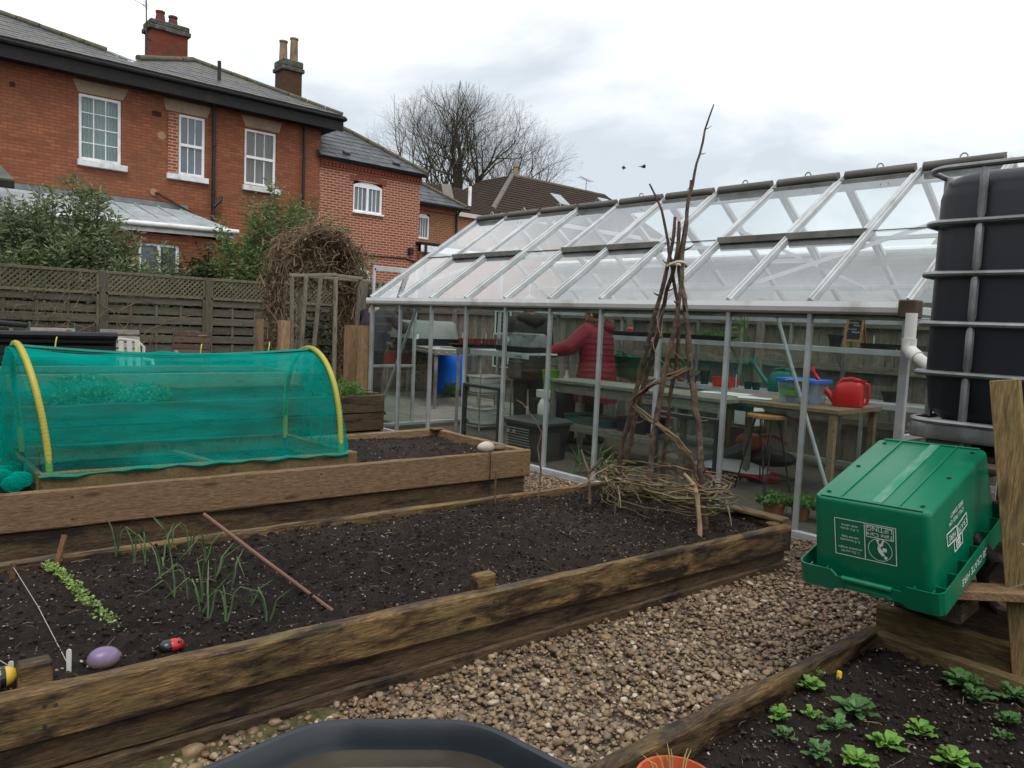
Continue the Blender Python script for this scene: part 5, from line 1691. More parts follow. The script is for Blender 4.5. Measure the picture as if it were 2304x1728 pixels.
# ------------------------------------------------------------------ net tunnel
def net_mat():
    t = NT('green netting')
    tr = t.n.new('ShaderNodeBsdfTransparent'); tr.inputs['Color'].default_value = (0.66, 0.95, 0.90, 1)
    di = t.n.new('ShaderNodeBsdfDiffuse'); tl = t.n.new('ShaderNodeBsdfTranslucent')
    v = t.coords((1, 1, 1), False)
    f = t.noise(v, 5.0, 5.0)
    c = t.ramp(f, [(.3, (0.0, 0.34, 0.28)), (.7, (0.004, 0.48, 0.41))])
    t.link(c, di.inputs['Color']); t.link(c, tl.inputs['Color'])
    m1_ = t.n.new('ShaderNodeMixShader'); m1_.inputs[0].default_value = .45
    t.link(di.outputs[0], m1_.inputs[1]); t.link(tl.outputs[0], m1_.inputs[2])
    lw = t.n.new('ShaderNodeLayerWeight'); lw.inputs['Blend'].default_value = .35
    m2_ = t.n.new('ShaderNodeMixShader')
    tcn = t.n.new('ShaderNodeTexCoord'); mpn = t.n.new('ShaderNodeMapping')
    mpn.inputs['Rotation'].default_value = (0, R(24), 0); mpn.inputs['Scale'].default_value = (.5, 1.5, 4.0)
    t.link(tcn.outputs['Object'], mpn.inputs['Vector'])
    fo = t.noise(mpn.outputs['Vector'], 1.6, 5.0, .6, .6)
    am = t.n.new('ShaderNodeMath'); am.operation = 'ADD'; am.use_clamp = True
    t.link(t.maprange(lw.outputs['Facing'], 0, 1, .28, .85), am.inputs[0])
    t.link(t.maprange(fo, .42, .66, -.10, .32), am.inputs[1])
    t.link(am.outputs[0], m2_.inputs[0])
    t.link(tr.outputs[0], m2_.inputs[1]); t.link(m1_.outputs[0], m2_.inputs[2])
    return t.finish(m2_.outputs[0])
NET = net_mat()
YEL = M('yellow corrugated hose', (0.50, 0.46, 0.075), .5, .15, 6, .1, dirt=(.3, .3, .08), dirt_amt=.4)
tn = root('net_tunnel', 'low hooped tunnel covered in green netting on yellow hoops', 'net tunnel', (1.65, 5.0, .37))
def tf(x): return 4.74 - .095 * (x - .5)   # front line
def hoop(x, s, dx=0.0):
    """s 0 front foot .. 1 back foot"""
    a = math.pi * (1 - s)
    yf = tf(x); yb = yf + .86
    yc = (yf + yb) / 2
    ca, sa = math.cos(a), math.sin(a)
    yy = yc - .43 * (-ca if False else -1) * 0 + .43 * (-math.cos(math.pi * s))
    zz = .46 + .70 * (max(0, math.sin(math.pi * s)) ** .72)
    return V((x + dx * math.sin(math.pi * s), yy, zz))
X0, X1 = .80, 2.50
fr_z = .43
part('frame_board', MB().plank((X0 - .02, tf(X0) - .03, fr_z), (X1 + .10, tf(X1) - .03, fr_z), .035, .11, 12, .003, .005, 51), W_ALGY, tn)
part('frame_board', MB().plank((X0 - .02, tf(X0) + .89, fr_z), (X1 + .0, tf(X1) + .89, fr_z), .035, .11, 12, .003, .005, 52), W_ALGY, tn)
part('frame_board', MB().plank((X0 - .02, tf(X0) - .03, fr_z), (X0 - .03, tf(X0) + .89, fr_z), .035, .11, 8, .003, .005, 53), W_ALGY, tn)
part('frame_board', MB().plank((X1 + .08, tf(X1) - .03, fr_z), (X1 + .02, tf(X1) + .89, fr_z), .035, .11, 8, .003, .005, 54), W_ALGY, tn)
part('cross_batten', MB().plank((1.86, tf(1.9), .40), (1.72, tf(1.9) + .86, .40), .05, .03, 6, .002, .004, 55), W_B1Y, tn)
mb_h = []
for x, dx in ((X0 + .03, -.09), (X1 - .0, -.03)):
    pts = [hoop(x, s, dx) for s in np.linspace(0, 1, 34)]
    rr = [.0175] * 34
    part('hoop', MB().tube(pts, rr, 10), YEL, tn, True)
# corrugation rings on the hoops
mb = MB()
for x, dx in ((X0 + .03, -.09), (X1, -.03)):
    P_ = [hoop(x, s, dx) for s in np.linspace(0, 1, 110)]
    for k in range(1, 109):
        d = (P_[k + 1] - P_[k - 1]).normalized() * .0022
        mb.tube([P_[k] - d, P_[k] + d], .0195, 8, cap=False)
part('corrugation', mb, YEL, tn, kind='stuff')
# net skin
nu, nv = 46, 40
vs = []
for i in range(nu + 1):
    u = i / nu
    x = X0 - .01 + (X1 + .03 - X0) * u
    sag = math.sin(math.pi * u)
    for j in range(nv + 1):
        s = j / nv
        p = hoop(x, s, -.09 * (1 - u) - .03 * u)
        top = math.sin(math.pi * s)
        n = V((0, -math.cos(math.pi * s), top))
        p -= n * .020
        p -= n * (.045 * sag * (1 - .6 * top))
        p.z -= .018 * sag * top
        fold = mnoise.noise(V((x * 1.6 + s * 1.7, s * 2.4 - x * 1.2, 2.0))) * .045 + mnoise.noise(V((x * 5 + s * 3, s * 6 - x * 2, 7.0))) * .014
        p += n * fold * sag
        if j in (0, nv):
            p.z = .475 + .012 * mnoise.noise(V((x * 6, j, 0)))
            p.y += (-.055 if j == 0 else .055)
        elif j in (1, nv - 1):
            p.y += (-.03 if j == 1 else .03)
        vs.append(p)
fs = [(i * (nv + 1) + j, (i + 1) * (nv + 1) + j, (i + 1) * (nv + 1) + j + 1, i * (nv + 1) + j + 1) for i in range(nu) for j in range(nv)]
part('netting', MB().add(vs, fs), NET, tn, True)
# end nets
for x, dx, out in ((X0 - .01, -.09, -1), (X1 + .03, -.03, 1)):
    mb = MB()
    vs, fs = [], []
    cz = .50
    ring = [hoop(x, s, dx) - V((0, -math.cos(math.pi * s), math.sin(math.pi * s))) * .026 for s in np.linspace(0, 1, nv + 1)]
    c = V((x + dx * .5 + out * .02, tf(x) + .43, .47))
    K = 9
    for k in range(K + 1):
        q = k / K
        for j, p in enumerate(ring):
            w = p.lerp(V((p.x + (out * .05 if out > 0 else -.03), c.y + (p.y - c.y) * (.9 - .25 * q), .47)), q)
            w.x += out * (.025 * math.sin(j * .9 + q * 2) * q + .03 * math.sin(math.pi * q))
            vs.append(w)
    n_ = nv + 1
    fs = [(k * n_ + j, k * n_ + j + 1, (k + 1) * n_ + j + 1, (k + 1) * n_ + j) for k in range(K) for j in range(nv)]
    part('end_netting', MB().add(vs, fs), NET, tn, True)
# gathered net and hems
GRH = M('green hem cord', (0.004, 0.19, 0.13), .7, .2, 8, .1)
part('hem', MB().tube([(X0 - .03 + (X1 - X0 + .06) * k / 30, tf(X0 + (X1 - X0) * k / 30) - .052 - .008 * math.sin(k), .478 + .006 * math.sin(k * 1.7) - (.012 if k < 6 else 0)) for k in range(31)], [.011 + .004 * math.sin(k * .9) for k in range(31)], 6), GRH, tn, True)
rl_ = [hoop(X0 + (X1 - X0) * k / 24, .5, -.09 * (1 - k / 24) - .03 * k / 24) + V((0, -.01, -.012 - .045 * math.sin(math.pi * k / 24))) for k in range(25)]
part('ridge_cord', MB().tube(rl_, .013, 6), GRH, tn, True)
part('black_seam', MB().tube([p + V((0, -.02, -.014)) for p in rl_], .005, 5), BLACKP, tn)
for k in (3, 9, 14, 20):
    p = rl_[k]
    part('tie', MB().tube([p, p + V((.005, 0, .045)), p + V((.012, .01, .07))], .004, 5), M('yellow twine', (.55, .52, .12), .7, .1, 5, 0), tn)
mb = MB()
for k in range(7):
    a = k * .9
    mb.ball((X0 - .10 - .035 * (k % 3), tf(X0) + .02 + .11 * (k // 2), .45 - .02 * (k % 2)), .058, 10, 7, (1.0, 1.2, .75))
part('net_bundle', mb, NET, tn, True)

# ------------------------------------------------------------------ stones and pegs
def stone(name, c, r, s3, mat, lab, cat='stone'):
    mb = MB().ball((0, 0, 0), r, 16, 10, s3)
    mb.v = [tuple(V(p) * (1 + .07 * mnoise.noise(V(p) * 22 + V(c) * 3)) + V(c)) for p in mb.v]
    return thing(name, mb, mat, lab, cat, c, True)
stone('pale_stone', (3.64, 4.40, .455), .062, (1.2, .8, .68), M('pale stone', (.46, .41, .35), .8, .2, 9, .3), 'pale rounded stone on the corner of the tan boarded bed')
stone('dark_stone', (3.79, 4.42, .435), .045, (1.3, .8, .5), M('brown stone', (.12, .09, .065), .8, .2, 9, .3), 'flat brown stone beside the pale stone on the bed edge')
def painted(name, stops_fn, **k):
    pass
PURP = NT('purple painted stone')
_v = PURP.coords((1, 1, 1), False)
_t = PURP.n.new('ShaderNodeTexCoord'); _s = PURP.n.new('ShaderNodeSeparateXYZ'); PURP.link(_t.outputs['Object'], _s.inputs[0])
_c = PURP.mix(PURP.maprange(_s.outputs['Z'], -.015, .012), (.25, .19, .15), (.17, .12, .235))
_c = PURP.mix(PURP.maprange(PURP.noise(_v, 30, 4), .55, .7, 0, .5), _c, (.33, .27, .36))
PURPM = PURP.finish(PURP.bsdf(_c, .35, .5))
stone('painted_stone', (.575, 2.47, .333), .038, (1.25, .9, .92), PURPM, 'lilac painted stone on the edge of the front bed')
lb = root('ladybird_stone', 'small stone painted as a red and black ladybird by the front bed edge', 'painted stone', (.775, 2.465, .32))
part('stone', MB().ball((.775, 2.465, .325), .026, 14, 9, (1.35, .9, .8)), M('ladybird red', (.42, .018, .014), .25, .08, 6, 0, spec=.6), lb, True)
part('black_head', MB().ball((.757, 2.465, .325), .0255, 14, 9, (1.1, .93, .83)), M('gloss black paint', (.012, .013, .016), .25, .1, 6, 0, spec=.6), lb, True)
for a, b in ((.79, 2.447), (.795, 2.47)):
    part('spot', MB().ball((a, b, .341), .0065, 8, 6, (1, 1, .6)), MATS['gloss black paint'], lb, True)
bs = root('bee_stone', 'stone painted with yellow and black bee stripes at the left frame edge', 'painted stone', (.315, 2.46, .345))
part('stone', MB().ball((.30, 2.462, .35), .036, 16, 10, (1.6, .85, .85)), M('bee yellow', (.60, .40, .045), .4, .1, 6, 0, spec=.5), bs, True)
for dx in (-.012, .016):
    part('stripe', MB().lathe([(.0306 * math.cos(t * .32), .010 * t) for t in (-1, -.5, 0, .5, 1)], (.30 + dx - .004, 2.462, .35), 16, axis=Matrix.Rotation(R(90), 3, 'Y')), MATS['gloss black paint'], bs, True)
LABW = M('white plant label', (.62, .62, .58), .5, .06, 5, 0)
def plabel(x, y, z, lab, h=.055, rz=0.3):
    thing('plant_label', MB().loft([[(x + w * math.cos(rz), y + w * math.sin(rz), z + zz), (x + w * math.cos(rz) + .002, y + w * math.sin(rz) + .002, z + zz), (x - w * math.cos(rz) + .002, y - w * math.sin(rz) + .002, z + zz), (x - w * math.cos(rz), y - w * math.sin(rz), z + zz)] for w, zz in ((.006, -.02), (.007, h * .8), (.006, h * .95), (.003, h))]), LABW, lab, 'plant label', (x, y, z))
plabel(.487, 2.50, .312, 'white plant label between the painted stones and the wooden post top', .06, -.6)
plabel(.345, 2.53, .312, 'white plant label beside the bee striped stone', .05, -.6)
thing('wooden_peg', MB().plank((.672, 3.69, .26), (.715, 3.74, .385), .022, .018, 6, .002, .003, 4), wood('brown peg', (.21, .105, .05), (.13, .06, .03), 'z', (.08, .04, .02), .3), 'short leaning brown peg at the head of the seedling row', 'peg', (.67, 3.69, .25))
thing('wooden_peg', MB().plank((.50, 3.60, .25), (.505, 3.615, .33), .022, .018, 4, .002, .003, 5), MATS['brown peg'], 'short upright dark peg at the end of the string line', 'peg', (.5, 3.6, .25))
STR = M('string', (.42, .40, .36), .9, .1, 5, 0)
thing('string_line', MB().tube([(.505, 3.60, .315), (.507, 3.1, .310), (.487, 2.505, .322)], .0012, 5), STR, 'taut pale string line beside the seedling row', 'string', (.5, 3.0, .28))
thing('string_line', MB().tube([(.345, 2.53, .345), (.315, 2.75, .315), (.29, 3.1, .31), (.27, 3.7, .32)], .0012, 5), STR, 'slack pale string at the left frame edge of the front bed', 'string', (.3, 3.0, .28))
thing('garden_cane', MB().tube([(1.345, 3.82, .375), (1.352, 3.2, .335), (1.355, 2.49, .298)], [.009, .0085, .0075], 7), M('red brown cane', (.17, .085, .06), .6, .2, 8, .1, stretch=(1, .2, 1)), 'long reddish brown cane laid across the front bed beside the onions', 'cane', (1.36, 3.1, .28), True)

# ------------------------------------------------------------------ onions
L_ON = leaf_mat('onion leaf', (.055, .115, .045), (.075, .15, .06), (.11, .18, .08), .15, .4)
L_ON = M('onion leaf green', (.062, .125, .052), .45, .25, 12, .05, col2=(.12, .19, .075))
ons = [(0.9, 3.66), (0.94, 3.52), (0.97, 3.47), (1.0, 3.35), (0.96, 3.22), (1.13, 3.64), (1.17, 3.51), (0.94, 2.98), (0.98, 2.95), (1.00, 2.86), (0.96, 2.76), (0.95, 2.66), (1.19, 3.36), (1.15, 3.13), (1.17, 3.0), (1.15, 2.76), (1.0, 2.62), (1.12, 2.54)]
for k, (x, y) in enumerate(ons):
    pos = ('leftmost and farthest back', 'near the far edge, second from the left', 'near the far edge, third from the left', 'in the middle of the left row', 'centre left of the patch', 'farthest back beside the top of the cane', 'near the upper part of the cane', 'in the lower left of the patch', 'in the lower left, just right of its neighbour', 'low in the patch, left of centre', 'second lowest of the left row', 'lowest of the left row', 'right of centre near the cane', 'in the middle of the right row', 'right row beside the middle of the cane', 'right row towards the near edge', 'nearest the front board, left one', 'nearest the front board, right one')[k]
    o = root('onion_plant', 'thin leaved onion plant ' + pos, 'onion', (x, y, .285), 'onions in the front bed')
    rnd = random.Random(k)
    for j in range(rnd.choice((2, 3, 3))):
        h = rnd.uniform(.11, .23)
        a = rnd.uniform(0, 6.28); b = rnd.uniform(.02, .12)
        p = V((x, y, .276))
        m_ = p + V((math.cos(a) * b * .35, math.sin(a) * b * .35, h * .65))
        bent = rnd.random() < .4
        t_ = p + V((math.cos(a) * b, math.sin(a) * b, h)) if not bent else m_ + V((math.cos(a) * .10, math.sin(a) * .10, -h * rnd.uniform(-.05, .35)))
        kn = m_ + (V((math.cos(a) * .02, math.sin(a) * .02, .02)) if bent else (t_ - m_) * .5)
        part('leaf', MB().tube([p, p.lerp(m_, .5) + V((.004, 0, 0)), m_, kn, t_], [.0032, .0035, .0032, .0026, .0008], 5), L_ON, o, True)
# seedling row
L_SEED = leaf_mat('seedling leaf', (.16, .26, .05), (.24, .36, .09), (.34, .46, .16), .2)
row = [(0.63, 3.68), (0.655, 3.51), (0.66, 3.31), (0.67, 3.12), (0.69, 2.93), (0.685, 2.77)]
P, D = [], []
for k in range(620):
    t = random.random() * 5
    i = min(4, int(t)); f_ = t - i
    x = row[i][0] * (1 - f_) + row[i + 1][0] * f_ + random.gauss(0, .013); y = row[i][1] * (1 - f_) + row[i + 1][1] * f_
    if 2.98 < y < 3.02: continue
    P.append((x, y, .285 + .018 * random.random())); D.append((random.gauss(0, 1), random.gauss(0, 1), .25))
v, f = leaves(np.array(P), np.array(D), RNG.uniform(.010, .019, len(P)), RNG.uniform(.008, .013, len(P)))
so = mesh_obj('seedlings', np_mesh('seedlings', v, f, 3), L_SEED, kind='stuff'); so['label'] = 'row of bright yellow green seedlings in the front bed'
# parsley in the bed behind
def herb(name, lab, c, rx, ry, h, n, mat, Ll=.05, Wl=.03, cat='herb', group=None, seed=1):
    rs = np.random.default_rng(seed)
    o = root(name, lab, cat, c, group)
    a = rs.uniform(0, 6.283, n); r = rs.random(n) ** .5
    P = np.stack([c[0] + rx * r * np.cos(a), c[1] + ry * r * np.sin(a), c[2] + h * (1 - .6 * r ** 2) * rs.uniform(.2, 1, n)], 1)
    v, f = leaves(P, rs.normal(size=(n, 3)) + np.array([0, 0, .4]), rs.uniform(.6, 1.2, n) * Ll, rs.uniform(.6, 1.2, n) * Wl)
    mesh_obj('foliage', np_mesh('foliage', v, f, 3, c), mat, o)
    mb = MB()
    for k in range(14):
        i = rs.integers(0, n)
        mb.tube([(c[0] + rs.normal(0, rx * .1), c[1] + rs.normal(0, ry * .1), c[2]), tuple(P[i])], .003, 3, cap=False)
    part('stems', mb, L_ON, o)
    return o
L_PAR = leaf_mat('parsley leaf', (.06, .14, .03), (.11, .22, .05), (.18, .30, .09), .25)
herb('parsley_clump', 'bushy parsley clump behind the left half of the tunnel', (1.55, 7.35, .53), .38, .3, .26, 1800, L_PAR, seed=2)
herb('parsley_clump', 'smaller leafy clump further along the bed behind the tunnel', (2.1, 7.45, .53), .2, .2, .16, 600, L_PAR, seed=3)
herb('grassy_weeds', 'grassy weeds at the greenhouse end of the bed behind the tunnel', (3.95, 7.35, .53), .28, .3, .15, 500, L_PAR, .14, .012, 'weed', seed=4)
herb('weed_tuft', 'leafy weed tuft at the foot of the sawn posts', (4.5, 8.7, .0), .35, .4, .5, 900, L_SH2, .14, .014, 'weed', seed=5)
# fork sticks and twigs standing in the front bed
TW = M('brown twig bark', (.115, .070, .046), .8, .35, 14, .4, 60, col2=(.19, .125, .085))
TWL = M('peeled twig', (.30, .20, .125), .75, .3, 10, .2)
thing('forked_stick', MB().tube([(3.60, 3.28, .25), (3.59, 3.285, .40), (3.585, 3.29, .47), (3.585, 3.33, .53), (3.59, 3.37, .60)], [.012, .011, .010, .008, .006], 6).tube([(3.585, 3.288, .46), (3.60, 3.24, .52), (3.615, 3.20, .57)], [.010, .008, .006], 6), TW, 'forked stick standing in the front bed left of the stick wigwam', 'stick', (3.6, 3.28, .25), True)
thing('thin_stick', MB().tube([(3.07, 3.60, .25), (3.075, 3.61, .38), (3.07, 3.6, .47)], .0065, 5), TW, 'thin upright stick by the far edge of the front bed', 'stick', (3.07, 3.6, .25), True)
thing('bent_twig', MB().tube([(3.40, 3.55, .25), (3.40, 3.54, .45), (3.38, 3.56, .60), (3.40, 3.55, .70), (3.37, 3.59, .78), (3.32, 3.66, .88), (3.30, 3.7, .90)], [.006, .006, .005, .005, .004, .003, .002], 5), TW, 'crooked dark twig against the corner of the tan boarded bed', 'twig', (3.4, 3.55, .25), True)
thing('string_drop', MB().tube([(3.63, 4.345, .43), (3.628, 4.325, .40), (3.626, 4.325, .10)], .004, 5), BLACKP, 'thin dark cord hanging down the tan board from the pale stone', 'cord', (3.63, 4.33, .1))
thing('short_twig', MB().tube([(3.5, 2.98, .25), (3.5, 2.98, .34)], .006, 5), TW, 'short twig stub in the soil before the stick wigwam', 'twig', (3.5, 2.98, .25))

# ------------------------------------------------------------------ added leafy screen out of view, blocks low sky reflections in the panes
hg = root('reflection_screen', 'dark leafy screen added out of view to block sky reflections in the panes', 'reflection_screen', (-4.5, 6, 0))
mbh = MB()
rings = []
for k in range(29):
    y = -9 + k * 1.05
    h_ = 3.6 + .9 * mnoise.noise(V((y * .5, 2, 0))) + .5 * mnoise.noise(V((y * 1.7, 5, 0)))
    rings.append([(-4.5 + 1.0 * math.cos(a) * (1 + .25 * mnoise.noise(V((y, a * 2, 1)))), y, max(0, h_ * (.5 + .5 * math.sin(a)))) for a in np.linspace(0, 2 * math.pi, 15)[:-1]])
part('mass', mbh.loft(rings), M('hedge interior', (.018, .024, .012), .9, .3, 4, .5), hg)
nh = 16000
P = np.stack([-4.5 + RNG.normal(0, .55, nh), RNG.uniform(-9, 20, nh), 4.1 * RNG.random(nh) ** .8], 1)
v, f = leaves(P, RNG.normal(size=(nh, 3)), RNG.uniform(.08, .18, nh), RNG.uniform(.04, .09, nh))
mesh_obj('foliage', np_mesh('foliage', v, f, 3, (-4.5, 6, 0)), L_DARK, hg)
# ------------------------------------------------------------------ stick wigwam
wg = root('stick_wigwam', 'tall wigwam of rough sticks tied at the top with woven withies round the base', 'plant support', (3.83, 2.9, .25))
SP = {
 'a': [(3.85, 3.298, 0.2), (3.85, 3.261, 0.567), (3.85, 3.156, 1.004), (3.84, 3.065, 1.354), (3.83, 2.991, 1.607), (3.83, 2.944, 1.803), (3.83, 2.913, 1.932), (3.83, 2.915, 2.086)],
 'b': [(4.03, 3.36, 0.2), (4.0, 3.329, 0.544), (3.97, 3.191, 1.051), (3.92, 3.069, 1.338), (3.87, 2.973, 1.642), (3.84, 2.892, 1.819), (3.82, 2.875, 2.055)],
 'c': [(3.63, 2.848, 0.2), (3.68, 2.872, 0.61), (3.72, 2.869, 0.969), (3.75, 2.85, 1.215), (3.79, 2.82, 1.476), (3.83, 2.844, 1.801), (3.86, 2.853, 2.029), (3.88, 2.852, 2.208), (3.9, 2.838, 2.353), (3.92, 2.822, 2.465), (3.94, 2.818, 2.611), (3.96, 2.777, 2.758)],
 'd': [(4.13, 3.12, 0.2), (4.11, 3.101, 0.445), (4.05, 3.038, 0.958), (3.97, 2.93, 1.295), (3.9, 2.909, 1.578), (3.86, 2.941, 1.806), (3.85, 2.969, 1.937), (3.83, 3.02, 2.135), (3.82, 3.118, 2.303)],
 'e': [(3.77, 2.516, 0.2), (3.79, 2.614, 0.787), (3.8, 2.692, 1.098), (3.82, 2.769, 1.414), (3.83, 2.81, 1.607), (3.84, 2.869, 1.77), (3.86, 2.873, 1.901), (3.88, 2.863, 2.096), (3.9, 2.864, 2.311)],
 'f': [(3.66, 2.478, 0.22), (3.68, 2.52, 0.434), (3.7, 2.566, 0.501), (3.75, 2.672, 0.548)]}
SR = {'a': (.021, .011), 'b': (.021, .012), 'c': (.022, .005), 'd': (.018, .007), 'e': (.025, .010), 'f': (.017, .012)}
for k, pl in SP.items():
    pts, rs = [], []
    r0, r1 = SR[k]
    n = len(pl)
    rnd = random.Random(ord(k))
    for i in range(n - 1):
        a, b = V(pl[i]), V(pl[i + 1])
        m = max(2, int((b - a).length / .07))
        for j in range(m):
            t = (i + j / m) / (n - 1)
            p = a.lerp(b, j / m)
            p += V((mnoise.noise(p * 9 + V((ord(k), 0, 0))), mnoise.noise(p * 9 + V((0, ord(k), 0))), 0)) * .010
            pts.append(p); rs.append((r0 + (r1 - r0) * t) * .88 * rnd.uniform(.92, 1.1))
    pts.append(V(pl[-1])); rs.append(r1 * .8)
    mb = MB().tube(pts, rs, 8)
    for i in range(3, len(pts) - 1, 2):
        if rnd.random() < .9:   # spur
            d = V((rnd.gauss(0, 1), rnd.gauss(0, 1), rnd.uniform(.1, .9))).normalized()
            L = rnd.choice((.02, .028, .035, .06)) + rs[i]
            mb.tube([pts[i], pts[i] + d * L * .6, pts[i] + d * L + V((0, 0, .006))], [rs[i] * .55, rs[i] * .42, rs[i] * .22], 5)
    part('stick', mb, TW if k != 'f' else TWL, wg, True)
part('tie', MB().tube([(3.84 + .045 * math.cos(a), 2.885 + .062 * math.sin(a), 1.80 + .012 * math.sin(2 * a)) for a in np.linspace(0, 2 * math.pi, 18)][:-1], .009, 6, closed=True).tube([(3.80, 2.91, 1.80), (3.80, 2.83, 1.792)], .008, 5), M('pale tie string', (.5, .45, .36), .9, .1, 6, .1), wg, True)
# woven withies: rings round the five feet
TWB = M('dark knobbly bark', (.080, .054, .038), .8, .5, 22, 1.0, 50, col2=(.18, .125, .085), dirt=(.05, .03, .022), dirt_amt=.5, dirt_scale=18)
for _o in wg.children:
    if _o.name.startswith('stick') and _o.data.materials[0] == TW: _o.data.materials[0] = TWB
WITH = [M('green withy', (.115, .105, .045), .7, .3, 9, .1, col2=(.19, .165, .075)), M('brown withy', (.13, .08, .048), .7, .3, 9, .1, col2=(.22, .145, .085)), M('straw withy', (.27, .20, .11), .75, .25, 9, .1)]
CX, CY = 3.85, 2.90
foot = [V(SP[k][0]) for k in 'abdec']
def ringp(a, z, rr):
    return V((CX + (.245 + rr) * math.cos(a), CY + (.40 + rr) * math.sin(a), z))
rnd = random.Random(4)
for k in range(42):
    a0 = rnd.uniform(0, 6.283); span = rnd.uniform(1.2, 3.6)
    zc = .33 + .17 * rnd.random() ** 1.3
    zs = rnd.uniform(-.09, .09); rr0 = rnd.uniform(-.05, .05)
    n = 16
    pts = []
    for i in range(n + 1):
        a = a0 + span * i / n
        rr = rr0 + .022 * math.sin(a * 5 + k) + rnd.gauss(0, .006) + (.10 * ((i / n - .85) / .15) if i / n > .85 and k % 3 == 0 else 0)
        pts.append(ringp(a, zc + zs * i / n + rnd.gauss(0, .006) - .05 * math.cos(a - .6) * 0, rr))
    r = rnd.choice((.004, .005, .006, .008))
    part('withy', MB().tube(pts, [r * (1 - .5 * i / n) for i in range(n + 1)], 5, cap=True), WITH[rnd.choice((0, 0, 1, 2))], wg, True)
for k in range(30):   # loose ends sticking out
    a = rnd.uniform(0, 6.283)
    p = ringp(a, .38 + .14 * rnd.random(), .02)
    d = V((math.cos(a + rnd.choice((-1.2, 1.2))), math.sin(a + rnd.choice((-1.2, 1.2))), rnd.uniform(-.6, .15))).normalized()
    L = rnd.uniform(.12, .3)
    part('withy', MB().tube([p, p + d * L * .5 + V((0, 0, .015)), p + d * L], [.005, .004, .002], 4), WITH[rnd.choice((0, 1, 2))], wg, True)
def onface(a, z):
    """point on the cone of sticks at angle a and height z"""
    k = max(0, 1 - (z - .27) / 1.53)
    return V((CX + (-.01) + .24 * k * math.cos(a), CY + .39 * k * math.sin(a), z))
BAND1 = [(3.8, 2.716, 1.166), (3.74, 2.837, 1.109), (3.7, 2.936, 1.052), (3.74, 3.06, 0.965), (3.8, 3.142, 0.905)]
BAND2 = [(3.8, 3.143, 0.917), (3.74, 3.007, 0.872), (3.68, 2.802, 0.814), (3.68, 2.701, 0.766), (3.72, 2.628, 0.682), (3.76, 2.612, 0.588), (3.76, 2.607, 0.51)]
for k in range(10):
    for bn, nm in ((BAND1, 0), (BAND2, 1)):
        if nm and k > 7: continue
        j = [V((rnd.gauss(0, .012), rnd.gauss(0, .014), rnd.gauss(0, .018))) for _ in bn]
        pts = [V(p) + q * (.5 + .5 * i / len(bn)) for i, (p, q) in enumerate(zip(bn, j))]
        fine = []
        for i in range(len(pts) - 1):
            for q in range(4): fine.append(pts[i].lerp(pts[i + 1], q / 4) + V((rnd.gauss(0, .003), rnd.gauss(0, .003), rnd.gauss(0, .003))))
        fine.append(pts[-1])
        r = rnd.choice((.004, .0055, .0065))
        part('withy', MB().tube(fine, [r * (1 - .5 * i / len(fine)) for i in range(len(fine))], 5), WITH[(1 if nm == 0 else rnd.choice((0, 0, 1)))], wg, True)
for k in range(2):
    pts = [onface(1.2 + 4.6 * i / 24, 1.55 - .5 * (i / 24) - .12 * k) for i in range(25)]
    part('withy', MB().tube(pts, .003, 4), WITH[1], wg, True)

# ------------------------------------------------------------------ green crate, upside down and tilted
CG = M('green crate plastic', (0.0, 0.145, 0.072), .34, .06, 3, .02, 200, spec=.5, dirt=(.03, .19, .11), dirt_amt=.12, dirt_scale=22)
WHP = M('white print', (.70, .74, .72), .5, .05, 5, 0)
CM = Matrix(((0.021, 0.959, -0.282), (-0.999, 0.030, 0.025), (0.032, 0.282, 0.959))).to_4x4()
CM.translation = V((3.019, 1.128, .651))
cr_ = root('plastic_crate', 'upturned green plastic crate with white lettering propped at a slant', 'crate', (3.02, 1.13, .42))
ca, cb_, cba, cbb, chh = .497, .729, .398, .599, .272
def rrect(a, b, z, r, n=5):
    out = []
    for cx, cy, a0 in ((a / 2 - r, b / 2 - r, 0), (-a / 2 + r, b / 2 - r, 90), (-a / 2 + r, -b / 2 + r, 180), (a / 2 - r, -b / 2 + r, 270)):
        for k in range(n + 1):
            t = R(a0 + 90 * k / n)
            out.append((cx + r * math.cos(t), cy + r * math.sin(t), z))
    return out
mb = MB(CM)
wa = lambda t: (ca - .080) + (cba - ca + .080) * t
wb = lambda t: (cb_ - .080) + (cbb - cb_ + .080) * t
rings = [rrect(wa(0), wb(0), -.045, .034), rrect(wa(0), wb(0), 0, .034), rrect(wa(.45), wb(.45), chh * .45, .034), rrect(wa(.94), wb(.94), chh * .94, .032), rrect(cba - .002, cbb - .002, chh - .008, .030), rrect(cba - .010, cbb - .010, chh - .002, .026), rrect(cba - .022, cbb - .022, chh, .022)]
mb.loft(rings)
part('body', mb, CG, cr_, True)
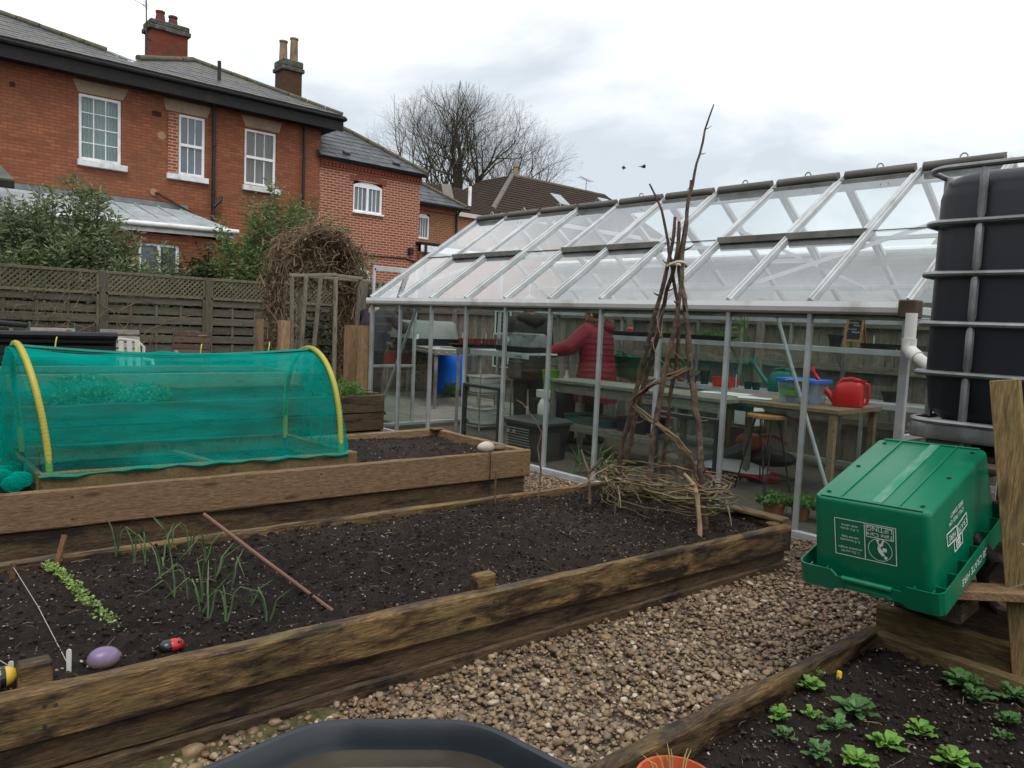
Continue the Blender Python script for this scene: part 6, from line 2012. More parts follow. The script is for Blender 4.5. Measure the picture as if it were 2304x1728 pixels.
# base ribs, drain holes
SCUF = M('scuffed green plastic', (.02, .20, .115), .5, .1, 4, .1, 60, dirt=(.13, .27, .20), dirt_amt=.45, dirt_scale=5, stretch=(.6, 5, 5))
for x in (-.105, .095, .02):
    part('base_rib', MB(CM).box((x, 0, chh + .002), (.006 if x != .02 else .035, cbb - .04, .006), None, .001), CG if x != .02 else SCUF, cr_)
for sx in (-1, 1):
    part('worn_edge', MB(CM).tube([(sx * (cba / 2 - .008), -cbb / 2 + .03, chh - .005), (sx * (cba / 2 - .008), cbb / 2 - .03, chh - .005)], .0035, 6), SCUF, cr_, True)
for sg in (-1, 1):
    part('base_lip', MB(CM).box((0, sg * (cbb / 2 - .012), chh + .003), (cba - .05, .008, .006), None, .002), CG, cr_)
HOLE = M('dark hole', (.004, .02, .012), .8, .1, 3, 0)
for x in (-.16, .16):
    for y in (-.25, 0, .25):
        part('drain_hole', MB(CM).lathe([(.008, 0), (.008, .0015), (.0, .0016)], (x, y, chh + .001), 10), HOLE, cr_)
# rim: skirt with stepped hand grips and ribs
mb = MB(CM)
o_ = rrect(ca, cb_, .012, .03, 4); i_ = rrect(ca - .008, cb_ - .008, .012, .027, 4)
n = len(o_)
def drop(p):
    x, y = p[0], p[1]
    on_end = abs(y) > cb_ / 2 - .02
    if on_end and abs(x) < .085: return .028
    if on_end and abs(x) < .12: return .045
    return .082
vs = []
for k in range(n):
    vs += [o_[k], (o_[k][0], o_[k][1], .012 - .075), (i_[k][0], i_[k][1], .012 - .075), i_[k]]
# finer skirt so the grip cut shows: resample the outline
def outline(a, b, r, m=120):
    base = rrect(a, b, 0, r, 4) 
    base.append(base[0])
    L = [0]
    for q in range(1, len(base)):
        L.append(L[-1] + math.dist(base[q], base[q - 1]))
    out = []
    for q in range(m):
        t = L[-1] * q / m
        j = max(x for x in range(len(L)) if L[x] <= t)
        j = min(j, len(base) - 2)
        f_ = (t - L[j]) / max(1e-9, L[j + 1] - L[j])
        out.append((base[j][0] + f_ * (base[j + 1][0] - base[j][0]), base[j][1] + f_ * (base[j + 1][1] - base[j][1])))
    return out
oo, ii = outline(ca, cb_, .03), outline(ca - .008, cb_ - .008, .027)
vs, fs = [], []
for (x, y), (u, w) in zip(oo, ii):
    d = drop((x, y))
    top = .022 if abs(y) < cb_ / 2 - .02 or abs(x) >= .12 else .0
    vs += [(x, y, top), (x, y, top - d), (u, w, top - d), (u, w, top)]
m_ = len(oo)
for q in range(m_):
    r_ = (q + 1) % m_
    for e_ in range(4):
        fs.append((q * 4 + e_, q * 4 + (e_ + 1) % 4, r_ * 4 + (e_ + 1) % 4, r_ * 4 + e_))
fs = [tuple(reversed(f)) for f in fs]
mb.add(vs, fs)
part('rim', mb, CG, cr_)
mb = MB(CM)
a1, b1, a2, b2 = wa(0) - .004, wb(0) - .004, ca - .004, cb_ - .004
rs_o, rs_i = outline(a2, b2, .03), outline(a1, b1, .045)
vs = [(x, y, -.045) for x, y in rs_o] + [(x, y, -.040) for x, y in rs_i]
mb.add(vs, [(q, (q + 1) % m_, m_ + (q + 1) % m_, m_ + q) for q in range(m_)])
part('rim_shelf', mb, CG, cr_)
part('handle', MB(CM).tube([(-.085, -cb_ / 2 + .004, -.006), (.085, -cb_ / 2 + .004, -.006)], .011, 10), CG, cr_, True)
for x in (-.21, -.15, .15, .21):
    part('rim_rib', MB(CM).box((x, -cb_ / 2 + .022, -.016), (.004, .036, .055)), CG, cr_)
for y in (-.3, -.2, -.1, .02, .14, .26):
    part('rim_rib', MB(CM).box((ca / 2 - .022, y, -.016), (.036, .004, .055)), CG, cr_)
# printing on the near end (reads upside down)
def face_pt(face, u, v, off=.0035):
    """near end: u 0 left..1 right, v 0 base edge..1 rim; side: u 0 near..1 far"""
    t = 1 - v
    if face == 'end':
        y = -wb(t) / 2 - off
        return V(((u - .5) * wa(t), y, chh * t))
    x = wa(t) / 2 + off
    return V((x, (u - .5) * wb(t), chh * t))
FW, FH = .42, .275
def end_mx(u, v):
    o = CM @ face_pt('end', u, v)
    ex = CM.to_3x3() @ V((-1, 0, 0)); ey = (CM @ face_pt('end', u, 1.0)) - (CM @ face_pt('end', u, 0.0))
    return frame_mx(o, ex, ey)
def side_mx(u, v):
    o = CM @ face_pt('side', u, v)
    ex = CM.to_3x3() @ V((0, -1, 0)); ey = (CM @ face_pt('side', u, 1.0)) - (CM @ face_pt('side', u, 0.0))
    return frame_mx(o, ex, ey)
def lines_on(mx, segs, w=.0028):
    mb = MB(mx)
    for (x0, y0, x1, y1) in segs:
        d = V((x1 - x0, y1 - y0, 0)); n = V((-d.y, d.x, 0)).normalized() * w / 2; e_ = d.normalized() * w / 2
        mb.add([V((x0, y0, 0)) - n - e_, V((x1, y1, 0)) - n + e_, V((x1, y1, 0)) + n + e_, V((x0, y0, 0)) + n - e_], [(0, 1, 2, 3)])
    return mb
def rect(x0, y0, x1, y1): return [(x0, y0, x1, y0), (x1, y0, x1, y1), (x1, y1, x0, y1), (x0, y1, x0, y0)]
PM = end_mx(.465, .50)     # panel centre
pw, ph = .105, .068
part('lettering', lines_on(PM, rect(-pw, -ph, pw, ph) + [(0, -ph, 0, ph)] + rect(-pw + .008, -ph + .006, -.006, -ph + .048)), WHP, cr_)
for body, sz, x, y in (('Take Care', .021, -.0515, -.031), ('LIFTING', .024, -.0515, -.053), ('1. Do not lift\nexcessive weight', .0125, .052, .045), ('2. If necessary\nask for help', .0125, .052, .003), ('3. If in doubt\nseek advice', .0125, .052, -.040)):
    part('lettering', text_mb(body, sz, PM @ Matrix.Translation((x, y, .0004))), WHP, cr_)
cir = [(-.0515 + .040 * math.cos(a), .022 + .040 * math.sin(a)) for a in np.linspace(0, 2 * math.pi, 33)]
part('lifting_symbol', lines_on(PM, [(cir[k][0], cir[k][1], cir[k + 1][0], cir[k + 1][1]) for k in range(32)], .002), WHP, cr_)
# bending man: head, back, bent legs, box
fig = MB(PM)
def blob(pts):
    fig.add([(x, y, .0005) for x, y in pts], [tuple(range(len(pts)))])
blob([(-.070 + .006 * math.cos(a), .047 + .006 * math.sin(a)) for a in np.linspace(0, 6.28, 12)[:-1]])
blob([(-.068, .040), (-.058, .043), (-.046, .030), (-.042, .014), (-.052, .012), (-.060, .024)])
blob([(-.043, .015), (-.052, .013), (-.062, .003), (-.056, -.004), (-.046, .004)])
blob([(-.062, .004), (-.055, -.002), (-.060, -.016), (-.070, -.016), (-.070, -.012), (-.064, -.011)])
blob([(-.044, .016), (-.050, .012), (-.044, .000), (-.038, -.014), (-.050, -.015), (-.050, -.011), (-.045, -.010), (-.050, .000)])
blob([(-.074, .026), (-.060, .026), (-.060, .012), (-.074, .012)])
part('lifting_symbol', fig, WHP, cr_)
# hire mark on the long side (also upside down)
SM = side_mx(.36, .50)
def slant(x0, x1, y0, y1, sl_): return [(x0, y0, x1, y0 + sl_), (x1, y0 + sl_, x1, y1 + sl_), (x1, y1 + sl_, x0, y1), (x0, y1, x0, y0)]
part('hire_mark', lines_on(SM, slant(-.040, .040, .040, .080, 0) + slant(-.098, -.004, -.008, .036, .008) + slant(.004, .098, -.004, .040, -.008), .005), WHP, cr_)
part('hire_mark', MB(SM).box((.002, .060, .0002), (.042, .026, .0004)), WHP, cr_)
part('lettering', text_mb('GB', .026, SM @ Matrix.Translation((.002, .060, .0008))), CG, cr_)
part('lettering', text_mb('CRATE', .029, SM @ Matrix.Translation((-.050, .018, .0006)) @ Matrix.Rotation(.09, 4, 'Z')), WHP, cr_)
part('lettering', text_mb('HIRE', .031, SM @ Matrix.Translation((.052, .014, .0006)) @ Matrix.Rotation(-.09, 4, 'Z')), WHP, cr_)
part('lettering', text_mb('CALL FREE ON', .022, SM @ Matrix.Translation((0, -.036, .0006))), WHP, cr_)
part('lettering', text_mb('0800 554477', .024, SM @ Matrix.Translation((-.01, -.062, .0006))), WHP, cr_)
rmx = frame_mx(CM @ V((ca / 2 + .0015, -.06, -.022)), CM.to_3x3() @ V((0, -1, 0)), CM.to_3x3() @ V((0, 0, -1)))
part('lettering', text_mb('GB CRATE HIRE', .038, rmx), WHP, cr_)

# ------------------------------------------------------------------ stand, tank, plank
PAL = wood('dark pallet timber', (.12, .085, .055), (.055, .038, .025), 'y', (.02, .015, .012), .5)
PALX = wood('dark pallet timber along x', (.12, .085, .055), (.055, .038, .025), 'x', (.02, .015, .012), .5)
stn = root('timber_stand', 'dark stacked timber stand beneath the black water tank', 'stand', (3.9, .6, 0))
for z in (.10, .48, .84):
    for y in (1.18, .62, .08):
        part('bearer', MB().plank((3.28, y, z), (4.55, y, z), .10, .10, 6, .003, .006, y), PALX, stn)
for z in (.20, .58, .92):
    for x in (3.30, 3.62, 3.95, 4.25, 4.5):
        part('slat', MB().plank((x, .0, z), (x, 1.26, z), .12, .025, 6, .002, .004, x), PAL, stn)
for x in (3.30, 4.48):
    for y in (1.18, .08):
        part('block', MB().box((x, y, .3), (.12, .12, .26), None, .006), PAL, stn)
        part('block', MB().box((x, y, .70), (.12, .12, .20), None, .006), PAL, stn)
thing('offcut_board', MB().plank((2.96, .98, .505), (3.10, .70, .545), .11, .035, 6, .002, .004, 3), wood('bright offcut', (.36, .24, .13), (.24, .14, .07), 'y', (.1, .06, .03), .3), 'bright sawn board end poking out below the green crate', 'board', (3.0, .85, .5))
part('bearer', MB().plank((3.20, 1.20, .36), (3.20, .2, .36), .08, .16, 6, .003, .006, 8), PAL, stn)
part('bearer', MB().plank((2.98, .95, .43), (3.28, .95, .45), .09, .07, 6, .003, .006, 9), PALX, stn)
part('bearer', MB().plank((3.05, 1.2, .42), (3.3, 1.2, .44), .09, .07, 6, .003, .006, 9.5), PALX, stn)
thing('upright_plank', MB().beam((3.07, .69, .12), (3.09, .872, 1.275), .095, .024, (1, 0, 0), .003), W_ALGZ, 'tall leaning nailed plank standing in front of the black tank', 'plank', (3.07, .7, .12))
TB = M('black tank plastic', (.016, .018, .024), .42, .12, 2, .04, 120, spec=.4)
GAL = M('galvanised steel', (.30, .31, .32), .42, .25, 9, .1, 60, spec=.5, metal=.75, dirt=(.13, .13, .13), dirt_amt=.45)
tk = root('water_tank', 'big black plastic water tank in a galvanised cage', 'water tank', (4.05, .68, .94))
TX0, TX1, TY0, TY1, TZ0, TZ1 = 3.52, 4.50, .14, 1.325, 1.06, 2.12
def trr(z, ins, r): return [(x + (TX0 + TX1) / 2, y + (TY0 + TY1) / 2, z) for x, y, _ in rrect(TX1 - TX0 - 2 * ins, TY1 - TY0 - 2 * ins, 0, r, 6)]
part('bottle', MB().loft([trr(TZ0, .06, .10), trr(TZ0 + .05, .015, .10), trr(TZ0 + .2, .0, .10), trr(TZ1 - .11, 0, .10), trr(TZ1 - .06, .010, .10), trr(TZ1 - .03, .028, .10), trr(TZ1 - .01, .055, .10), trr(TZ1, .09, .10)]), TB, tk, True)
part('cap', MB().lathe([(.11, 0), (.11, .04), (.1, .05), (0, .05)], (4.03, .68, TZ1), 20), TB, tk, True)
for z in (1.06, 1.265, 1.475, 1.685, 1.90, 2.125):
    r_ = [(x + (TX0 + TX1) / 2, y + (TY0 + TY1) / 2, z) for x, y, _ in rrect(TX1 - TX0 + .055, TY1 - TY0 + .055, 0, .10, 6)]
    part('cage_rail', MB().tube(r_, .0125, 8, closed=True), GAL, tk, True)
def upright(x, y):
    mb = MB()
    zs = [1.06, 1.09, 1.235, 1.255, 1.275, 1.295, 1.445, 1.465, 1.485, 1.505, 1.655, 1.675, 1.695, 1.715, 1.87, 1.89, 1.91, 1.93, 2.09, 2.125]
    def ww(z): return .017 if min(abs(z - q) for q in (1.265, 1.475, 1.685, 1.90)) > .015 else .011
    mb.loft([[(x + ww(z) * .9 * math.cos(a), y + ww(z) * math.sin(a), z) for a in np.linspace(0, 6.283, 9)[:-1]] for z in zs])
    part('cage_upright', mb, GAL, tk, True)
for y in (1.13, .80, .48, .20):
    upright(TX0 - .018, y)
for x in (3.72, 4.03, 4.34):
    upright(x, TY1 + .018)
part('base_tray', MB().loft([trr(.985, -.03, .08), trr(1.0, -.035, .08), trr(1.05, -.03, .09), trr(1.055, .05, .09)]), GAL, tk, True)
for x in (3.58, 4.48):
    for y in (1.2, .68, .16):
        part('foot', MB().box((x, y, .962), (.12, .15, .055), None, .012), GAL, tk)
hs = [(3.12, .86, .62), (3.14, .90, .55), (3.17, .88, .45), (3.2, .80, .36), (3.2, .70, .30), (3.2, .55, .28)]
thing('ribbed_hose', MB().tube([(3.10, .93, .70)] + hs, .022, 10), M('black ribbed hose', (.012, .012, .013), .5, .2, 4, .3, stretch=(1, 1, 30)), 'black ribbed hose hanging behind the leaning plank', 'hose', (3.15, .85, .3), True)
thing('loose_wire', MB().tube([(3.04, .76, .72), (2.99, .70, .70), (2.95, .60, .70), (2.95, .70, .62), (2.97, .80, .55)], .002, 4), STR, 'thin pale twine looping past the leaning plank', 'twine', (2.97, .8, .6))

# ------------------------------------------------------------------ black mixing tray with water
TRM = M('black tray plastic', (.020, .026, .034), .33, .15, 3, .05, 150, spec=.45)
ty = root('mixing_tray', 'octagonal black plastic tray holding dirty water in the foreground', 'tray', (.81, 1.27, 0))
cx, cy, apo = .81, 1.27, .545
a_off = math.atan2(.797, .603)
def octr(s, z, rnd_=.10):
    out = []
    for k in range(8):
        t0 = a_off - R(90) + R(45) * k + R(22.5) + math.pi * 0
        Rv = apo / math.cos(R(22.5)) * s
        c = V((math.cos(t0) * Rv, math.sin(t0) * Rv, 0))
        cp = V((math.cos(t0 - R(45)) * Rv, math.sin(t0 - R(45)) * Rv, 0)); cn = V((math.cos(t0 + R(45)) * Rv, math.sin(t0 + R(45)) * Rv, 0))
        a_, b_ = c + (cp - c).normalized() * rnd_, c + (cn - c).normalized() * rnd_
        for q in np.linspace(0, 1, 6):
            p = a_.lerp(c, q).lerp(c.lerp(b_, q), q)
            out.append((cx + p.x, cy + p.y, z))
    return out
part('tray', MB().loft([octr(.86, .09), octr(.93, .23), octr(.985, .262), octr(1.0, .28), octr(.99, .295), octr(.965, .302), octr(.945, .298), octr(.925, .28), octr(.91, .25), octr(.895, .22), octr(.86, .19), octr(.80, .18)]), TRM, ty, True)
def water_mat():
    t = NT('murky water')
    v = t.coords((1, 1, 1), False)
    c = t.ramp(t.noise(v, 2.2, 5), [(.3, (.030, .026, .018)), (.7, (.055, .047, .032))])
    return t.finish(t.bsdf(c, .04, .55, 0, t.bump(t.noise(v, 9, 2), .03, .01)))
part('water', MB().add(octr(.902, .234), [tuple(range(48))]), water_mat(), ty)
part('tray_base', MB().loft([octr(.80, .0, .1), octr(.80, .08, .1)]), BLP, ty)
mb = MB()
for k in range(14):
    a = random.uniform(0, 6.28); r_ = random.uniform(.1, .42)
    mb.ball((cx + r_ * math.cos(a), cy + r_ * math.sin(a), .235), random.uniform(.002, .005), 6, 4, (1.4, 1, .5))
part('floating_bits', mb, LABW, ty, kind='stuff')
# ------------------------------------------------------------------ orange pot and small weeds at the front
ORP = M('orange plastic pot', (.42, .085, .03), .4, .1, 5, .03, spec=.4)
op = root('plant_pot', 'orange plastic plant pot at the bottom edge beside the salad bed', 'plant pot', (1.475, 1.035, .0))
part('pot', MB().lathe([(.065, .19), (.085, .31), (.094, .315), (.096, .335), (.088, .336), (.082, .31), (.078, .30), (0, .30)], (1.475, 1.02, 0), 28), ORP, op, True)
mb = MB()
for k in range(16):
    a = random.uniform(0, 6.28)
    p = V((1.475 + .04 * math.cos(a), 1.02 + .04 * math.sin(a), .30)); q = p + V((.05 * math.cos(a), .05 * math.sin(a), random.uniform(.03, .08)))
    mb.tube([p, p.lerp(q, .5) + V((0, 0, .02)), q], [.002, .002, .0006], 4)
part('dry_grass', mb, M('yellow grass', (.33, .27, .09), .8, .3, 9, 0), op, kind='stuff')
herb('red_stemmed_weed', 'small feathery green weed by the tray edge', (1.32, 1.36, .02), .09, .08, .11, 150, leaf_mat('weed leaf', (.06, .11, .03), (.10, .17, .05), (.15, .22, .07), .2), .035, .016, 'weed', seed=6)
mb = MB()
for k in range(60):
    x, y = random.gauss(1.52, .10), random.gauss(1.36, .05)
    d = V((random.gauss(0, .5), random.gauss(0, .5), 1)).normalized()
    mb.tube([(x, y, .03), V((x, y, .03)) + d * random.uniform(.05, .14)], [.0014, .0006], 3)
o = struct('dry_grass', mb, M('dry stalks', (.25, .2, .14), .9, .3, 9, 0), kind='stuff', label='wispy dry stalks on the gravel beside the salad bed')

# ------------------------------------------------------------------ salad plants
def rosette(x, y, z, r, n, mat, lab, seed, h=.05, jag=False):
    rs = random.Random(seed)
    o = root('salad_plant', lab, 'salad plant', (x, y, z), 'young salad plants in the right bed')
    n = int(n * 1.5)
    for k in range(n):
        a = k * 2.399 + rs.uniform(-.6, .6)
        q = (k + 1) / n
        L = r * (.5 + .5 * (1 - q * .5)) * rs.uniform(.7, 1.2)
        el = rs.uniform(.25, .55) + .75 * q
        W = L * rs.uniform(.15, .23)
        vs, fs = [], []
        N = 7
        for i in range(N):
            t = i / (N - 1)
            rad = L * (t * math.cos(el * .8) * (1 - .10 * t))
            zz = h * q * .4 + L * math.sin(el) * t * (1 - .55 * t) + .01
            ww = W * (.16 + .84 * max(0, math.sin(math.pi * min(1, .02 + t ** 1.5 * .92))) ** .8) * (1 if t < .98 else .35)
            if jag and i % 2: ww *= .55
            c = V((x + rad * math.cos(a), y + rad * math.sin(a), z + zz))
            sd = V((-math.sin(a), math.cos(a), 0))
            lift = V((0, 0, ww * .22 + .003 * math.sin(i * 2.3 + k)))
            vs += [c - sd * ww + lift, c, c + sd * ww + lift]
        for i in range(N - 1):
            fs += [(i * 3, i * 3 + 1, i * 3 + 4, i * 3 + 3), (i * 3 + 1, i * 3 + 2, i * 3 + 5, i * 3 + 4)]
        part('leaf', MB().add(vs, fs), mat, o, True)
    return o
def green_mat(name, a, b):
    if name in MATS: return MATS[name]
    t = NT(name)
    v = t.coords((1, 1, 1))
    c = t.ramp(t.noise(v, 25, 5), [(.3, a), (.7, b)])
    oi = t.n.new('ShaderNodeObjectInfo'); hv = t.n.new('ShaderNodeHueSaturation')
    t.link(t.maprange(oi.outputs['Random'], 0, 1, .75, 1.25), hv.inputs['Value']); t.link(c, hv.inputs['Color'])
    p = t.bsdf(hv.outputs['Color'], .42, .35, 0, t.bump(t.noise(v, 80, 3), .25, .004))
    tr = t.n.new('ShaderNodeBsdfTranslucent'); t.link(hv.outputs['Color'], tr.inputs['Color'])
    ms = t.n.new('ShaderNodeMixShader'); ms.inputs[0].default_value = .18
    t.link(p, ms.inputs[1]); t.link(tr.outputs[0], ms.inputs[2])
    MATS[name] = t.finish(ms.outputs[0]); return MATS[name]
SG = green_mat('bright salad leaf', (.095, .22, .03), (.17, .33, .06))
SGD = green_mat('deep salad leaf', (.05, .125, .035), (.085, .18, .055))
SL_ = [(2.44, 1.175, .072, 11, SG, 'upright bright green plant nearest the far board, left of the yellow peg'), (2.55, 1.215, .045, 7, SG, 'small bright plant touching the upper left board'),
 (2.385, 1.00, .105, 13, SGD, 'largest spreading deep green plant in the middle of the salad bed'), (2.165, 1.135, .065, 10, SG, 'bright tufted plant close to the left board'),
 (2.255, 1.075, .058, 9, SG, 'small tufted plant just left of the largest plant'), (2.25, .995, .075, 10, SGD, 'deep green plant below the largest plant'),
 (2.075, 1.065, .055, 9, SGD, 'small dull plant nearest the left front of the salad bed'), (2.065, .955, .08, 11, SGD, 'jagged grey green plant at the front centre of the salad bed'),
 (2.11, .865, .082, 13, SG, 'bright lush plant at the bottom edge of the salad bed'), (2.27, .855, .085, 12, SG, 'wide bright plant right of the front centre'),
 (2.435, .82, .075, 12, SG, 'round bright plant alone on the right of the salad bed'), (2.345, .70, .085, 13, SG, 'bright clump at the lower right of the salad bed'),
 (2.61, .655, .05, 7, SGD, 'small plant near the right frame edge'), (2.74, .675, .07, 9, SGD, 'flat plant at the right below the big weeds'),
 (2.90, .86, .115, 16, SGD, 'big feathery weed against the back board of the salad bed'), (2.83, .80, .08, 12, SGD, 'feathery weed in front of the big weed'), (2.94, .715, .10, 14, SGD, 'dark leafy weed at the right edge beside the leaning plank')]
for k, (x, y, r_, n_, m_, lab) in enumerate(SL_):
    rosette(x, y, .195, r_ * .92, n_, m_, lab, k, jag=(k == 7 or k > 13))
thing('yellow_peg', MB().lathe([(.009, 0), (.009, .035), (.007, .038), (0, .038)], (2.605, 1.155, .195), 10), M('yellow plastic', (.55, .38, .03), .5, .1, 5, 0), 'small yellow peg in the soil of the salad bed', 'peg', (2.605, 1.155, .195), True)
thing('thin_cane', MB().tube([(2.75, .55, .33), (2.45, .52, .24), (2.2, .49, .20)], .008, 6), MATS['red brown cane'], 'thin cane slanting in at the lower right corner', 'cane', (2.45, .52, .2), True)
# ------------------------------------------------------------------ birds
for k, (x, y, z, s_) in enumerate(((34.33, 30, 10.66, 1.0), (36.09, 30, 11.0, 1.2))):
    o = root('bird', ('small dark bird with folded wings flying over the greenhouse', 'small dark bird gliding with spread wings over the greenhouse')[k], 'bird', (x, y, z), 'birds in flight')
    part('body', MB().ball((x, y, z), .09 * s_, 10, 6, (1.9, .8, .7)), BARK, o, True)
    for sg in (-1, 1):
        if k: part('wing', MB().poly([(x + .1, y + sg * .05, z), (x - .1, y + sg * .05, z), (x - .35 * .5, y + sg * .3, z + .03), (x + sg * .42, y + sg * .35, z + .05)], .012), BARK, o)
        else: part('wing', MB().poly([(x + .08, y, z + .02), (x - .08, y, z + .02), (x - .12 + sg * .16, y + sg * .1, z - .14), (x + sg * .12, y + sg * .1, z + .12)], .012), BARK, o)
# ------------------------------------------------------------------ people
def person(label, feet, height, facing, pose, coat, coat_mat, trouser_mat, hair_mat, coat_len, hood=None, puffy=False, shoe=None, bag=False, hat=None, bulk=1.0):
    """standing figure: continuous body (remeshed), clothing as children. facing = angle of the gaze in the ground plane"""
    o = root('person', label, 'person', feet)
    mx = Matrix.Translation(feet) @ Matrix.Rotation(facing - R(90), 4, 'Z') @ Matrix.Scale(height / 1.7, 4)
    SKIN = M('skin', (.42, .24, .17), .5, .08, 20, .05, spec=.4)
    lean = pose.get('lean', 0.0)
    def P(x, y, z):            # local: x right, y forward, z up; lean bends the upper body forward
        if z > .95: y += (z - .95) * lean
        return V((x, y, z))
    def rem(mb, name, mat, vox):
        ob = part(name, mb, mat, o, True)
        md = ob.modifiers.new('remesh', 'REMESH'); md.mode = 'VOXEL'; md.voxel_size = vox; md.use_smooth_shade = True
        sm = ob.modifiers.new('smooth', 'SMOOTH'); sm.factor = .5; sm.iterations = 3
        return ob
    def limb(mb, pts, rs):
        mb.tube(pts, rs, 10)
        for p, r in zip(pts, rs): mb.ball(p, r * 1.0, 10, 6)
    hd = P(0, .02, 1.55)
    arms = pose['arms']
    b = MB(mx)
    limb(b, [P(0, 0, .95), P(0, 0, 1.15), P(0, -.01, 1.36)], [.13, .125, .13])
    limb(b, [P(0, -.01, 1.36), P(0, .0, 1.47)], [.07, .055])
    b.ball(hd + V((0, 0, .02)), .098, 16, 12, (.82, 1.0, 1.2))
    b.ball(hd + V((0, .03, -.055)), .06, 12, 8, (.9, 1, .8))
    b.tube([hd + V((0, .095, .02)), hd + V((0, .118, -.025))], [.010, .016], 6)
    for sx in (-1, 1):
        b.ball(hd + V((sx * .082, -.01, 0)), .025, 8, 6, (.5, .8, 1.2))
        limb(b, [P(sx * .10, 0, .92), P(sx * .10, .01, .50), P(sx * .10, -.01, .09)], [.085, .06, .045])
        limb(b, [P(sx * .10, -.03, .05), P(sx * .11, .15, .035)], [.045, .035])
        sh, el, wr = [V(q) for q in arms[sx]]
        limb(b, [sh, el, wr], [.05, .042, .03])
        d = (wr - el).normalized(); u = d.cross(V((0, 0, 1))).normalized(); w = u.cross(d)
        b.ball(wr + d * .05, .042, 10, 7, (.9, .9, .7))
        for f_ in range(4):
            k0 = wr + d * .075 + u * (.027 - .018 * f_)
            L = (.072, .08, .075, .058)[f_]
            b.tube([k0, k0 + d * L * .55 - V((0, 0, .006)), k0 + d * L * .9 - V((0, 0, .028))], [.0095, .009, .0075], 6)
        k0 = wr + d * .035 + u * .035 * -sx
        b.tube([wr + d * .02, k0 + d * .01, k0 + d * .05 - V((0, 0, .012))], [.013, .012, .0085], 6)
    rem(b, 'body', SKIN, .0085)
    # trousers
    t = MB(mx)
    for sx in (-1, 1):
        limb(t, [P(sx * .095, 0, .95), P(sx * .10, .012, .52), P(sx * .10, -.01, .12)], [.115, .085, .072])
    rem(t, 'trousers', trouser_mat, .016)
    for sx in (-1, 1):
        s_ = MB(mx)
        s_.tube([P(sx * .10, -.07, .045), P(sx * .105, .05, .05), P(sx * .11, .17, .035)], [.045, .052, .04], 10)
        s_.ball(P(sx * .10, -.06, .05), .05, 10, 6); s_.ball(P(sx * .11, .17, .036), .04, 10, 6)
        s_.tube([P(sx * .10, -.03, .05), P(sx * .10, -.02, .14)], [.055, .05], 10)
        part('shoe', s_, shoe or BLP, o, True)
    # coat
    c = MB(mx)
    z0 = coat_len
    rows = []
    zz = [z0, z0 + .08, .75, .9, 1.0, 1.12, 1.25, 1.36, 1.43, 1.47]
    zz = [z for z in zz if z >= z0]
    for z in zz:
        k = (z - z0) / (1.47 - z0)
        wx = .225 if z < 1.0 else (.215 if z < 1.3 else (.21 if z < 1.38 else (.15 if z < 1.45 else .085)))
        wy = .165 if z < 1.0 else (.15 if z < 1.3 else (.14 if z < 1.38 else (.11 if z < 1.45 else .075)))
        if coat_len < .7 and z < .9: wx += .03 * (.9 - z) / .4; wy += .03 * (.9 - z) / .4
        wx *= bulk; wy *= bulk
        rows.append([P(wx * math.cos(a), wy * math.sin(a) - .005, z) for a in np.linspace(0, 2 * math.pi, 25)[:-1]])
    c.loft(rows)
    for sx in (-1, 1):
        sh, el, wr = [V(q) for q in arms[sx]]
        limb(c, [V((sx * .12, sh.y, sh.z - .01)), sh, el, el.lerp(wr, .93)], [.10 * bulk, .086 * bulk, .074 * bulk, .056 * bulk])
    ct = rem(c, 'coat', coat_mat, .014)
    if puffy:
        z = z0 + .05
        while z < 1.34:
            wx = .232 + (.03 * (.9 - z) / .4 if z < .9 else 0); wy = .172 + (.03 * (.9 - z) / .4 if z < .9 else 0)
            if z > 1.0: wx, wy = .220, .155
            wx *= bulk; wy *= bulk
            part('quilt_seam', MB(mx).tube([P(wx * math.cos(a), wy * math.sin(a) - .005, z) for a in np.linspace(0, 2 * math.pi, 25)[:-1]], .004, 4, closed=True), puffy, ct)
            z += .065
    if hood == 'down' or hood == 'fur':
        h = MB(mx)
        h.tube([P(.15, .02, 1.42), P(.14, -.07, 1.43), P(.07, -.14, 1.42), P(0, -.165, 1.40), P(-.07, -.14, 1.42), P(-.14, -.07, 1.43), P(-.15, .02, 1.42)], [.035, .055, .07, .078, .07, .055, .035], 10)
        part('hood', h, coat_mat, ct, True)
    if hood == 'fur':
        f_ = MB(mx)
        rs = random.Random(3)
        for k in range(700):
            a = rs.uniform(-.35, math.pi + .35)
            p = P(.165 * math.cos(a), -.02 - .155 * math.sin(a), 1.475 + rs.gauss(0, .012))
            d = V((math.cos(a) + rs.gauss(0, .5), -math.sin(a) + rs.gauss(0, .5), rs.gauss(.1, .6))).normalized()
            f_.tube([p, p + d * .03, p + d * .055 - V((0, 0, .01))], [.0035, .0025, .0008], 3, cap=False)
        part('fur_trim', f_, M('brown fur', (.16, .10, .065), .9, .35, 30, 0, col2=(.3, .21, .14)), ct, kind='stuff')
    hb_ = MB(mx)
    hb_.ball(hd + V((0, -.012, .045)), .108, 18, 12, (.86, 1.0, 1.08))
    hb_.v = [p for p in hb_.v]
    hr = part('hair', hb_, hat or hair_mat, o, True)
    # keep the face clear: hair shell only over crown and back
    me = hr.data
    cen = (mx @ (hd + V((0, .09, -.03)))) - ORG[o]
    import bmesh
    bm_ = bmesh.new(); bm_.from_mesh(me)
    bmesh.ops.delete(bm_, geom=[v for v in bm_.verts if (v.co - cen).length < .085 * height / 1.7], context='VERTS')
    bm_.to_mesh(me); bm_.free()
    if bag:
        bg = MB(mx)
        bg.box(P(-.22, -.08, .82), (.10, .26, .24), None, .03)
        part('shoulder_bag', bg, M('dark grey bag', (.05, .047, .045), .7, .3, 9, .3), o)
    return o
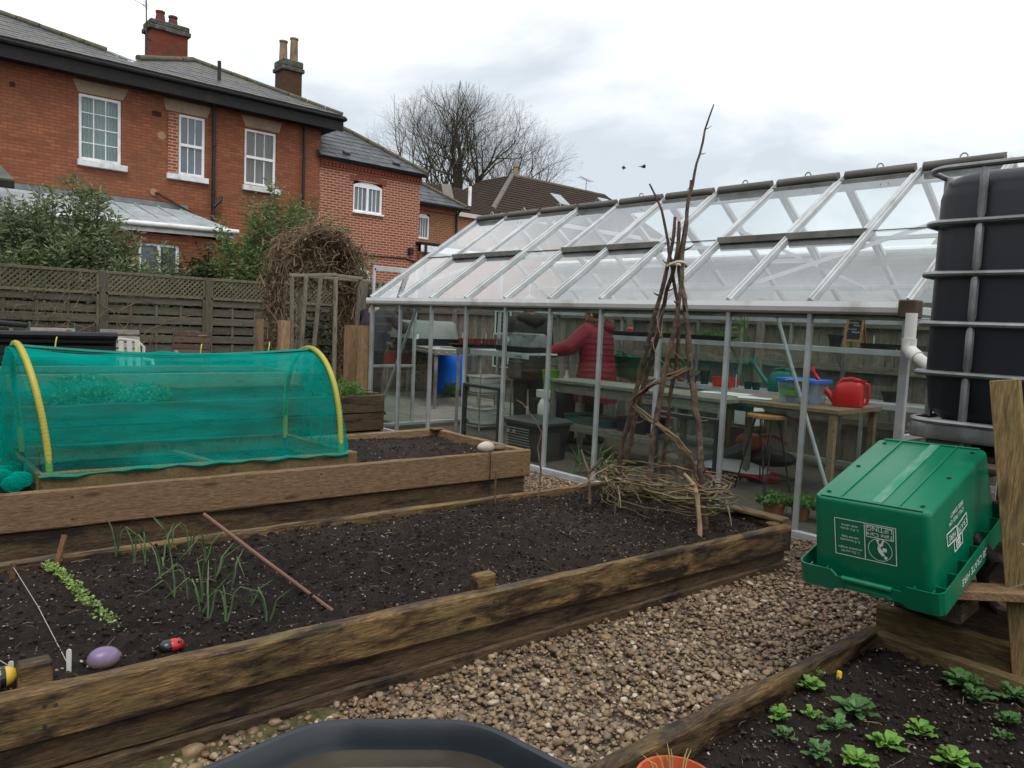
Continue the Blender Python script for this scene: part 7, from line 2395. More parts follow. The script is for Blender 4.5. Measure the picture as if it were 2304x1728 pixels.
DK = M('charcoal jacket', (.022, .020, .019), .7, .3, 9, .35, 40)
DK2 = M('dark trousers', (.016, .015, .016), .85, .3, 9, .3)
RED = M('crimson quilted coat', (.205, .008, .024), .55, .12, 6, .25, 30, spec=.35)
NAVY = M('purple grey fleece', (.055, .045, .058), .85, .2, 9, .3, dirt=(.014, .014, .02), dirt_amt=.6, dirt_scale=2)
HAIR = M('brown hair', (.05, .032, .022), .6, .3, 30, .3)
HAIRG = M('grey hair', (.3, .27, .25), .6, .2, 30, .3)
person('person in a charcoal jacket and dark trousers standing inside the greenhouse', (6.375, 6.93, .0), 1.74, R(70), {'lean': .12, 'arms': {1: ((.20, .07, 1.36), (.27, .10, 1.09), (.22, .26, .92)), -1: ((-.20, .07, 1.36), (-.26, .14, 1.10), (-.14, .34, 1.03))}}, None, DK, DK2, HAIRG, .78, hood='down', bag=True, bulk=1.18)
person('person in a long crimson quilted coat with fur trimmed hood', (6.68, 6.09, .0), 1.68, R(112), {'lean': .10, 'arms': {1: ((.20, .06, 1.35), (.29, .08, 1.08), (.27, .16, .86)), -1: ((-.19, .06, 1.35), (-.30, .24, 1.16), (-.34, .47, 1.09))}}, None, RED, DK2, HAIR, .52, hood='fur', bulk=1.32, puffy=M('crimson seam', (.12, .006, .016), .7, .1, 5, 0))
person('person in a purple grey fleece and dark hat working behind the greenhouse corner', (5.50, 9.25, .0), 1.80, R(20), {'lean': .30, 'arms': {1: ((.20, .12, 1.34), (.26, .34, 1.18), (.14, .54, 1.22)), -1: ((-.20, .12, 1.34), (-.26, .30, 1.14), (-.10, .52, 1.20))}}, None, NAVY, DK2, HAIRG, .86, hat=M('brown knitted hat', (.14, .10, .085), .9, .25, 40, .4))

# ------------------------------------------------------------------ greenhouse contents
def table(name, lab, x0, x1, y0, y1, z, mat, legm, th=.035, shelf=None, overhang=.04, cat='table', apron=.07, planks=4):
    o = root(name, lab, cat, ((x0 + x1) / 2, (y0 + y1) / 2, 0))
    w = (x1 - x0) / planks
    for k in range(planks):
        part('top_board', MB().plank((x0 + w * (k + .5), y0, z - th / 2), (x0 + w * (k + .5), y1, z - th / 2), w - .004, th, 8, .0015, .003, k + x0), mat, o)
    for xx in (x0 + overhang, x1 - overhang):
        part('apron', MB().box((xx, (y0 + y1) / 2, z - th - apron / 2 - .001), (.03, y1 - y0 - 2 * overhang, apron), None, .003), legm, o)
        for yy in (y0 + overhang + .02, y1 - overhang - .02):
            part('leg', MB().box((xx + (.02 if xx < (x0 + x1) / 2 else -.02) * 0, yy, (z - th) / 2 - .002), (.055, .055, z - th - .004), None, .004), legm, o)
    if shelf:
        part('shelf', MB().box(((x0 + x1) / 2, (y0 + .8 + y1) / 2, shelf), (x1 - x0 - .1, y1 - y0 - .9, .02), None, .003), legm, o)
        for xx in (x0 + overhang, x1 - overhang):
            part('rail', MB().box((xx, (y0 + .8 + y1) / 2, shelf - .04), (.035, y1 - y0 - .8 - overhang, .06), None, .003), legm, o)
    return o
table('staging_table', 'grey green timber staging table in front of the crimson coat', 5.88, 6.42, 3.80, 6.08, .80, W_BENCHG, W_BENCHG, shelf=.33, apron=.10)
table('potting_bench', 'brown timber workbench with the red watering can on it', 6.10, 6.92, 2.88, 4.48, .80, W_BENCH, W_BENCH, apron=.025)
BLK = M('black seed tray plastic', (.014, .014, .015), .5, .2, 5, .05)
# shelves along far wall
for z, x, d, y0, y1, lab in ((1.285, 7.80, .26, 2.2, 7.3, 'upper metal shelf along the far wall of the greenhouse'), (.775, 7.68, .46, 2.1, 6.3, 'lower slatted staging along the far wall of the greenhouse'), (1.10, 5.15, .40, 5.40, 6.30, 'raised metal shelf just inside the near glass carrying a clear lid'), (1.055, 6.55, .0, 0, 0, '')):
    if not lab: continue
    o = root('metal_shelf', lab, 'shelf', (x, (y0 + y1) / 2, z))
    n = 3 if d > .3 else 2
    for k in range(n):
        part('slat', MB().box((x - d / 2 + d * (k + .5) / n, (y0 + y1) / 2, z), (d / n - .02, y1 - y0, .018), None, .002), ALU, o)
    part('lip', MB().box((x - d / 2, (y0 + y1) / 2, z - .018), (.012, y1 - y0, .055), None, .002), ALU, o)
    yy = y0 + .1
    while yy < y1:
        part('support', MB().beam((x - d / 2, yy, z - .02), (x + d / 2 if x > 6 else 4.87, yy, z - .02), .02, .02), ALU_D, o)
        if d > .3 and x > 6:
            part('leg', MB().box((x - d / 2 + .02, yy, z / 2), (.028, .028, z - .03)), ALU_D, o)
        yy += 1.2 if d < .4 or x < 6 else 1.1
# gable shelf with pots
gs = root('metal_shelf', 'perforated metal staging across the far gable carrying brown pots', 'shelf', (6.9, 7.85, 1.05))
part('slat', MB().box((6.85, 7.85, 1.045), (2.1, .34, .015), None, .002), ALU_D, gs)
part('lip', MB().box((6.85, 7.67, 1.02), (2.1, .015, .075), None, .002), W_BENCHG, gs)
for x in (5.85, 6.9, 7.85):
    part('leg', MB().box((x, 7.69, .5), (.03, .03, 1.0)), ALU_D, gs)
def pot(x, y, z, r, h, mat, lab, group=None, plant=None):
    o = root('plant_pot', lab, 'plant pot', (x, y, z), group)
    part('pot', MB().lathe([(r * .72, 0), (r * .93, h * .78), (r, h * .79), (r * 1.02, h), (r * .92, h), (r * .88, h * .85), (0, h * .85)], (x, y, z), 16), mat, o, True)
    part('compost', MB().lathe([(r * .87, h * .86), (0, h * .90)], (x, y, z), 12), SOIL, o)
    return o
PP = ['first', 'second', 'third', 'fourth', 'fifth', 'sixth', 'seventh', 'eighth', 'ninth']
for k in range(9):
    x = 5.98 + k * .128
    pot(x, 7.80 - .01 * (k % 2), 1.09, .052, .085, PLASPOT, 'small brown pot in the black tray, %s from the left' % PP[k], 'brown pots on the gable shelf')
    if k in (0, 3, 4):
        plabel(x + .01, 7.80, 1.16, 'white label stuck in the %s brown pot on the gable shelf' % PP[k], .09, .2)
def tray(name, c, sx, sy, h, mat, lab, cat='seed tray', soil=True):
    o = root(name, lab, cat, (c[0], c[1], c[2]))
    mb = MB()
    mb.loft([rr_(c, sx * .92, sy * .92, 0), rr_(c, sx, sy, h), rr_(c, sx * 1.03, sy * 1.03, h), rr_(c, sx * 1.03, sy * 1.03, h + .004), rr_(c, sx * .95, sy * .95, h + .003), rr_(c, sx * .9, sy * .9, h * .5)])
    part('tray', mb, mat, o)
    if soil: part('compost', MB().box((c[0], c[1], c[2] + h * .75), (sx * .93, sy * .93, .006)), SOIL, o)
    return o
def rr_(c, sx, sy, z): return [(c[0] + x, c[1] + y, c[2] + z) for x, y, _ in rrect(sx, sy, 0, min(sx, sy) * .12, 3)]
tray('seed_tray', (6.5, 7.82, 1.055), 1.25, .26, .04, BLK, 'long black tray under the row of brown pots', soil=False)
CLR = glass_mat('clear propagator plastic', (.86, .89, .88), .07, (.5, .52, .5), .12, 1.0, .03)
def lid(c, sx, sy, h, lab, mat=None, vent=True, txt=False):
    o = root('clear_propagator', lab, 'propagator', c)
    mb = MB().loft([rr_(c, sx, sy, 0), rr_(c, sx * .985, sy * .98, .02), rr_(c, sx * .90, sy * .86, h * .85), rr_(c, sx * .80, sy * .74, h)])
    part('dome', mb, mat or CLR, o, True)
    if vent:
        for k in (-1, 1): part('vent_slider', MB().box((c[0] + (sx * .15 * k if sx > sy else 0), c[1] + (0 if sx > sy else sy * .15 * k), c[2] + h + .004), (.09, .05, .01), None, .003), mat or CLR, o)
    if txt: part('sticker', MB().lathe([(.035, 0), (.035, .001), (0, .001)], (c[0] - sx * .5 - .002 + .02, c[1] + .05, c[2] + h * .45), 16, axis=Matrix.Rotation(R(-90), 3, 'Y')), LABW, o)
    return o
lid((5.15, 5.72, 1.165), .36, .48, .135, 'clear propagator lid with a round sticker on the near shelf', None, True, True)
tray('seed_tray', (5.15, 5.72, 1.115), .36, .50, .05, BLK, 'black tray beneath the clear lid on the near shelf')
lid((6.95, 7.80, 1.10), .42, .26, .10, 'second clear lid on the gable shelf behind the brown pots')
# outdoor table with the big propagator
ot = root('potting_table', 'outdoor slotted steel potting table beyond the greenhouse gable', 'table', (7.4, 10.9, 0))
ox, oy = V((.356, .934, 0)), V((.96, -.28, 0)).normalized()
o0 = V((6.70, 9.40, .95))
part('top', MB().poly([o0, o0 + oy * .78, o0 + oy * .78 + ox * 3.7, o0 + ox * 3.7], .02), ALU_D, ot)
for a_, b_ in ((o0, o0 + ox * 3.7), (o0, o0 + oy * .78)):
    part('slotted_angle', MB().beam(a_ + V((0, 0, -.045)), b_ + V((0, 0, -.045)), .012, .075), W_BENCHG, ot)
    n_ = int((b_ - a_).length / .12)
    for k in range(n_):
        p = a_.lerp(b_, (k + .5) / n_)
        part('slot_hole', MB().box(p + V((-.012, -.008, -.045)), (.02, .012, .012)), LABW, ot)
for q in (o0, o0 + ox * 3.65, o0 + oy * .72, o0 + ox * 1.9):
    part('leg', MB().box((q.x + .05, q.y + .03, .46), (.04, .04, .9)), ALU_D, ot)
pb = V((7.58, 10.95, .95))
GRL = M('grey translucent lid', (.15, .17, .155), .3, .1, 4, 0, spec=.5)
o = lid((pb.x, pb.y, pb.z + .12), 1.05, .7, .30, 'large grey domed propagator lid on the outdoor table', GRL)
part('latch', MB().box((pb.x - .4, pb.y - .36, pb.z + .15), (.05, .03, .08), None, .004), LABW, o)
tray('black_propagator', tuple(pb + V((0, 0, .002))), 1.05, .7, .115, BLK, 'black base tray under the large grey lid', 'propagator')
BLU = M('blue plastic', (.008, .16, .78), .42, .08, 3, .02, spec=.4)
tray('planting_tray', (7.9, 12.1, .955), .75, .45, .14, M('blue grey trough', (.03, .07, .17), .6, .2, 5, .1), 'blue trough of seedlings on the outdoor table', 'trough')
herb('seedling_patch', 'low seedlings filling the blue trough', (7.9, 12.1, 1.08), .34, .2, .10, 300, L_SH2, .05, .02, 'seedlings', seed=21)
tray('red_crate', (7.2, 11.4, .55), .8, .5, .24, M('dull red plastic', (.22, .03, .025), .6, .2, 5, .1), 'dull red crate below the outdoor table', 'crate')
# blue barrel
bb = root('blue_barrel', 'bright blue plastic barrel standing beyond the greenhouse gable', 'barrel', (8.38, 11.25, 0))
part('body', MB().lathe([(.24, .0), (.27, .03), (.285, .2), (.29, .25), (.285, .3), (.285, .55), (.29, .6), (.285, .65), (.275, .80), (.24, .84), (.0, .84)], (8.38, 11.25, 0), 28), BLU, bb, True)
part('lid_ring', MB().tube([(8.38 + .265 * math.cos(a), 11.25 + .265 * math.sin(a), .82) for a in np.linspace(0, 6.283, 29)[:-1]], .015, 6, closed=True), BLU, bb, True)
herb('grass_tuft', 'green grass tuft at the foot of the blue barrel', (8.2, 10.85, .03), .3, .12, .22, 260, L_PAR, .2, .012, 'grass tuft', seed=22)
# chalkboards on the fence
CHB = M('black chalkboard', (.012, .016, .016), .6, .2, 6, .05)
MINT = M('pale mint frame', (.42, .55, .48), .6, .08, 5, 0)
CHALK = M('chalk', (.55, .57, .56), .9, .1, 9, 0)
for yc, zc, hh, lab, lines in ((10.0, 1.395, .36, 'upper pale framed chalkboard on the board fence', ('Sowing', 'Seeds', 'this', 'week')), (10.02, .75, .20, 'lower pale framed chalkboard on the board fence', ('Potting', 'on'))):
    o = root('chalkboard', lab, 'chalkboard', (8.53, yc, zc))
    part('board', MB().box((8.54, yc, zc), (.012, .36, hh), None, .001), CHB, o)
    for dz in (-1, 1): part('frame_side', MB().box((8.533, yc, zc + dz * (hh / 2 + .015)), (.02, .42, .03), None, .002), MINT, o)
    for dy in (-1, 1): part('frame_side', MB().box((8.533, yc + dy * .195, zc), (.02, .03, hh), None, .002), MINT, o)
    # faint chalk strokes: illegible scribble lines
    mb = MB()
    for r_ in range(len(lines)):
        z = zc + hh / 2 - .06 - r_ * (hh - .05) / len(lines)
        y = yc + .13
        while y > yc - .12:
            q = y - random.uniform(.012, .022)
            mb.beam((8.532, y, z + random.uniform(-.008, .008)), (8.532, q, z + random.uniform(-.010, .010)), .002, .004)
            y = q - random.choice((.003, .003, .02))
    part('chalk_scribble', mb, CHALK, o, kind='stuff')
# easel chalkboard on upper shelf
OAK = wood('easel wood', (.42, .22, .09), (.3, .14, .05), 'z', (.2, .1, .04), .2)
ez = root('easel_board', 'small wooden easel chalkboard with chalk lettering on the upper shelf', 'chalkboard', (7.78, 3.57, 1.295))
EM = frame_mx((7.74, 3.575, 1.295), (0, -1, 0), (.16, 0, 1))
part('board', MB(EM).box((0, .185, -.004), (.135, .21, .006)), M('blue black slate board', (.016, .022, .032), .6, .2, 6, .05), ez)
for x in (-1, 1): part('stile', MB(EM).box((x * .078, .155, 0), (.022, .31, .016), None, .002), OAK, ez)
for y in (.295, .075): part('rail', MB(EM).box((0, y, .0), (.134, .022, .014), None, .002), OAK, ez)
for x in (-1, 1): part('back_leg', MB().beam((7.80, 3.575 + x * .075, 1.60), (7.90, 3.575 + x * .075, 1.297), .018, .014), OAK, ez)
for body, sz, x, y in (('Growing', .030, -.02, .262), ('Plants', .028, .02, .232), ('Growing', .024, -.02, .195), ('People', .030, .02, .165)):
    part('lettering', text_mb(body, sz, EM @ Matrix.Translation((x, y, .0005)) @ Matrix.Shear('XZ', 4, (0, 0))), CHALK, ez)
pot(7.78, 3.77, 1.297, .075, .125, BLK, 'black pot beside the easel chalkboard on the upper shelf')
tray('seed_tray', (7.8, 3.33, 1.297), .2, .30, .05, BLK, 'black seed tray just right of the easel chalkboard')
tray('seed_tray', (7.8, 2.98, 1.297), .2, .30, .05, BLK, 'black seed tray at the right end of the upper shelf')
plabel(7.75, 3.36, 1.34, 'white label upright in the tray right of the easel', .09, 1.57)
for k, y in enumerate((5.25, 5.85, 6.45, 7.02)):
    tray('seed_tray', (7.78, y, 1.297), .24, .54, .05, BLK, 'black tray of the row on the upper shelf, %s from the right' % PP[k])
herb('seedling_patch', 'green seedlings in the first black tray on the upper shelf', (7.78, 5.25, 1.34), .1, .26, .06, 420, L_PAR, .03, .02, 'seedlings', seed=31)
herb('seedling_patch', 'sparse seedlings in the second black tray on the upper shelf', (7.78, 5.8, 1.34), .1, .2, .05, 160, L_PAR, .03, .02, 'seedlings', seed=32)
herb('leek_seedling', 'single tall green strap leaved plant on the upper shelf', (7.8, 4.85, 1.295), .03, .03, .26, 14, L_PAR, .24, .022, 'plant', seed=33)
thing('pink_flower_pot', MB().lathe([(.03, 0), (.04, .04), (.03, .06), (0, .06)], (7.8, 6.55, 1.35), 12), M('pink label plastic', (.6, .12, .12), .6, .1, 5, 0), 'small pink object in a tray on the upper shelf', 'pot', (7.8, 6.55, 1.35), True)
# things on the lower staging
GCAN = M('green watering can plastic', (.008, .13, .095), .42, .1, 4, .02, spec=.4)
RCAN = M('red watering can plastic', (.55, .012, .014), .38, .08, 4, .02, spec=.45)
def watering_can(lab, base, s, mat, rz):
    o = root('watering_can', lab, 'watering can', base)
    mx = Matrix.Translation(base) @ Matrix.Rotation(rz, 4, 'Z') @ Matrix.Scale(s, 4)
    def rg(w, d, z, r, ox=0): return [(x + ox, y, z) for x, y, _ in rrect(w, d, 0, r, 4)]
    part('body', MB(mx).loft([rg(.25, .15, 0, .05), rg(.275, .17, .015, .06), rg(.275, .17, .13, .07), rg(.25, .16, .19, .07, .01), rg(.20, .13, .225, .055, .03), rg(.16, .11, .235, .05, .05)]), mat, o, True)
    part('spout', MB(mx).tube([(-.11, 0, .05), (-.19, 0, .13), (-.27, 0, .23), (-.32, 0, .295)], [.042, .028, .021, .018], 12), mat, o, True)
    part('rose', MB(mx).lathe([(.016, -.03), (.022, 0), (.046, .035), (.05, .042), (0, .05)], (-.325, 0, .30), 16, axis=Matrix.Rotation(R(-48), 3, 'Y')), mat, o, True)
    part('carry_handle', MB(mx).tube([(-.10, 0, .19), (-.06, 0, .255), (.02, 0, .268), (.10, 0, .25)], .016, 8), mat, o, True)
    part('back_handle', MB(mx).tube([(.11, 0, .235), (.165, 0, .22), (.175, 0, .12), (.16, 0, .04), (.12, 0, .03)], .016, 8), mat, o, True)
    part('filler_collar', MB(mx).loft([rg(.10, .10, .225, .04, .085), rg(.11, .11, .26, .045, .09), rg(.095, .095, .26, .04, .09), rg(.085, .085, .225, .035, .085)], False), mat, o, True)
    return o
watering_can('red watering can at the end of the brown workbench', (6.55, 3.02, .80), .92, RCAN, R(-72))
watering_can('dark green watering can on the lower staging behind the blue lidded box', (7.55, 4.22, .785), .95, GCAN, R(-80))
# blue lidded storage box
CLB = glass_mat('milky clear plastic', (.75, .82, .9), .35, (.66, .72, .80), .2, .8, .03)
o = root('storage_box', 'clear plastic storage box with a bright blue lid on the workbench', 'storage box', (6.42, 3.37, .80))
c = (6.42, 3.37, .80)
part('box', MB().loft([rr_(c, .27, .31, .002), rr_(c, .30, .36, .18), rr_(c, .315, .37, .19)]), CLB, o, True)
part('lid', MB().loft([rr_(c, .33, .39, .185), rr_(c, .335, .395, .20), rr_(c, .33, .39, .218), rr_(c, .29, .35, .22), rr_(c, .28, .34, .212)]), M('bright blue lid', (.02, .14, .62), .4, .06, 4, 0), o, True)
part('handle', MB().tube([(6.25, 3.45, 1.0), (6.235, 3.40, 1.01), (6.235, 3.33, 1.01), (6.25, 3.28, 1.0)], .008, 6), ALU_D, o, True)
part('label_sticker', MB().box((6.268, 3.42, .895), (.003, .14, .05)), M('lime label', (.12, .32, .03), .6, .1, 4, 0), o)
part('contents', MB().box((6.43, 3.37, .865), (.22, .26, .11), None, .02), M('pale bundle', (.45, .5, .52), .8, .3, 12, 0, col2=(.08, .16, .5)), o)
PAPER = M('paper', (.62, .64, .66), .8, .04, 4, 0)
for k, (x, y, rz) in enumerate(((6.45, 4.28, .3), (6.42, 4.02, -.2), (6.32, 3.78, .5), (6.52, 4.12, .1))):
    thing('paper_sheet', MB().box((x, y, .803 + .0015 * k), (.21, .297, .001), Matrix.Rotation(rz, 3, 'Z')), PAPER, ('white paper sheet at the far end of the workbench', 'white paper sheet in the middle of the workbench papers', 'white paper sheet nearest the blue lidded box', 'white paper sheet lying across the others on the workbench')[k], 'paper', (x, y, .80))
tray('red_trough', (7.5, 4.87, .785), .14, .28, .10, M('bright red plastic', (.5, .03, .02), .45, .1, 4, 0), 'small bright red trough on the lower staging', 'trough')
plabel(7.45, 4.70, .80, 'white label stick beside the small red trough', .14, 1.5)
o = root('green_trug', 'flexible dark green tub trug on the staging behind the wigwam', 'trug', (7.35, 6.1, .69))
part('tub', MB().lathe([(.17, .1), (.19, .14), (.235, .36), (.24, .365), (.225, .36), (.16, .14)], (7.35, 6.1, .685), 24, 1.0, 1.15), M('dark green tub', (.005, .11, .045), .5, .1, 4, .02), o, True)
for sg in (-1, 1): part('handle', MB().tube([(7.35 - .12, 6.1 + sg * .2, 1.04), (7.35 - .06, 6.1 + sg * .24, 1.10), (7.35 + .06, 6.1 + sg * .24, 1.10), (7.35 + .12, 6.1 + sg * .2, 1.04)], .012, 6), MATS['dark green tub'], o, True)
for k, (x, y, r_, h_, m_) in enumerate(((7.5, 4.58, .05, .08, BLK), (7.5, 4.48, .05, .08, BLK), (7.5, 5.32, .07, .10, MATS['blue grey trough']), (7.55, 5.52, .06, .09, TERRA), (7.5, 5.68, .08, .08, BLK), (7.55, 5.18, .06, .16, BLK), (7.75, 3.15, .09, .10, BLK), (7.7, 2.6, .10, .12, BLK))):
    pot(x, y, .785, r_, h_, m_, ('black pot left of the green watering can', 'black pot touching the green watering can', 'blue grey pot left of the red trough', 'terracotta pot among the staging pots', 'squat black pot at the left of the staging pots', 'tall black pot behind the wigwam', 'black pot behind the red watering can', 'wide black pot at the right end of the lower staging')[k], 'pots on the lower staging')
herb('seedling_patch', 'small green seedlings standing among the pots on the lower staging', (7.5, 5.6, .86), .15, .35, .14, 260, L_SH2, .05, .02, 'seedlings', seed=34)
# stool
st_ = root('bar_stool', 'round wooden stool on thin black hairpin legs below the workbench', 'stool', (6.16, 3.55, 0))
part('seat', MB().lathe([(.0, .655), (.15, .655), (.175, .662), (.175, .685), (.165, .692), (0, .692)], (6.16, 3.55, 0), 28), OAK, st_, True)
for a in (.6, 2.2, 3.75, 5.3):
    ca_, sa_ = math.cos(a), math.sin(a)
    for s in (-.05, .05):
        part('leg', MB().tube([(6.16 + .10 * ca_ - s * sa_, 3.55 + .10 * sa_ + s * ca_, .655), (6.16 + .235 * ca_ - s * .1 * sa_, 3.55 + .235 * sa_ + s * .1 * ca_, .012)], .0065, 6), BLACKP, st_, True)
# compost bag
cbm = NT('compost bag'); _tc = cbm.n.new('ShaderNodeTexCoord'); _sp = cbm.n.new('ShaderNodeSeparateXYZ'); cbm.link(_tc.outputs['Object'], _sp.inputs[0])
_c = cbm.mix(cbm.maprange(_sp.outputs['Z'], .075, .08), (.33, .012, .03), (.55, .56, .57))
CBAG = cbm.finish(cbm.bsdf(_c, .4, .4, 0, cbm.bump(cbm.noise(cbm.coords((1, 1, 1), False), 14, 4), .5, .02)))
o = root('compost_bag', 'plump white and red compost sack lying on the greenhouse floor', 'compost bag', (6.45, 4.08, .01))
mb = MB()
rings = []
for k in range(13):
    t = k / 12
    y = 4.52 - .86 * t
    w = .21 * (math.sin(math.pi * min(.97, max(.03, t))) ** .25); hgt = .075 * (math.sin(math.pi * min(.985, max(.015, t))) ** .5) + .004
    rings.append([(6.45 + .08 * t + w * math.cos(a) * (1 + .02 * math.sin(5 * a + k)), y, .012 + hgt + hgt * math.sin(a) * (1 + .05 * math.sin(3 * a + k * 1.3))) for a in np.linspace(0, 2 * math.pi, 21)[:-1]])
mb.loft(rings)
part('sack', mb, CBAG, o, True)
part('lettering', text_mb('COMPOST', .085, frame_mx((6.245, 4.05, .05), (-.09, 1, 0), (.35, 0, -1)), .001), LABW, o)
part('tie_end', MB().box((6.53, 3.635, .06), (.14, .06, .02), Matrix.Rotation(.3, 3, 'X'), .006), CBAG, o)
# tools and clutter on the floor
thing('folded_tarpaulin', MB().ball((6.85, 3.92, .19), .20, 14, 8, (1.0, 1.5, .45)), M('black crumpled sheet', (.012, .012, .013), .5, .3, 6, .8, 12), 'crumpled black sheeting behind the compost sack', 'tarpaulin', (6.85, 3.92, .1), True)
o = root('garden_vacuum', 'orange and grey garden blower leaning over the compost sack', 'garden tool', (6.6, 4.0, .17))
part('motor', MB().ball((6.75, 4.05, .33), .11, 12, 8, (1.1, 1.4, .8)), M('orange plastic', (.45, .075, .012), .45, .1, 4, 0), o, True)
part('nozzle', MB().tube([(6.72, 4.05, .30), (6.55, 4.17, .22), (6.36, 4.32, .15)], [.05, .042, .03], 10), M('grey plastic', (.11, .12, .125), .5, .1, 4, 0), o, True)
part('handle', MB().tube([(6.75, 3.95, .40), (6.77, 3.8, .42), (6.78, 3.68, .36)], .022, 8), MATS['orange plastic'], o, True)
for k, (x, y, r_) in enumerate(((5.36, 2.98, .10), (5.44, 2.80, .085), (5.52, 2.62, .085))):
    lab = ('terracotta strawberry pot nearest the wigwam inside the near glass', 'middle terracotta strawberry pot inside the near glass', 'terracotta strawberry pot nearest the green crate inside the glass')[k]
    pot(x, y, .01, r_ * .9, .11, TERRA, lab, 'strawberry pots inside the near glass')
    herb('strawberry_plant', 'strawberry leaves in the ' + ('first', 'second', 'third')[k] + ' terracotta pot from the wigwam', (x, y, .10), .12, .12, .09, 160, L_PAR, .05, .04, 'strawberry plant', 'strawberry plants', 40 + k)
# black tub with printed panel
c = (5.42, 5.72, .006)
o = root('recycling_box', 'large black lidded box with white print low behind the near glass', 'storage box', (5.42, 5.72, 0))
part('box', MB().loft([rr_(c, .38, .48, .0), rr_(c, .46, .56, .36), rr_(c, .48, .58, .37)]), M('dark grey tub', (.018, .022, .022), .5, .15, 4, .05), o)
part('lid', MB().loft([rr_(c, .50, .60, .37), rr_(c, .51, .61, .40), rr_(c, .40, .5, .425)]), M('grey lid', (.045, .05, .05), .45, .15, 4, .05), o, True)
bmx = frame_mx((5.192, 5.78, .24), (0, -1, 0), (-.08, 0, 1))
mbp = MB(bmx)
for r_ in range(7):
    x = -.17
    while x < .17:
        w_ = random.uniform(.008, .03)
        mbp.box((x + w_ / 2, .085 - .028 * r_ , .001), (w_, .008 if r_ else .012, .001))
        x += w_ + .006
part('printed_text', mbp, M('faded white print', (.35, .37, .37), .7, .1, 5, 0), o, kind='stuff')
hm = MB(bmx)
for x in (-.14, -.05):
    hm.add([(x - .022, .03, .002), (x + .022, .03, .002), (x + .022, .055, .002), (x, .075, .002), (x - .022, .055, .002)], [(0, 1, 2, 3, 4)])
part('house_symbol', hm, MATS['faded white print'], o, kind='stuff')
# white baskets stack
BW = M('white basket plastic', (.58, .58, .55), .45, .06, 5, 0)
for k, z in enumerate((.08, .49)):
    o = root('plastic_basket', ('lower white slotted basket on the rack beside the dark jacket', 'upper white slotted basket on the rack beside the dark jacket')[k], 'basket', (6.27, 7.62, z), 'white baskets on the rack')
    c = (6.27, 7.62, z)
    part('rim', MB().loft([rr_(c, .42, .32, .19), rr_(c, .44, .34, .20), rr_(c, .44, .34, .215), rr_(c, .40, .30, .215), rr_(c, .40, .30, .19)], False), BW, o)
    part('base', MB().box((6.27, 7.62, z + .01), (.34, .24, .012)), BW, o)
    for j in range(12):
        x = 6.27 - .17 + j * .031
        for sg in (-1, 1):
            part('bar', MB().beam((x * .97 + 6.27 * .03, 7.62 + sg * .12, z + .01), (x, 7.62 + sg * .152, z + .195), .018, .006, (0, 1, 0)), BW, o)
    for j in range(7):
        y = 7.62 - .11 + j * .036
        for sg in (-1, 1):
            part('bar', MB().beam((6.27 + sg * .17, y, z + .01), (6.27 + sg * .202, y, z + .195), .006, .018, (1, 0, 0)), BW, o)
    for zz in (.07, .13):
        part('band', MB().loft([rr_(c, .355 + .3 * zz, .255 + .3 * zz, zz - .008), rr_(c, .36 + .3 * zz, .26 + .3 * zz, zz + .008)], False), BW, o)
rk = root('basket_rack', 'thin grey rack holding the two white baskets', 'rack', (6.3, 7.62, 0))
for x in (6.04, 6.56):
    for y in (7.46, 7.79):
        part('upright', MB().tube([(x, y, 0), (x, y, .75)], .009, 6), ALU_D, rk)
for z in (.065, .475):
    for y in (7.46, 7.79): part('rail', MB().tube([(6.04, y, z), (6.56, y, z)], .007, 6), ALU_D, rk)
    for x in (6.04, 6.56): part('rail', MB().tube([(x, 7.46, z), (x, 7.79, z)], .007, 6), ALU_D, rk)
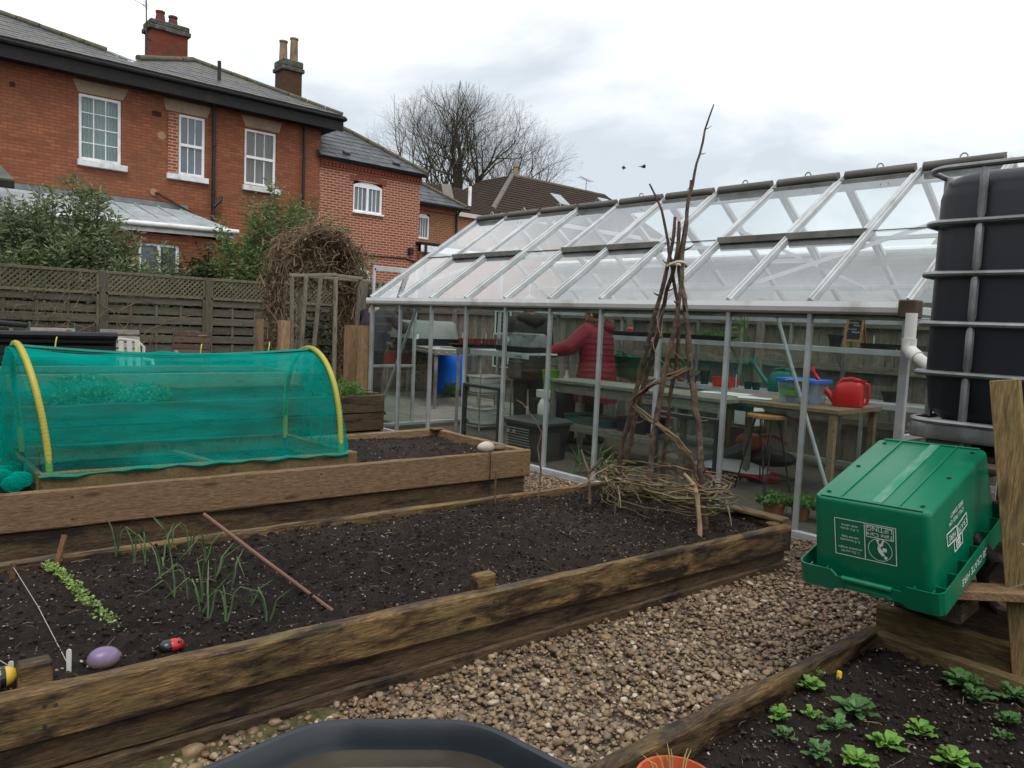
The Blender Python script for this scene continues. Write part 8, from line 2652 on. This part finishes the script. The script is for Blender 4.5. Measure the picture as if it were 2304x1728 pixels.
# clutter below the staging table
tray('planting_tray', (6.15, 5.55, .345), .40, .7, .08, M('teal tray', (.01, .09, .075), .5, .1, 4, 0), 'flat teal tray on the shelf under the staging table', 'tray')
tray('planting_tray', (6.15, 4.95, .345), .40, .4, .14, BLK, 'deep black tray on the shelf under the staging table', 'tray')
o = root('sprayer_bottle', 'white pressure sprayer bottle beside the black recycling box', 'sprayer', (6.1, 6.35, 0))
part('bottle', MB().lathe([(.07, .3), (.075, .34), (.075, .46), (.05, .52), (.03, .54), (.03, .57), (0, .57)], (6.1, 6.35, 0), 18), BW, o, True)
part('trigger', MB().tube([(6.1, 6.35, .57), (6.1, 6.35, .60), (6.05, 6.28, .60)], .014, 6), BW, o, True)
thing('black_bucket', MB().lathe([(.10, .0), (.125, .30), (.13, .305), (.12, .30), (.1, .1), (0, .1)], (6.1, 6.35, .002), 20), BLK, 'black bucket under the white sprayer bottle', 'bucket', (6.1, 6.35, 0), True)
o = root('green_tub', 'bright green tub on the box left of the crimson coat', 'tub', (6.35, 6.52, .62))
part('tub', MB().lathe([(.08, .62), (.10, .80), (.105, .86), (.095, .86), (.08, .66), (0, .66)], (6.35, 6.52, 0), 18), M('lime green plastic', (.08, .35, .02), .45, .1, 4, 0), o, True)
part('base_box', MB().box((6.35, 6.52, .57), (.24, .24, .10), None, .01), BW, o)
part('crate_below', MB().box((6.35, 6.52, .26), (.34, .34, .51), None, .01), BLK, o)
thing('white_bottle', MB().lathe([(.045, 0), (.05, .02), (.045, .14), (.02, .20), (.016, .25), (0, .25)], (6.42, 6.32, .62), 16), BW, 'white plastic bottle between the green tub and the crimson coat', 'bottle', (6.42, 6.32, .62), True)
thing('white_bottle_crate', MB().box((6.42, 6.32, .31), (.2, .16, .61), None, .01), BLK, 'dark upright box under the white plastic bottle', 'box', (6.42, 6.32, 0))
herb('spider_plant', 'strappy green plant low inside the glass by the wigwam foot', (5.25, 4.75, .02), .2, .18, .2, 60, L_SH2, .22, .016, 'plant', seed=51)
o = root('white_carton', 'white carton on the floor under the workbench', 'carton', (7.35, 4.45, 0))
part('carton', MB().box((7.35, 4.45, .5), (.2, .26, .2), None, .02), BW, o)
part('stand', MB().box((7.35, 4.45, .2), (.26, .3, .39), None, .01), BLK, o)
thing('pink_tag', MB().box((5.9 - .03, 4.42, .60), (.004, .16, .06)), M('pink card', (.5, .14, .2), .7, .1, 4, 0), 'pink card pinned to the edge of the staging table', 'card', (5.87, 4.42, .58))
herb('grey_plant', 'wispy grey leaved plant to the right of the workbench', (6.75, 2.45, .35), .26, .22, .42, 900, leaf_mat('silver leaf', (.16, .19, .13), (.24, .27, .20), (.33, .36, .28), .2), .05, .014, 'plant', seed=52)
pot(6.75, 2.45, .02, .15, .34, BLK, 'big black pot holding the wispy grey plant')
